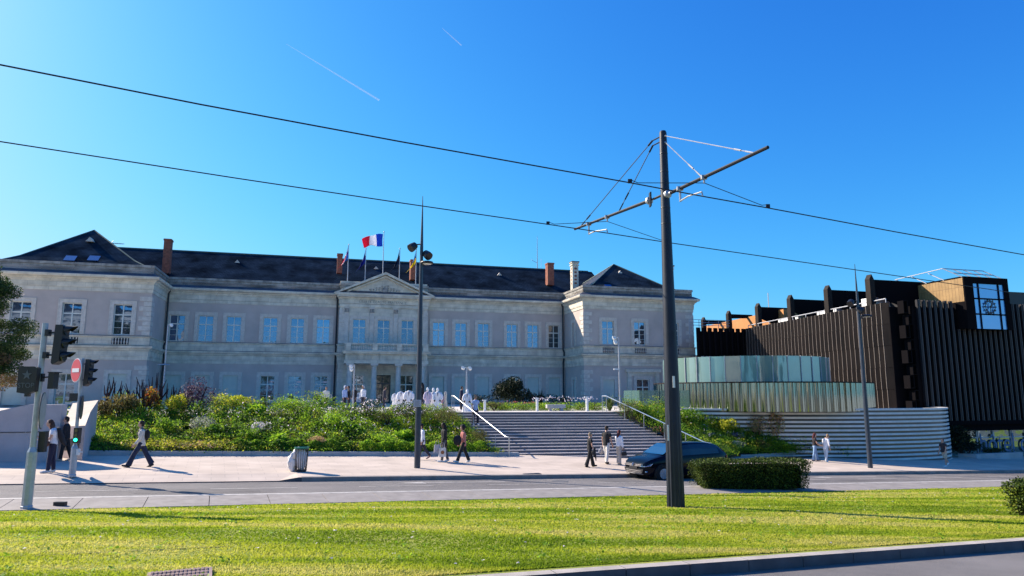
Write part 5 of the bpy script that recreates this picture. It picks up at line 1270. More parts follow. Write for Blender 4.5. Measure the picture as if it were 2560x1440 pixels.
# clipped low hedge along the front of the bank
def border(fn, a0, a1, bb, mname, label, cat, h=.42, w_=.34, n=9000, leaf=.075, seed=1):
    rng = np.random.default_rng(seed); a = rng.uniform(a0,a1,n); ps = np.array([fn(x,bb) for x in np.linspace(a0,a1,60)])
    P_ = np.stack([np.interp(a,np.linspace(a0,a1,60),ps[:,i]) for i in range(3)],1)
    ang_ = rng.uniform(0,pi,n); rr = rng.uniform(.7,1,n)**.5; lump = 1+.18*np.sin(a*140)+.12*np.sin(a*61)
    P_[:,1] += np.cos(ang_)*w_*rr*lump; P_[:,2] += np.sin(ang_)*h*rr*lump
    o = bpy.data.objects.new('low_hedge', mesh_np('low_hedge', leaves(P_,leaf,up=.5,aspect=.6,rng=rng),4,KM[mname])); put(o); tag(o,label,cat); return o
border(bank_left,.30,.60,.06,'green','low green hedge along the kerb left of the litter bin','hedge',seed=2)
border(bank_left,.62,.97,.05,'bright','low bright green hedge along the kerb between litter bin and stairs','hedge',seed=3)

def plant(px, ytop, ybot, wpx, mname, label, b=None, side='L', pos=None, Y=None, n=900, leaf=.10, lumps=9, cat='shrub', name='shrub', sink=.25, depth=1.0, flower=None, tip=None, asp=.5, group=None, stem=True, lump_r=.42):
    seed = int(px*7+ytop); rng = np.random.default_rng(seed)
    if pos is None:
        if Y is not None: pos = at(px,ybot,Y); pos.z = TZ if Y > 43 else gz(pos.x,pos.y)
        else: pos = bank_pos(px,b,side)
    Yd = pos.y; top = at(px,ytop,Yd).z; w_ = wpx*Yd/1761/2; h = max(.25,top-pos.z)
    zc = h*.5; r = (w_*1.15,w_*1.15*depth,h*.58)
    C = blob_pts(n,r,rng,lumps,lump_r=lump_r)+np.array([0,0,zc]); C = C[C[:,2] > .02]
    C[:,2] *= h/max(C[:,2].max(),.01)
    root = thing(name,label,cat,pos,0,group)
    put(bpy.data.objects.new('foliage', mesh_np('foliage', leaves(C,leaf,rng=rng,aspect=asp,tip=tip),4,KM[mname])), root)
    if stem:
        s = MB(); 
        for k in range(4): a = rng.uniform(0,2*pi); s.tube([(0,0,-.1),(w_*.2*cos(a),w_*.2*sin(a),h*.35),(w_*.5*cos(a),w_*.5*sin(a),h*.75)],[.035,.025,.01],5)
        s.build('stems', KM['twig'], root)
    if flower:
        fc, nf = flower; k = rng.integers(0,len(C),nf); Fp = C[k]*1.04+np.array([0,0,.03]); Fp = np.repeat(Fp,3,0)+rng.normal(size=(nf*3,3))*.03
        put(bpy.data.objects.new('blossom', mesh_np('blossom', leaves(Fp,.075,aspect=.8,rng=rng),4,KM[fc])), root)
    return root
def spiky(px, ytop, ybot, wpx, mname, label, pos=None, Y=None, b=None, side='L', n=46, wid=.05, cat='spiky plant', name='spiky_plant', arch=.5):
    rng = np.random.default_rng(int(px+ytop))
    if pos is None:
        if Y is not None: pos = at(px,ybot,Y); pos.z = TZ if Y > 43 else gz(pos.x,pos.y)
        else: pos = bank_pos(px,b,side)
    h = at(px,ytop,pos.y).z-pos.z; w_ = wpx*pos.y/1761/2; V = []
    for k in range(n):
        a = rng.uniform(0,2*pi); o_ = rng.uniform(.1,1)**.7; L = h*rng.uniform(.7,1.05)*(1-.25*o_); d = np.array([cos(a),sin(a),0]); s = np.array([-sin(a),cos(a),0])
        pts = [np.array([0,0,0.])+d*.08*o_, d*w_*.45*o_+np.array([0,0,L*.6]), d*w_*1.0*o_+np.array([0,0,L*(1-arch*o_*.5)])]
        ws = [wid*.6,wid,.004]
        for i in range(2): V += [pts[i]-s*ws[i]/2,pts[i]+s*ws[i]/2,pts[i+1]+s*ws[i+1]/2,pts[i+1]-s*ws[i+1]/2]
    o = bpy.data.objects.new(name, mesh_np(name,np.array(V),4,KM[mname])); put(o); o.location = pos; tag(o,label,cat); return o
def stemmy(px, ytop, ybot, wpx, label, b=.85, n=9, Y=None):
    rng = np.random.default_rng(int(px*3+ytop)); pos = bank_pos(px,b) if Y is None else at(px,ybot,Y)
    h = at(px,ytop,pos.y).z-pos.z; w_ = wpx*pos.y/1761/2; s = MB()
    for k in range(n):
        a = rng.uniform(0,2*pi); x0 = rng.uniform(-.8,.8)*w_; x1 = x0+rng.normal()*.22; y1 = rng.normal()*.2; L = h*rng.uniform(.72,1.0); r0 = rng.uniform(.022,.036)
        s.tube([(x0*.5,0,0),(x0,y1*.4,L*.45),(x1*.9,y1*.8,L*.75),(x1+rng.normal()*.1,y1,L)],[.018,r0,r0*1.2,.012],5)
    o = s.build('seed_spikes', KM['twig'], loc=pos); tag(o,label,'dry flower spikes'); return o
plant(298,985,1050,95,'brown','olive shrub with drooping brown leaves just right of the beige ramp head',b=.72,n=1500,leaf=.16,asp=.35,tip=np.array([0,0,-1.4]))
plant(250,990,1045,50,'brown','narrow drooping shrub touching the beige ramp head',b=.75,n=700,leaf=.15,asp=.35,tip=np.array([0,0,-1.4]))
plant(378,966,1030,52,'redyellow','red and yellow leaved shrub below the tall dark seed spikes',b=.85,n=800,leaf=.13)
plant(430,983,1035,75,'yellow','dome of yellow-green leaves left of the purple bush',b=.8,n=900,leaf=.12,lumps=5,lump_r=.5)
plant(492,940,1015,84,'purple','purple smoke bush with pale feathery tops, tallest on the flower bank',b=.85,n=2200,leaf=.10,lumps=14)
plant(590,983,1025,110,'yellow','yellow-leaved shrub right of the purple bush',b=.9,n=1100,leaf=.13)
plant(505,1038,1078,82,'greywhite','low grey-white flowering mound in the middle of the bank',b=.42,n=1300,leaf=.07,lumps=5,lump_r=.55)
plant(412,1040,1090,60,'green','feathery green shrub left of the grey-white mound',b=.38,n=900,leaf=.09)
plant(345,1108,1133,80,'yellow','low yellow-green ground shrub behind the walking man',b=.08,n=700,leaf=.07,stem=False)
plant(450,1112,1135,120,'olive','low olive ground shrub at the kerb right of the walking man',b=.08,n=900,leaf=.07,stem=False)
plant(660,1055,1100,60,'greywhite','patch of white and lilac blossom low on the bank above the litter bin',b=.30,n=700,leaf=.08,flower=('flower',60))
plant(790,1090,1122,46,'pinkdry','reddish dry grass tuft just right of the litter bin',b=.10,n=700,leaf=.13,asp=.15,tip=np.array([0,0,1.6]),cat='grass tuft',name='grass_tuft',stem=False)
plant(735,985,1030,90,'bright','bright green shrub on top of the bank left of the porch',b=.9,n=900)
plant(915,995,1045,98,'dark','dark rounded shrub with pale pink blossom in front of the porch',b=.72,n=1500,leaf=.08,lumps=7,lump_r=.5,flower=('flower',90))
plant(1010,1003,1080,100,'dark','dark evergreen shrub left of the nearest street lamp with white flowers below',b=.66,n=1700,leaf=.08,lumps=7,lump_r=.5,flower=('flower',50))
plant(970,1022,1075,70,'olive','olive broom between the two dark evergreen shrubs',b=.6,n=1100,leaf=.10,asp=.15,tip=np.array([0,0,1.2]))
plant(1105,1012,1100,130,'olive','large olive broom bush beside the left handrail of the stairs',b=.60,n=2600,leaf=.11,asp=.16,tip=np.array([0,0,1.2]),lumps=8,lump_r=.5)
plant(1196,1072,1130,68,'olive','small olive broom at the foot of the left handrail',b=.12,n=1300,leaf=.10,asp=.16,tip=np.array([0,0,1.2]),lumps=5,lump_r=.5)
plant(840,1030,1085,90,'bright','bright green leafy clump in the middle of the bank below the porch',b=.45,n=1100,leaf=.11)
plant(600,1075,1120,90,'green','mid green leafy clump low on the bank, left of the litter bin',b=.28,n=1000,leaf=.10)
plant(955,1085,1125,90,'bright','fresh green clump near the kerb left of the nearest street lamp',b=.14,n=1000,leaf=.10)
for (px,yt,w_,b_) in ((268,938,36,.86),(345,942,34,.9),(316,950,24,.88),(382,930,44,.92),(360,975,26,.8),(433,955,34,.95)):
    stemmy(px,yt,1000,w_,{268:'dark dry flower spikes over the drooping shrub, leftmost',345:'dark dry flower spikes left of the grey mast',316:'small forked dry spikes between two taller clusters',382:'tallest cluster of dark dry flower spikes, over the red and yellow shrub',360:'short dark dry spikes among the leaves beside the red and yellow shrub',433:'dark dry flower spikes just left of the purple bush'}[px],b_)
spiky(455,968,1000,60,'darkblade','dark sword-leaved plant behind the purple bush',b=.98)
spiky(145,972,1010,80,'darkblade','dark sword-leaved plant on top of the ramp wall beneath the window',Y=34,n=60)
spiky(1524,975,1030,60,'blade','striped yucca-like plant at the top of the stairs by the right handrail',Y=46,n=60,wid=.06)
spiky(1352,962,1005,46,'darkblade','dark sword-leaved plant right of the dark umbrella-shaped shrub',Y=62.5)
# terrace bed between stair top and building
rg2 = np.random.default_rng(5)
def terr(a,b): p = at(1186+(1508-1186)*a,1029,46.4+1.6*b); p.z = TZ; return p
herb_mass('flower_bed','meadow flowers and grasses along the top of the stairs',terr,420,[('bright',0,.5),('olive',.5,.8),('green',.8,1)],lambda a,b,r:.25+.35*r.random(),rg2,leaf=.09,per=36)
flowers(terr,70,'flower',lambda a,b,r:.6+.25*r.random(),rg2,.45,.95,bmin=0); flowers(terr,26,'redflower',lambda a,b,r:.5,rg2,.2,.5,bmin=0,lab='red flowers at the top of the stairs')
plant(1290,940,1005,112,'black','dark umbrella-shaped shrub against the ground-floor windows',Y=62,n=4200,leaf=.2,lumps=14,cat='small tree',name='small_tree',lump_r=.36)
plant(1295,975,1008,130,'black','low dark shrub growing round the foot of the umbrella-shaped tree',Y=61.5,n=2200,leaf=.16,lumps=10)
plant(1210,985,1008,80,'black','low dark shrub left of the dark umbrella-shaped one on the terrace',Y=62,n=900,leaf=.12)
plant(1390,985,1010,90,'black','low dark shrub on the terrace right of the sword-leaved plant',Y=62.5,n=900,leaf=.12)
plant(1235,1003,1030,60,'olive','round olive shrub beside the left white bollard',Y=46.2,n=700,leaf=.08)
# right bank
plant(1560,1000,1050,62,'olive','brownish broom under the top of the right handrail',b=.86,side='R',n=1200,leaf=.10,asp=.16,tip=np.array([0,0,1.2]))
plant(1627,1008,1062,84,'green','leafy green shrub with yellow flowers between handrail and tram pole',b=.8,side='R',n=1400,leaf=.10,flower=('yellowflower',40))
plant(1718,1020,1085,70,'green','tall green flowering shrub just right of the tram pole',b=.62,side='R',n=1400,leaf=.11,flower=('flower',20))
plant(1630,1062,1100,60,'dark','dark shrub with pink roses below the right handrail',b=.5,side='R',n=800,leaf=.09,flower=('redflower',12))
plant(1826,1038,1088,64,'yellow','bright yellow-green shrub in front of the striped wall',b=.62,side='R',n=1100,leaf=.12)
plant(1762,1080,1108,60,'lavender','lavender clump behind the roof of the black car',b=.42,side='R',n=900,leaf=.11,asp=.2,tip=np.array([0,0,1.8]),cat='lavender',name='lavender')
plant(1832,1080,1110,52,'lavender','lavender clump beneath the yellow-green shrub',b=.42,side='R',n=900,leaf=.11,asp=.2,tip=np.array([0,0,1.8]),cat='lavender',name='lavender')
plant(1895,1035,1112,44,'pinkdry','tall dry pinkish climber against the striped wall, left one of two',b=.55,side='R',n=800,leaf=.13,lumps=12)
plant(1945,1018,1115,46,'pinkdry','tall dry pinkish climber against the striped wall, taller right one of two',b=.5,side='R',n=1000,leaf=.13,lumps=13)
plant(1840,1100,1138,60,'greywhite','pale flower spikes near the kerb behind the box hedge',b=.10,side='R',n=700,leaf=.11,asp=.2,tip=np.array([0,0,1.6]))
plant(1895,1098,1140,50,'olive','olive shrub near the kerb left of two green ones',b=.12,side='R',n=800,leaf=.09)
plant(1952,1100,1142,58,'bright','bright green shrub at the kerb below the dry climbers',b=.12,side='R',n=1100,leaf=.09)
plant(2008,1104,1142,50,'dark','dark green leafy clump at the kerb left of the couple',b=.14,side='R',n=900,leaf=.11)
plant(2084,1122,1147,26,'dark','small dark shrub at the kerb right of the couple',b=.12,side='R',n=400,leaf=.08)
p_ = G(2155,1141); plant(2165,1118,1141,36,'dark','small dark shrub behind the right-hand street lamp',pos=p_+Vector((0,.5,0)),n=500,leaf=.08)
p_ = G(2415,1143); plant(2418,1062,1145,88,'black','big black-green shrub before the ground-floor glass of the office building',pos=p_+Vector((0,.6,0)),n=3000,leaf=.15,lumps=13)
p_ = G(2425,1145); plant(2425,1098,1147,100,'black','low black-green foliage round the foot of the big shrub before the glass',pos=p_+Vector((0,.4,0)),n=2200,leaf=.13,lumps=12)
p_ = G(2500,1144); plant(2500,1118,1144,110,'dark','low dark hedge in the planter beneath the big lettering',pos=p_+Vector((0,.55,0)),n=1400,leaf=.09,lumps=10,depth=.4)
# clipped box hedges on the lawn
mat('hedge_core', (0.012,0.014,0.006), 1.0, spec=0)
def box_hedge(p0, p1, h, d_, label, seed, n=26000, leaf=.055):
    rng = np.random.default_rng(seed); dirv = (p1-p0); dirv.z = 0; L = dirv.length; dirv.normalize(); nv = Vector((-dirv.y,dirv.x,0))
    x = rng.uniform(0,1,n); y = rng.uniform(-1,1,n); z = rng.uniform(0,1,n); face = rng.integers(0,10,n)
    tp = face < 4; fr = (face >= 4)&(face < 7); bk = face == 7; e0 = face == 8; e1 = face == 9
    z = np.where(tp,1,z); y = np.where(fr,-1,np.where(bk,1,y)); x = np.where(e0,0,np.where(e1,1,x))
    bulge = 1-.12*(1-z)-.05*np.sin(x*17)-.04*np.sin(x*41+y*3)
    X = (x-.5)*L*(.96+.04*z)*np.where(e0|e1,bulge,1)+rng.normal(size=n)*.03; Yy = y*d_/2*bulge+rng.normal(size=n)*.03; Z = z*h*(1-.035*np.sin(x*13+y*2)-.02*np.sin(x*37))+rng.normal(size=n)*.025
    rx = np.minimum(1,(1-np.abs(2*x-1))*12); Z = Z*(.93+.07*rx)
    base = p0.lerp(p1,.5); base.z = gz(base.x,base.y); root = thing('box_hedge',label,'hedge',base,atan2(dirv.y,dirv.x),'clipped hedges on the lawn')
    C = np.stack([X,Yy,np.maximum(Z,.02)],1)
    put(bpy.data.objects.new('foliage', mesh_np('foliage', leaves(C,leaf,up=.2,aspect=.55,rng=rng),4,KM['hedge'])), root)
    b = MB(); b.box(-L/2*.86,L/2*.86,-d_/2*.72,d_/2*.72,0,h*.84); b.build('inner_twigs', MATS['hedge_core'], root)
hA, hB = G(1742,1220), G(2008,1224)
box_hedge(hA+Vector((0,.35,0)),hB+Vector((.0,.1,0)),1.02,1.25,'clipped box hedge at the far edge of the lawn, in front of the black car',21)
q_ = G(2545,1300); box_hedge(q_+Vector((.62,.55,0)),q_+Vector((4.1,1.7,0)),.80,1.1,'clipped box hedge cut by the right edge of the photo, nearest on the lawn',22,n=24000)
# tree at the left edge
tpos = at(-122,1000,44.0); tpos.z = TZ
tr = thing('tree', 'dark leafy tree cut by the left edge with reddish lower leaves', 'tree', tpos)
b = MB(); rngT = np.random.default_rng(31); b.tube([(0,0,-.2),(.1,0,1.5),(0,.1,3.2),(.1,0,6.5)],[.24,.19,.15,.05],9)
CC = []; CR = []
for k in range(64):
    a = rngT.uniform(0,2*pi); hz = rngT.uniform(1.9,9.7); R1 = 3.9*max(.05,1-((hz-4.2)/5.9)**2)**.5
    if hz > 6.2: R1 *= .86
    R1 *= rngT.uniform(.55,1); e = Vector((R1*cos(a),R1*sin(a),hz)); b.tube([(0,.05,max(1.2,hz*.55)),(e.x*.5,e.y*.5,hz*.8),e],[.06,.04,.012],5)
    m_ = 1100; r_ = rngT.uniform(.6,1.05); d = unit(rngT.normal(size=(m_,3)))*(rngT.random((m_,1))**.45)*r_*np.array([1.15,1.15,.75])+np.array(e)
    (CR if (hz < 4.6 and cos(a) > .2 and k % 2) else CC).append(d)
b.build('trunk', mat('bark',(0.06,0.045,0.035),.9,var=.3,scale=6), tr)
put(bpy.data.objects.new('crown', mesh_np('crown', leaves(np.concatenate(CC),.13,rng=rngT),4,KM['tree'])), tr)
o = put(bpy.data.objects.new('crown', mesh_np('crown', leaves(np.concatenate(CR),.13,rng=rngT),4,KM['treered'])), tr); o['label'] = 'reddish lower crown'

# ================================================================== GRASS BLADES ON THE LAWN
def grass():
    rng = np.random.default_rng(99); N = 330000
    px = rng.uniform(-60,2620,N*2); 
    v = 8.36+(20.35-8.36)*rng.random(N*2)**1.7; u = rng.uniform(-22,44,N*2)
    X = UX*u-UY*v; Yy = UY*u+UX*v; sx = 1280+1740*X/Yy
    keep = (sx > -80)&(sx < 2640)&(Yy > 5)&(rng.random(N*2) < np.clip((13/Yy)**1.1,0,1)); X, Yy, u, v = X[keep][:N],Yy[keep][:N],u[keep][:N],v[keep][:N]
    n = len(X); vv = np.array([p[0] for p in PV]); hh = np.array([p[1] for p in PV]); Z = -(np.interp(v,vv[3:6],hh[3:6])+SL*u)
    tuft = .75+.25*np.sin(u*1.7+np.sin(v*2.1))*np.sin(v*1.3)
    h = rng.uniform(.018,.038,n)*tuft*(1+Yy*.012); a = rng.uniform(0,2*pi,n); w_ = .006+.0009*Yy
    s = np.stack([np.cos(a)*w_,np.sin(a)*w_,0*a],1); P_ = np.stack([X,Yy,Z],1); l = rng.normal(size=(n,2))*.4*h[:,None]
    T = P_+np.stack([l[:,0],l[:,1],h],1)
    V = np.stack([P_-s,P_+s,T],1).reshape(-1,3)
    m, t, bs = _new('grass_blades'); N_ = t.nodes; Lk = t.links
    ge = N_.new('ShaderNodeNewGeometry'); tc = N_.new('ShaderNodeTexCoord'); mp = N_.new('ShaderNodeMapping'); mp.inputs['Rotation'].default_value = (0,0,-radians(23)); mp.inputs['Scale'].default_value = (.13,.75,1)
    Lk.new(tc.outputs['Object'],mp.inputs[0]); nz = N_.new('ShaderNodeTexNoise'); nz.inputs['Scale'].default_value = 1.0; nz.inputs['Detail'].default_value = 6; Lk.new(mp.outputs[0],nz.inputs[0])
    mr = N_.new('ShaderNodeMapRange'); mr.inputs[1].default_value = .40; mr.inputs[2].default_value = .60; Lk.new(nz.outputs[0],mr.inputs[0])
    mx = N_.new('ShaderNodeMix'); mx.data_type = 'FLOAT'; mx.inputs[0].default_value = .24; Lk.new(mr.outputs[0],mx.inputs[2]); Lk.new(ge.outputs['Random Per Island'],mx.inputs[3])
    cr = N_.new('ShaderNodeValToRGB'); el = cr.color_ramp.elements
    for i,c in enumerate([(.11,.19,.008),(.20,.29,.010),(.30,.36,.020),(.42,.42,.07)]):
        if i > 1: el.new(.5)
    for i,c in enumerate([(.13,.21,.012),(.29,.38,.020),(.47,.49,.05),(.64,.56,.19)]): el[i].position = i/3; el[i].color = lin(c)
    Lk.new(mx.outputs[0],cr.inputs[0]); Lk.new(cr.outputs[0],bs.inputs['Base Color']); bs.inputs['Roughness'].default_value = .7; bs.inputs['Specular IOR Level'].default_value = .2
    tr_ = N_.new('ShaderNodeBsdfTranslucent'); ms = N_.new('ShaderNodeMixShader'); ms.inputs[0].default_value = .5; Lk.new(cr.outputs[0],tr_.inputs[0]); Lk.new(bs.outputs[0],ms.inputs[1]); Lk.new(tr_.outputs[0],ms.inputs[2]); Lk.new(ms.outputs[0],N_['Material Output'].inputs[0])
    o = bpy.data.objects.new('grass', mesh_np('grass',V,3,m)); put(o); o['kind'] = 'stuff'; o['label'] = 'short mown grass of the tramway lawn'
grass()

# tall grasses and big-leaved perennials give the bank its uneven skyline
for (px,yt,w_,b_,mn,lab) in ((560,1000,40,.8,'blade','fountain of narrow green leaves above the grey-white mound'),(655,985,44,.92,'blade','tuft of tall grass at the top of the bank below the left windows'),(700,1010,40,.7,'blade','grass tuft between two bright clumps above the litter bin'),
        (775,1000,44,.8,'blade','upright grass tuft left of the pink-blossomed shrub'),(868,1015,36,.7,'blade','slim grass tuft touching the left side of the pink-blossomed shrub'),(1040,1050,40,.35,'blade','sword leaves just left of the foot of the street lamp'),
        (330,1035,36,.45,'blade','narrow-leaved tuft above the head of the walking man'),(620,1050,40,.42,'blade','sword-leaved tuft in the middle of the bank right of the grey-white mound'),(1700,1055,40,.5,'blade','grass tuft just right of the tram pole'),(1780,1030,40,.7,'blade','sword-leaved tuft left of the yellow-green shrub')):
    spiky(px,yt,1060,w_,mn,lab,b=b_,side='R' if px > 1500 else 'L',n=80,wid=.035,cat='grass tuft',name='grass_tuft')
for (px,yt,w_,b_,mn,lab) in ((545,1062,60,.35,'green','broad-leaved green perennial below the grey-white mound'),(690,1085,64,.16,'bright','broad-leaved bright perennial left of the litter bin'),(880,1060,60,.35,'green','broad-leaved green perennial right of the middle of the bank'),
        (1000,1075,56,.28,'bright','broad-leaved bright perennial low before the dark evergreen shrub'),(640,1010,56,.75,'bright','broad-leaved clump under the yellow-leaved shrub'),(460,1060,50,.45,'dark','dark broad-leaved clump left of the grey-white mound'),(810,1055,52,.5,'dark','dark broad-leaved clump above the litter bin lid')):
    plant(px,yt,1090,w_,mn,lab,b=b_,n=420,leaf=.22,asp=.55,lumps=7,lump_r=.5,cat='perennial',name='perennial')

rgd = np.random.default_rng(404); C = []
for k in range(170):
    v = rgd.uniform(8.6,19.5); u = rgd.uniform(-6,30); p = uv(u,v,.05)
    for j in range(4): C.append([p.x+rgd.normal()*.012,p.y+rgd.normal()*.012,p.z])
o = bpy.data.objects.new('daisies', mesh_np('daisies', leaves(np.array(C),.028,up=1.5,aspect=.9,rng=rgd),4,KM['flower'])); put(o); o['kind'] = 'stuff'; o['label'] = 'tiny white daisies scattered over the lawn'
C = []
for k in range(900):
    v = rgd.uniform(8.4,20); u = rgd.uniform(-8,34); p = uv(u,v,.03)
    for j in range(7): C.append([p.x+rgd.normal()*.035,p.y+rgd.normal()*.035,p.z+rgd.uniform(-.01,.03)])
o = bpy.data.objects.new('lawn_weeds', mesh_np('lawn_weeds', leaves(np.array(C),.055,up=1.2,aspect=.6,rng=rgd),4,KM['bright'])); put(o); o['kind'] = 'stuff'; o['label'] = 'broad-leaved weeds and clover in the mown grass'

def foot(a,b): return bank_left(.09+.24*a,.0+.14*b)
herb_mass('dry_grass','dry yellow grass at the foot of the bank behind the walking man',foot,190,[('yellow',0,.55),('pinkdry',.55,.7),('olive',.7,1)],lambda a,b,r:.34*r.uniform(.6,1.2),np.random.default_rng(8),leaf=.09,per=60)
# ================================================================== PEOPLE
def fabric(name, c, var=.12): return MATS.get(name) or mat(name, c, .85, var=var, scale=9, bump=.25, bscale=25)
SK = {'light': mat('skin_light',(0.50,0.29,0.21),.55), 'mid': mat('skin_mid',(0.34,0.19,0.13),.55), 'dark': mat('skin_dark',(0.06,0.035,0.025),.5)}
def ell(b, rings, n=14):
    """stack of horizontal ellipses: (cx,cy,z,rx,ry)"""
    vs = []; fs = []
    for (cx,cy,z,rx,ry) in rings:
        for k in range(n): vs.append((cx+rx*cos(2*pi*k/n),cy+ry*sin(2*pi*k/n),z))
    for i in range(len(rings)-1):
        for k in range(n): fs.append((i*n+k,i*n+(k+1)%n,(i+1)*n+(k+1)%n,(i+1)*n+k))
    fs += [tuple(range(n))[::-1],tuple(range((len(rings)-1)*n,len(rings)*n))]
    b.add(vs,fs)
def fuse(o, vox, sm=2):
    m = o.modifiers.new('fuse','REMESH'); m.mode = 'VOXEL'; m.voxel_size = vox; m.use_smooth_shade = True
    if sm: s = o.modifiers.new('smooth','SMOOTH'); s.iterations = sm; s.factor = .5
def sw(v, a): return Vector((v.x, v.y*cos(a)-v.z*sin(a), v.y*sin(a)+v.z*cos(a)))
def person(label, base, heading, H=1.72, legs=((.0,.0),(.0,.0)), arms=((.05,.15,.10),(.05,.15,.10)), top='shirt', topc=(.1,.1,.1), sleeve=.45, bot='trousers', botc=(.02,.02,.03), flare=0.0, shoec=(.7,.7,.7), hairc=(.015,.010,.008), hair='short', skin='light', lean=.04, head=.05, hem=.90, coat=False, group='people on the sidewalk', vox=.011, z=None, short=False, topm=None, backpack=None, slim=1.0, hat=None):
    """heading: degrees clockwise from +Y; the figure faces its own +Y"""
    k = H/1.75; r = thing('person', label, 'person', base, -radians(heading), group)
    HZ = .93*k; th, shn = .44*k, .43*k; wS = .185*k*slim
    legp = []
    for s,(hip,knee) in zip((-1,1),legs):
        h0 = Vector((s*.085*k,0,0)); k0 = h0+Vector((s*.01,sin(hip)*th,-cos(hip)*th)); a = hip-knee; an = k0+Vector((0,sin(a)*shn,-cos(a)*shn)); legp.append((h0,k0,an,a))
    low = min(l[2].z for l in legp); HZ = -low+.075*k; O = Vector((0,0,HZ))
    up = lambda p: O+sw(p,-lean)      # lean forward about the hips
    b = MB()
    # legs and feet
    for s,(h0,k0,an,a) in zip((-1,1),legp):
        pts = [O+h0+Vector((0,0,.03)),O+h0.lerp(k0,.35),O+k0,O+k0.lerp(an,.3),O+an+Vector((0,0,.02))]
        b.tube(pts,[.088*k,.080*k,.054*k,.056*k,.038*k],12)
        ft = O+an; pitch = max(-.5,min(.5,a*.8)); fd = Vector((0,cos(pitch),sin(pitch)))
        b.tube([ft+Vector((0,-.05,-.03))*k,ft+Vector((0,0,-.025))*k,ft+fd*.10*k-Vector((0,0,.035*k)),ft+fd*.19*k-Vector((0,0,.045*k))],[.03*k,.04*k,.038*k,.022*k],10)
    # torso as one stack
    def T(z,rx,ry,y=0,x=0): c = up(Vector((x,y,z*k))); return (c.x,c.y,c.z,rx*k*slim,ry*k)
    ell(b,[T(-.06,.13,.10),T(.02,.165,.115),T(.12,.145,.105),T(.20,.128,.095),T(.30,.150,.108),T(.40,.170,.112),T(.47,.172,.100),T(.515,.12,.08),T(.54,.062,.06),T(.60,.055,.056,.01)])
    hc = up(Vector((0,.015+head*.25,.705*k))) ; hc.y += head*.12
    def Hd(dz,rx,ry,dy=0): return (hc.x,hc.y+dy*k,hc.z+dz*k,rx*k,ry*k)
    ell(b,[Hd(-.115,.030,.034,.028),Hd(-.10,.048,.058,.018),Hd(-.06,.062,.078,.006),Hd(-.02,.070,.088,0),Hd(.03,.076,.095,-.004),Hd(.075,.068,.088,-.008),Hd(.105,.045,.060,-.01),Hd(.12,.014,.02,-.01)])
    b.ball((hc.x,hc.y+.094*k,hc.z-.022*k),(.013*k,.020*k,.022*k),6,5); b.ball((hc.x,hc.y+.082*k,hc.z-.066*k),(.024*k,.012*k,.009*k),6,4); b.ball((hc.x,hc.y+.078*k,hc.z+.018*k),(.045*k,.016*k,.010*k),6,4)
    for s in (-1,1): b.ball((hc.x+s*.075*k,hc.y-.005*k,hc.z-.01*k),(.010*k,.018*k,.030*k),6,5)
    ell(b,[(hc.x*.6,hc.y*.8,hc.z-.17*k,.05*k,.052*k),(hc.x,hc.y-.012*k,hc.z-.08*k,.052*k,.056*k)])
    armp = []
    for s,(swg,elb,abd) in zip((-1,1),arms):
        sh = up(Vector((s*wS,0,.455*k))); d1 = Vector((s*sin(abd),sin(swg)*cos(abd),-cos(swg)*cos(abd))); el_ = sh+d1*.285*k
        a2 = swg+elb; d2 = Vector((s*sin(abd)*.4-s*max(0,elb-.9)*.35,sin(a2),-cos(a2))).normalized(); wr = el_+d2*.25*k; armp.append((sh,el_,wr,d2,s))
        b.tube([sh-Vector((s*.05,0,0))*k,sh,sh.lerp(el_,.5),el_,el_.lerp(wr,.35),wr],[.05*k,.052*k,.044*k,.037*k,.038*k,.026*k],10)
        side = Vector((s*.25,1,0)); side = (side-d2*side.dot(d2)).normalized(); pn = d2.cross(side)
        pc = wr+d2*.045*k; b.obox(pc,d2*.045*k,side*.038*k,pn*.014*k)
        for fi,(off,L) in enumerate(((-.030,.060),(-.010,.072),(.010,.076),(.030,.068))):
            p0 = wr+d2*.082*k+side*off*k; p1 = p0+d2*L*.5*k+pn*(-s)*.008*k; p2 = p1+d2*L*.38*k+pn*(-s)*.026*k; b.tube([p0,p1,p2],[.0098*k,.009*k,.0078*k],6)
        p0 = wr+d2*.03*k+side*.034*k; b.tube([p0,p0+d2*.03*k+side*.026*k,p0+d2*.062*k+side*.030*k],[.012*k,.010*k,.009*k],6)
    body = b.build('body', SK[skin], r, smooth=True); fuse(body, vox)
    # trousers / skirt / shorts
    b = MB(); e = .016*k
    ell(b,[T(-.085,.12,.10),T(-.03,.168,.125),T(.04,.176,.126),T(.12,.152,.112),T(.16,.142,.108)])
    for s,(h0,k0,an,a) in zip((-1,1),legp):
        if short: pts = [O+h0+Vector((0,0,.02)),O+h0.lerp(k0,.5),O+h0.lerp(k0,.95)]; rs_ = [.102*k,.102*k,.095*k]
        else: pts = [O+h0+Vector((0,0,.02)),O+h0.lerp(k0,.4),O+k0,O+k0.lerp(an,.5),O+k0.lerp(an,.97)]; rs_ = [.102*k,.096*k,(.074+flare*.3)*k,(.070+flare*.8)*k,(.062+flare*1.5)*k]
        b.tube(pts,rs_,12)
    fuse(b.build('shorts' if short else 'trousers', fabric('cloth_%.2f_%.2f_%.2f'%botc,botc), r, smooth=True), .014)
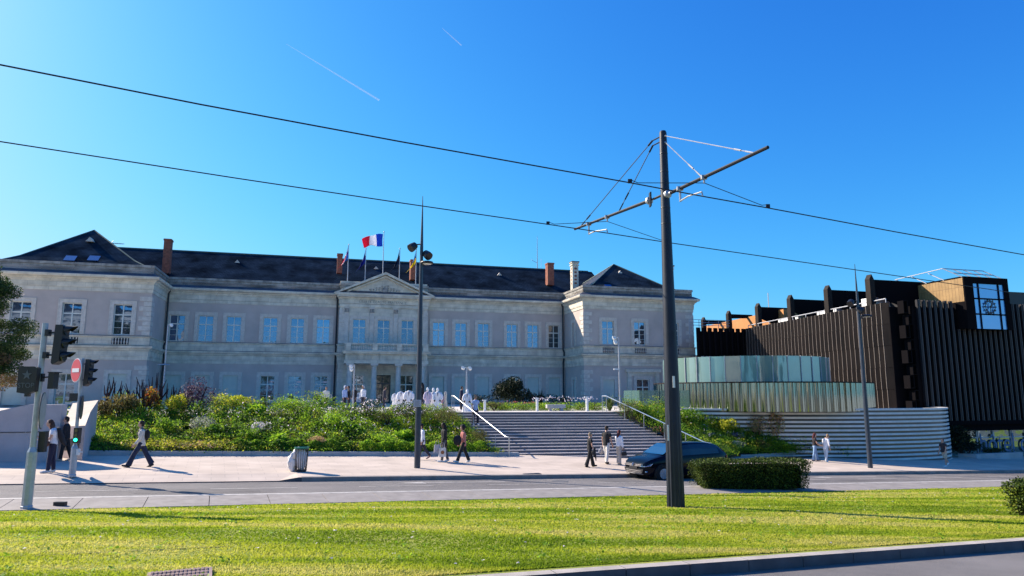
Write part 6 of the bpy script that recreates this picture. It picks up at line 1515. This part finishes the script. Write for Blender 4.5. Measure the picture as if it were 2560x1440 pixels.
    # shoes
    for s,(h0,k0,an,a) in zip((-1,1),legp):
        ft = O+an; pitch = max(-.5,min(.5,a*.8)); fd = Vector((0,cos(pitch),sin(pitch))); b = MB()
        b.tube([ft-fd*.065*k-Vector((0,0,.03*k)),ft-fd*.03*k-Vector((0,0,.022*k)),ft+fd*.03*k-Vector((0,0,.022*k)),ft+fd*.12*k-Vector((0,0,.036*k)),ft+fd*.20*k-Vector((0,0,.046*k)),ft+fd*.222*k-Vector((0,0,.05*k))],[.030*k,.047*k,.050*k,.042*k,.032*k,.016*k],10)
        b.build('shoe', fabric('shoe_%.2f_%.2f_%.2f'%shoec,shoec), r, smooth=True)
    # top
    b = MB(); hz = (hem-.93)
    ell(b,[T(hz,.178,.135),T(hz+.08,.180,.136),T(.12,.168,.130),T(.20,.155,.124),T(.30,.172,.128),T(.40,.188,.130),T(.475,.186,.112),T(.525,.11,.082),T(.545,.070,.066)])
    for (sh,el_,wr,d2,s) in armp:
        pts = [sh-Vector((s*.05,0,0))*k,sh,sh.lerp(el_,.5)]; rs_ = [.062*k,.066*k,.062*k]
        if sleeve > .5: pts += [el_,el_.lerp(wr,.5 if sleeve < .9 else .92)]; rs_ += [.053*k,.046*k]
        b.tube(pts,rs_,10)
    tm = topm or fabric('cloth_%.2f_%.2f_%.2f'%topc,topc)
    fuse(b.build('jacket' if coat else top, tm, r, smooth=True), .014)
    # hair
    hm = fabric('hair_%.3f_%.3f_%.3f'%hairc,hairc,.3); b = MB()
    if hair != 'none':
        b.ball((hc.x,hc.y-.014*k,hc.z+.030*k),(.088*k,.103*k,.100*k),14,10); b.ball((hc.x,hc.y-.045*k,hc.z-.02*k),(.080*k,.072*k,.085*k),12,8)
    if hair == 'long': b.tube([(hc.x,hc.y-.05*k,hc.z+.02*k),(hc.x,hc.y-.085*k,hc.z-.12*k),(hc.x,hc.y-.11*k,hc.z-.26*k),(hc.x,hc.y-.10*k,hc.z-.34*k)],[.08*k,.085*k,.07*k,.03*k],10)
    if hair == 'afro': b.ball((hc.x,hc.y-.03*k,hc.z+.04*k),(.14*k,.14*k,.135*k),14,10)
    if hair == 'hood': b.ball((hc.x,hc.y-.02*k,hc.z+.0*k),(.105*k,.115*k,.145*k),14,10)
    if b.v:
        o = b.build('hair' if hair != 'hood' else 'headscarf', hm, r, smooth=True)
        # cut the front so that the face shows
        bm = bmesh.new(); bm.from_mesh(o.data); cut = [v for v in bm.verts if v.co.y > hc.y+.045*k and v.co.z < hc.z+.062*k]; bmesh.ops.delete(bm,geom=cut,context='VERTS'); bm.to_mesh(o.data); bm.free()
    b = MB()
    for s in (-1,1): b.ball((hc.x+s*.030*k,hc.y+.080*k,hc.z+.002*k),(.011*k,.008*k,.007*k),6,4)
    b.build('eyes', M['black'], r)
    if backpack:
        b = MB(); c = up(Vector((0,-.175*k,.30*k))); blob(b,c,(.13*k,.085*k,.20*k),4,amp=.05,sq=.45); pk = b.build('backpack', fabric('pack',(.012,.012,.014)), smooth=True)
        pk.matrix_world = Matrix.Translation(base) @ Matrix.Rotation(-radians(heading),4,'Z'); tag(pk,backpack,'backpack')
        b = MB()
        for s in (-1,1): b.tube([c+Vector((s*.08*k,.06*k,.2*k)),up(Vector((s*.12*k,.02,.56*k))),up(Vector((s*.13*k,.14*k,.40*k))),up(Vector((s*.15*k,.10*k,.2*k)))],.016*k,6)
        b.build('strap', M['black'], pk)
    r['_hand'] = 0
    return r, armp, k
def held(mb, name, matl, label, cat, r, p, smooth=False, group=None):
    o = mb.build(name, matl, smooth=smooth); o.matrix_world = Matrix.Translation(r.location) @ Matrix.Rotation(r.rotation_euler.z,4,'Z') @ Matrix.Translation(p); tag(o,label,cat,group); return o
L_, R_h = -67.0, 113.0     # walking left / right along the street (degrees clockwise from +Y)
# 1 man in a cream hoodie striding left
man, ar, k = person('man in a cream hooded top and dark trousers striding left past the flower bank', G(349,1168)+Vector((0,0,0)), -113, 1.77, ((.50,.12),(-.42,.10)), ((.10,.55,.12),(-.15,.35,.14)), 'hooded_top', (.62,.57,.50), 1.0, botc=(.014,.022,.055), flare=.03, shoec=(.03,.03,.04), hairc=(.02,.015,.01), backpack='black backpack on the back of the striding man in cream', hem=.84)
# 2 woman with jacket and handbag near the signal pole
wo, ar, k = person('woman in a white top and black jacket with a brown handbag, near the signal poles', G(126,1182), -120, 1.76, ((.12,.06),(-.06,.05)), ((.30,1.5,.16),(.25,1.2,.18)), 'white_top', (.74,.74,.80), .45, botc=(.012,.014,.045), shoec=(.62,.62,.64), hairc=(.07,.035,.025), hair='long', hem=.92, head=.3)
b = MB(); 
ell(b,[(.02,-.10,1.50,.13,.05),(.04,-.13,1.42,.21,.08),(.06,-.20,1.18,.20,.10),(.08,-.28,.98,.18,.08),(.10,-.36,.88,.14,.05)],14); j = b.build('jacket', fabric('blk_coat',(.012,.012,.016)), wo, smooth=True); fuse(j,.016)
b = MB(); blob(b,(0,0,0),(.16,.07,.10),8,amp=.05); b.tube([(-.13,0,.06),(-.06,0,.35),(.06,0,.36),(.13,0,.06)],.012,6); held(b,'handbag',fabric('leather_brown',(.10,.04,.025)),'small dark brown handbag on the hip of the woman in white','handbag',wo,Vector((-.18,.16,.98)),True)
b = MB(); b.box(-.13,.13,-.05,.05,-.17,.17); b.tube([(-.08,0,.17),(-.05,0,.27),(.05,0,.27),(.08,0,.17)],.008,5); held(b,'paper_bag',fabric('kraft',(.32,.19,.11)),'brown paper bag held in front of the woman in white','bag',wo,Vector((-.10,.34,.96)))
# 3 person mostly hidden behind her
person('dark-clothed person walking just behind the woman in white, mostly hidden', G(152,1154)+Vector((0,.2,0)), -113, 1.68, ((.2,.1),(-.2,.1)), topc=(.015,.015,.02), sleeve=1.0, botc=(.012,.012,.016), shoec=(.35,.28,.25), hairc=(.015,.01,.01))
# 4 person in white half hidden by the street lamp
person('person in a long white shirt half hidden behind the nearest street lamp', G(1055,1149), -108, 1.66, ((.25,.1),(-.35,.3)), topc=(.75,.77,.82), sleeve=1.0, botc=(.03,.03,.05), shoec=(.30,.2,.18), hairc=(.02,.01,.01), hem=.74)
# 5 dark-clothed woman with tote bags
pw, ar, k = person('person all in black walking left with a white tote bag', G(1110,1155), -108, 1.78, ((.18,.08),(-.18,.1)), ((.12,.25,.10),(-.05,.2,.12)), topc=(.012,.012,.014), sleeve=1.0, botc=(.10,.09,.10), shoec=(.72,.72,.72), hairc=(.012,.009,.008), hair='long', skin='dark', hem=.70, coat=True)
b = MB(); b.prism([(-.17,-.40),(.17,-.40),(.15,0),(-.15,0)],0,-.035,.035); b.tube([(.0,-.10,0),(0,-.07,.22),(0,.07,.22),(0,.10,0)],.010,5); tb_ = held(b,'tote_bag',fabric('tote_white',(.62,.60,.58)),'white canvas tote bag with a brown round print carried by the person in black','tote bag',pw,Vector((-.27,.14,.66)))
b = MB(); b.disc((-.04,0,-.2),(1,0,0),.085,.008,16); b.build('round_print', fabric('print_brown',(.25,.11,.05)), tb_)
b = MB(); b.prism([(-.15,-.34),(.15,-.34),(.13,0),(-.13,0)],0,-.03,.03); b.tube([(.0,-.08,0),(0,-.05,.2),(0,.05,.2),(0,.08,0)],.009,5); held(b,'tote_bag',fabric('bag_grey',(.36,.36,.42)),'grey carrier bag hanging in front of the person in black','tote bag',pw,Vector((-.16,.36,.80)))
# 6 person in pink blouse with afro hair
pp2, ar, k = person('person with big dark curly hair in a pink and rust blouse walking left', G(1158,1156), -108, 1.72, ((.42,.12),(-.30,.12)), ((.25,1.1,.14),(.0,.5,.14)), topc=(.48,.17,.14), sleeve=.6, botc=(.010,.010,.014), flare=.015, shoec=(.74,.74,.74), hairc=(.010,.008,.010), hair='afro', hem=.80)
b = MB(); blob(b,(0,0,0),(.12,.2,.24),6,amp=.08); held(b,'shoulder_bag',fabric('bag_black',(.010,.010,.014)),'black shoulder bag carried in front of the person in pink','shoulder bag',pp2,Vector((-.20,.33,1.02)),True)
# 7 man stepping down the stairs
sp0 = BL.lerp(TL,.72).lerp(BR.lerp(TR,.72),.055); sp0.z = stair_z(.72)+.02
person('man in a pale blue shirt coming down the steps behind a white-draped figure', sp0, 150, 1.76, ((.35,.35),(-.05,.15)), ((.2,.9,.15),(.1,.4,.15)), topc=(.42,.50,.70), sleeve=.45, botc=(.012,.013,.025), shoec=(.55,.55,.6), hairc=(.012,.01,.01), skin='mid', group='people by the terrace', hem=.86)
# 8 young man in black carrying a jacket
p8, ar, k = person('person in black tee and trousers, left of the tall man', G(1475,1168), 75, 1.60, ((.30,.1),(-.22,.12)), ((.0,.2,.12),(.1,.35,.12)), topc=(.012,.012,.015), sleeve=.45, botc=(.010,.010,.013), flare=.03, shoec=(.02,.02,.02), hairc=(.30,.22,.14), hem=.90)
b = MB(); blob(b,(0,0,.02),(.06,.09,.20),9,amp=.3); b.tube([(.02,0,.1),(.03,.05,-.12),(.02,.08,-.34)],[.05,.045,.02],7); held(b,'folded_jacket',fabric('jk',(.02,.02,.024)),'dark jacket hanging from the arm of the person in black tee','jacket',p8,Vector((.30,.10,.66)),True)
# 9 man in black shirt, white trousers
p9, ar, k = person('tall man in a black shirt and white trousers seen from behind', G(1517,1160), 40, 1.84, ((.16,.06),(-.16,.05)), ((.0,.15,.12),(.12,.2,.16)), topc=(.012,.012,.014), sleeve=.45, botc=(.66,.63,.58), shoec=(.05,.03,.025), hairc=(.03,.02,.015), hem=.84)
b = MB(); blob(b,(0,0,-.12),(.10,.19,.15),7,amp=.1); b.tube([(0,-.08,0),(0,0,.13),(0,.08,0)],.010,5); held(b,'grey_bag',fabric('bag_grey2',(.30,.30,.33)),'soft grey bag carried low by the tall man in white trousers','bag',p9,Vector((-.34,.05,.72)),True)
# 10 woman in white top, beige flared trousers
p10, ar, k = person('woman in a white top and beige trousers arm in arm with the tall man', G(1548,1162)+Vector((0,-.05,0)), 48, 1.66, ((.10,.05),(-.12,.05)), ((.35,.9,.16),(.0,.12,.10)), topc=(.76,.76,.80), sleeve=1.0, botc=(.46,.40,.34), flare=.035, shoec=(.45,.38,.32), hairc=(.10,.02,.02), hair='long', hem=.92)
b = MB(); b.prism([(-.14,-.18),(.14,-.18),(.12,0),(-.12,0)],0,-.05,.05); b.tube([(0,-.08,0),(0,-.05,.16),(0,.05,.16),(0,.08,0)],.010,5); held(b,'handbag',fabric('bag_blk2',(.010,.010,.012)),'black handbag in the right hand of the woman in beige trousers','handbag',p10,Vector((.30,.02,.64)))
# 11, 12 couple on the right
person('woman with dark red hair, black top and blue jeans before the striped wall', G(2039,1153), 100, 1.63, ((.18,.05),(-.16,.08)), ((.3,.7,.1),(.3,.8,.14)), topc=(.020,.014,.018), sleeve=.45, botc=(.22,.34,.52), flare=.015, shoec=(.10,.10,.12), hairc=(.09,.015,.02), hair='long', hem=.95)
person('person in a loose white shirt and pale jeans before the striped wall', G(2067,1155), 60, 1.60, ((.10,.05),(-.18,.1)), ((.2,.4,.2),(-.1,.2,.2)), topc=(.78,.78,.80), sleeve=.6, botc=(.46,.54,.62), shoec=(.72,.72,.72), hairc=(.30,.20,.12), hem=.80, head=.5, lean=.08)
# 13 person on the far right in shorts
person('person in dark tee and beige shorts walking past the striped wall right end', G(2363,1167), -113, 1.62, ((.05,.05),(-.45,.25)), ((.25,.3,.1),(.1,.3,.12)), topc=(.035,.028,.032), sleeve=.45, botc=(.50,.42,.32), shoec=(.75,.75,.75), hairc=(.08,.04,.03), hem=.88, short=True)
# terrace visitors glimpsed over the flowers
def tpos_(px, Y): p = at(px,1000,Y); p.z = TZ; return p
for (px,Y,lab,tc,hc_,hr,hd,H) in ((861,49,'person in a pale blue hood standing left of the grey camera mast before the porch',(.35,.45,.68),(.55,.62,.75),'hood',120,1.66),
      (872,49.3,'person with black hair and black clothes beside the pale blue hood',(.012,.012,.014),(.01,.01,.01),'short',-120,1.66),
      (886,50.5,'dark-haired person in black just right of the grey camera mast',(.012,.012,.014),(.012,.01,.01),'short',-150,1.66),
      (908,49.5,'person in a white cap and top over the pink-blossomed shrub',(.74,.74,.76),(.65,.63,.63),'short',-150,1.70),
      (815,50,'person in cream with dark hair far left on the terrace',(.60,.60,.52),(.015,.01,.01),'short',170,1.60),
      (960,50,'dark-clothed person before the middle door of the porch',(.03,.03,.035),(.02,.015,.01),'short',90,1.62),
      (1056,47.5,'person in black with long hair right of the nearest street lamp, on the terrace',(.012,.012,.014),(.010,.009,.009),'long',-90,1.85),
      (1153,48,'person in dark blue standing behind the left handrail',(.015,.018,.05),(.01,.01,.012),'short',100,1.62)):
    person(lab, tpos_(px,Y), hd, H, topc=tc, sleeve=1.0, botc=(.03,.03,.045), hairc=hc_, hair=hr, group='people by the terrace', vox=.016, skin='mid')
# ---------------------------------------------------------------- dressed display figures on the terrace
M['cloth_white'] = mat('white_gown_cloth', (0.80,0.79,0.80), .8, bump=.3, bscale=8, var=.05, scale=3); M['cloth_pink'] = mat('pale_pink_gown_cloth',(0.62,0.52,0.62),.8,bump=.3,bscale=8); M['cloth_rose'] = mat('rose_gown_cloth',(0.42,0.25,0.28),.8,bump=.3,bscale=8); M['cloth_cream'] = mat('cream_cloth',(0.66,0.60,0.48),.8)
M['cloth_grey'] = mat('grey_collar_cloth', (0.30,0.30,0.34), .9)  # plain darker grey for the V of the collar
M['cuff'] = mat('dark_cuff', (0.02,0.02,0.025), .9)
def gown(px, ytop, Y, m, label, wpx=26, headless=True, tilt=0.0, wide_sl=True):
    pos = tpos_(px,Y); h = at(px,ytop,Y).z-TZ; w_ = wpx*.84*Y/1761/2; rng = np.random.default_rng(int(px*5)); r = thing('gown_figure', label, 'draped figure', pos, tilt, 'white-draped figures on the terrace')
    hs = h if headless else h*.86; n = 40; rows = [(0.0,1.0),(.08,.98),(.3,.80),(.52,.62),(.62,.56),(.72,.58),(.84,.66),(.91,.60),(.96,.40),(.985,.20),(1.0,.16)]; vs = []; fs = []; ph = rng.uniform(0,6)
    for (f,wf) in rows:
        fold = .13*(1-f)**.5
        for k in range(n): a = 2*pi*k/n; s = wf*w_*(1+fold*sin(9*a+ph)+fold*.6*sin(5*a+ph*2)); vs.append((s*cos(a),s*.62*sin(a),f*hs))
    for i in range(len(rows)-1):
        for k in range(n): fs.append((i*n+k,i*n+(k+1)%n,(i+1)*n+(k+1)%n,(i+1)*n+k))
    b = MB(); b.add(vs,fs); b.build('gown', m, r, smooth=True)
    b = MB(); b.add([(-w_*.16,-w_*.42,hs*.93),(w_*.16,-w_*.42,hs*.93),(0,-w_*.50,hs*.74)],[(0,1,2)]); b.tube([(-w_*.2,-w_*.36,hs*.96),(0,-w_*.5,hs*.74),(w_*.2,-w_*.36,hs*.96)],.02,5); b.build('collar', M['cloth_grey'], r)
    if wide_sl:
        for s in (-1,1):
            b = MB(); b.tube([(s*w_*.5,0,hs*.93),(s*w_*.82,-.03,hs*.78),(s*w_*.86,-.08,hs*.62),(s*w_*.62,-.14,hs*.54)],[w_*.24,w_*.26,w_*.28,w_*.18],10); o_ = b.build('sleeve', m, r, smooth=True)
            if wpx > 23: b = MB(); b.ball((s*w_*.56,-.20,hs*.52),(.05,.04,.07),8,6); b.build('cuff', M['cuff'], o_)
    if not headless:
        b = MB(); b.tube([(0,0,hs*.98),(0,.0,hs*1.03)],.045,8); b.ball((0,-.01,h-.11),(.085,.095,.125),12,8); b.build('veiled_head', M['cloth_white'], r, smooth=True)
    b = MB(); b.tube([(0,0,0),(0,0,hs*.99)],.02,6); b.build('stand', M['galv'], r)
gown(987,983,47,M['cloth_white'],'small white draped figure left of the group by the dark evergreen shrub',18,True,.2)
gown(1002,978,46.6,M['cloth_white'],'white draped figure leaning forward, second from the left',24,True,.3)
gown(1022,976,46.2,M['cloth_white'],'wide white gown with dark cuff just left of the nearest street lamp',30,True)
gown(1069,969,45.6,M['cloth_pink'],'pale pink gown with a white veiled head, right of the nearest street lamp',23,False)
gown(1083,970,45.9,M['cloth_white'],'narrow white gown with a raised collar between the pink and the wide white one',18,False)
gown(1094,970,45.4,M['cloth_white'],'widest white gown with two dark cuffs in the middle of the draped figures',30,False)
gown(1104,985,46.6,M['cloth_rose'],'dusty rose gown right of the widest white one',14,True)
gown(1114,978,46.8,M['cloth_cream'],'cream bust on a thin stand beside the top of the left handrail',12,True,0,False)
gown(1168,974,44.3,M['cloth_white'],'tall white gown with frilled collar at the top of the steps by the handrail',26,False)
for o in list(bpy.data.objects):
    if '_hand' in o.keys(): del o['_hand']
# ================================================================== WHAT STANDS BEHIND THE CAMERA (seen in the glass and the polished steel)
M['hw'] = mat('house_render', (0.55,0.50,0.43), .9, var=.08, scale=1)
for k,(x0,x1,y0,h_,lab) in enumerate(((-64,-23,-42,19.5,'pale house row across the street, mirrored in the left windows'),(22,62,-38,11,'pale apartment house across the street, mirrored in the polished steel ring'))):
    r = thing('house', lab, 'house', ((x0+x1)/2,y0,-2.2),0,'houses across the street'); w_ = (x1-x0)/2
    b = MB(); b.box(-w_,w_,-10,0,-3,h_); b.build('wall', M['hw'], r); b = MB(); b.prism([(-11,h_),(1,h_),(-5,h_+3)],0,-w_-.3,w_+.3); b.build('roof', M['slate'], r)
    b = MB()
    for i in range(int(w_*2/3)):
        for z in [1+3.2*q for q in range(int((h_-1)/3.2))]: b.box(-w_+1+i*3,-w_+2.2+i*3,0,.05,z,z+1.7)
    b.build('windows', M['glass_dark'], r)
rngB = np.random.default_rng(77); C = []
for k in range(30):
    c = np.array([rngB.uniform(-14,70),rngB.uniform(-34,-22),rngB.uniform(0,9)]); C.append(unit(rngB.normal(size=(900,3)))*rngB.uniform(.6,1,(900,1))*rngB.uniform(2,3.4)+c)
o = bpy.data.objects.new('far_trees', mesh_np('far_trees', leaves(np.concatenate(C),.55,rng=rngB),4,KM['tree'])); put(o); o['kind'] = 'stuff'; o['label'] = 'tree foliage across the street, mirrored in glass and steel'
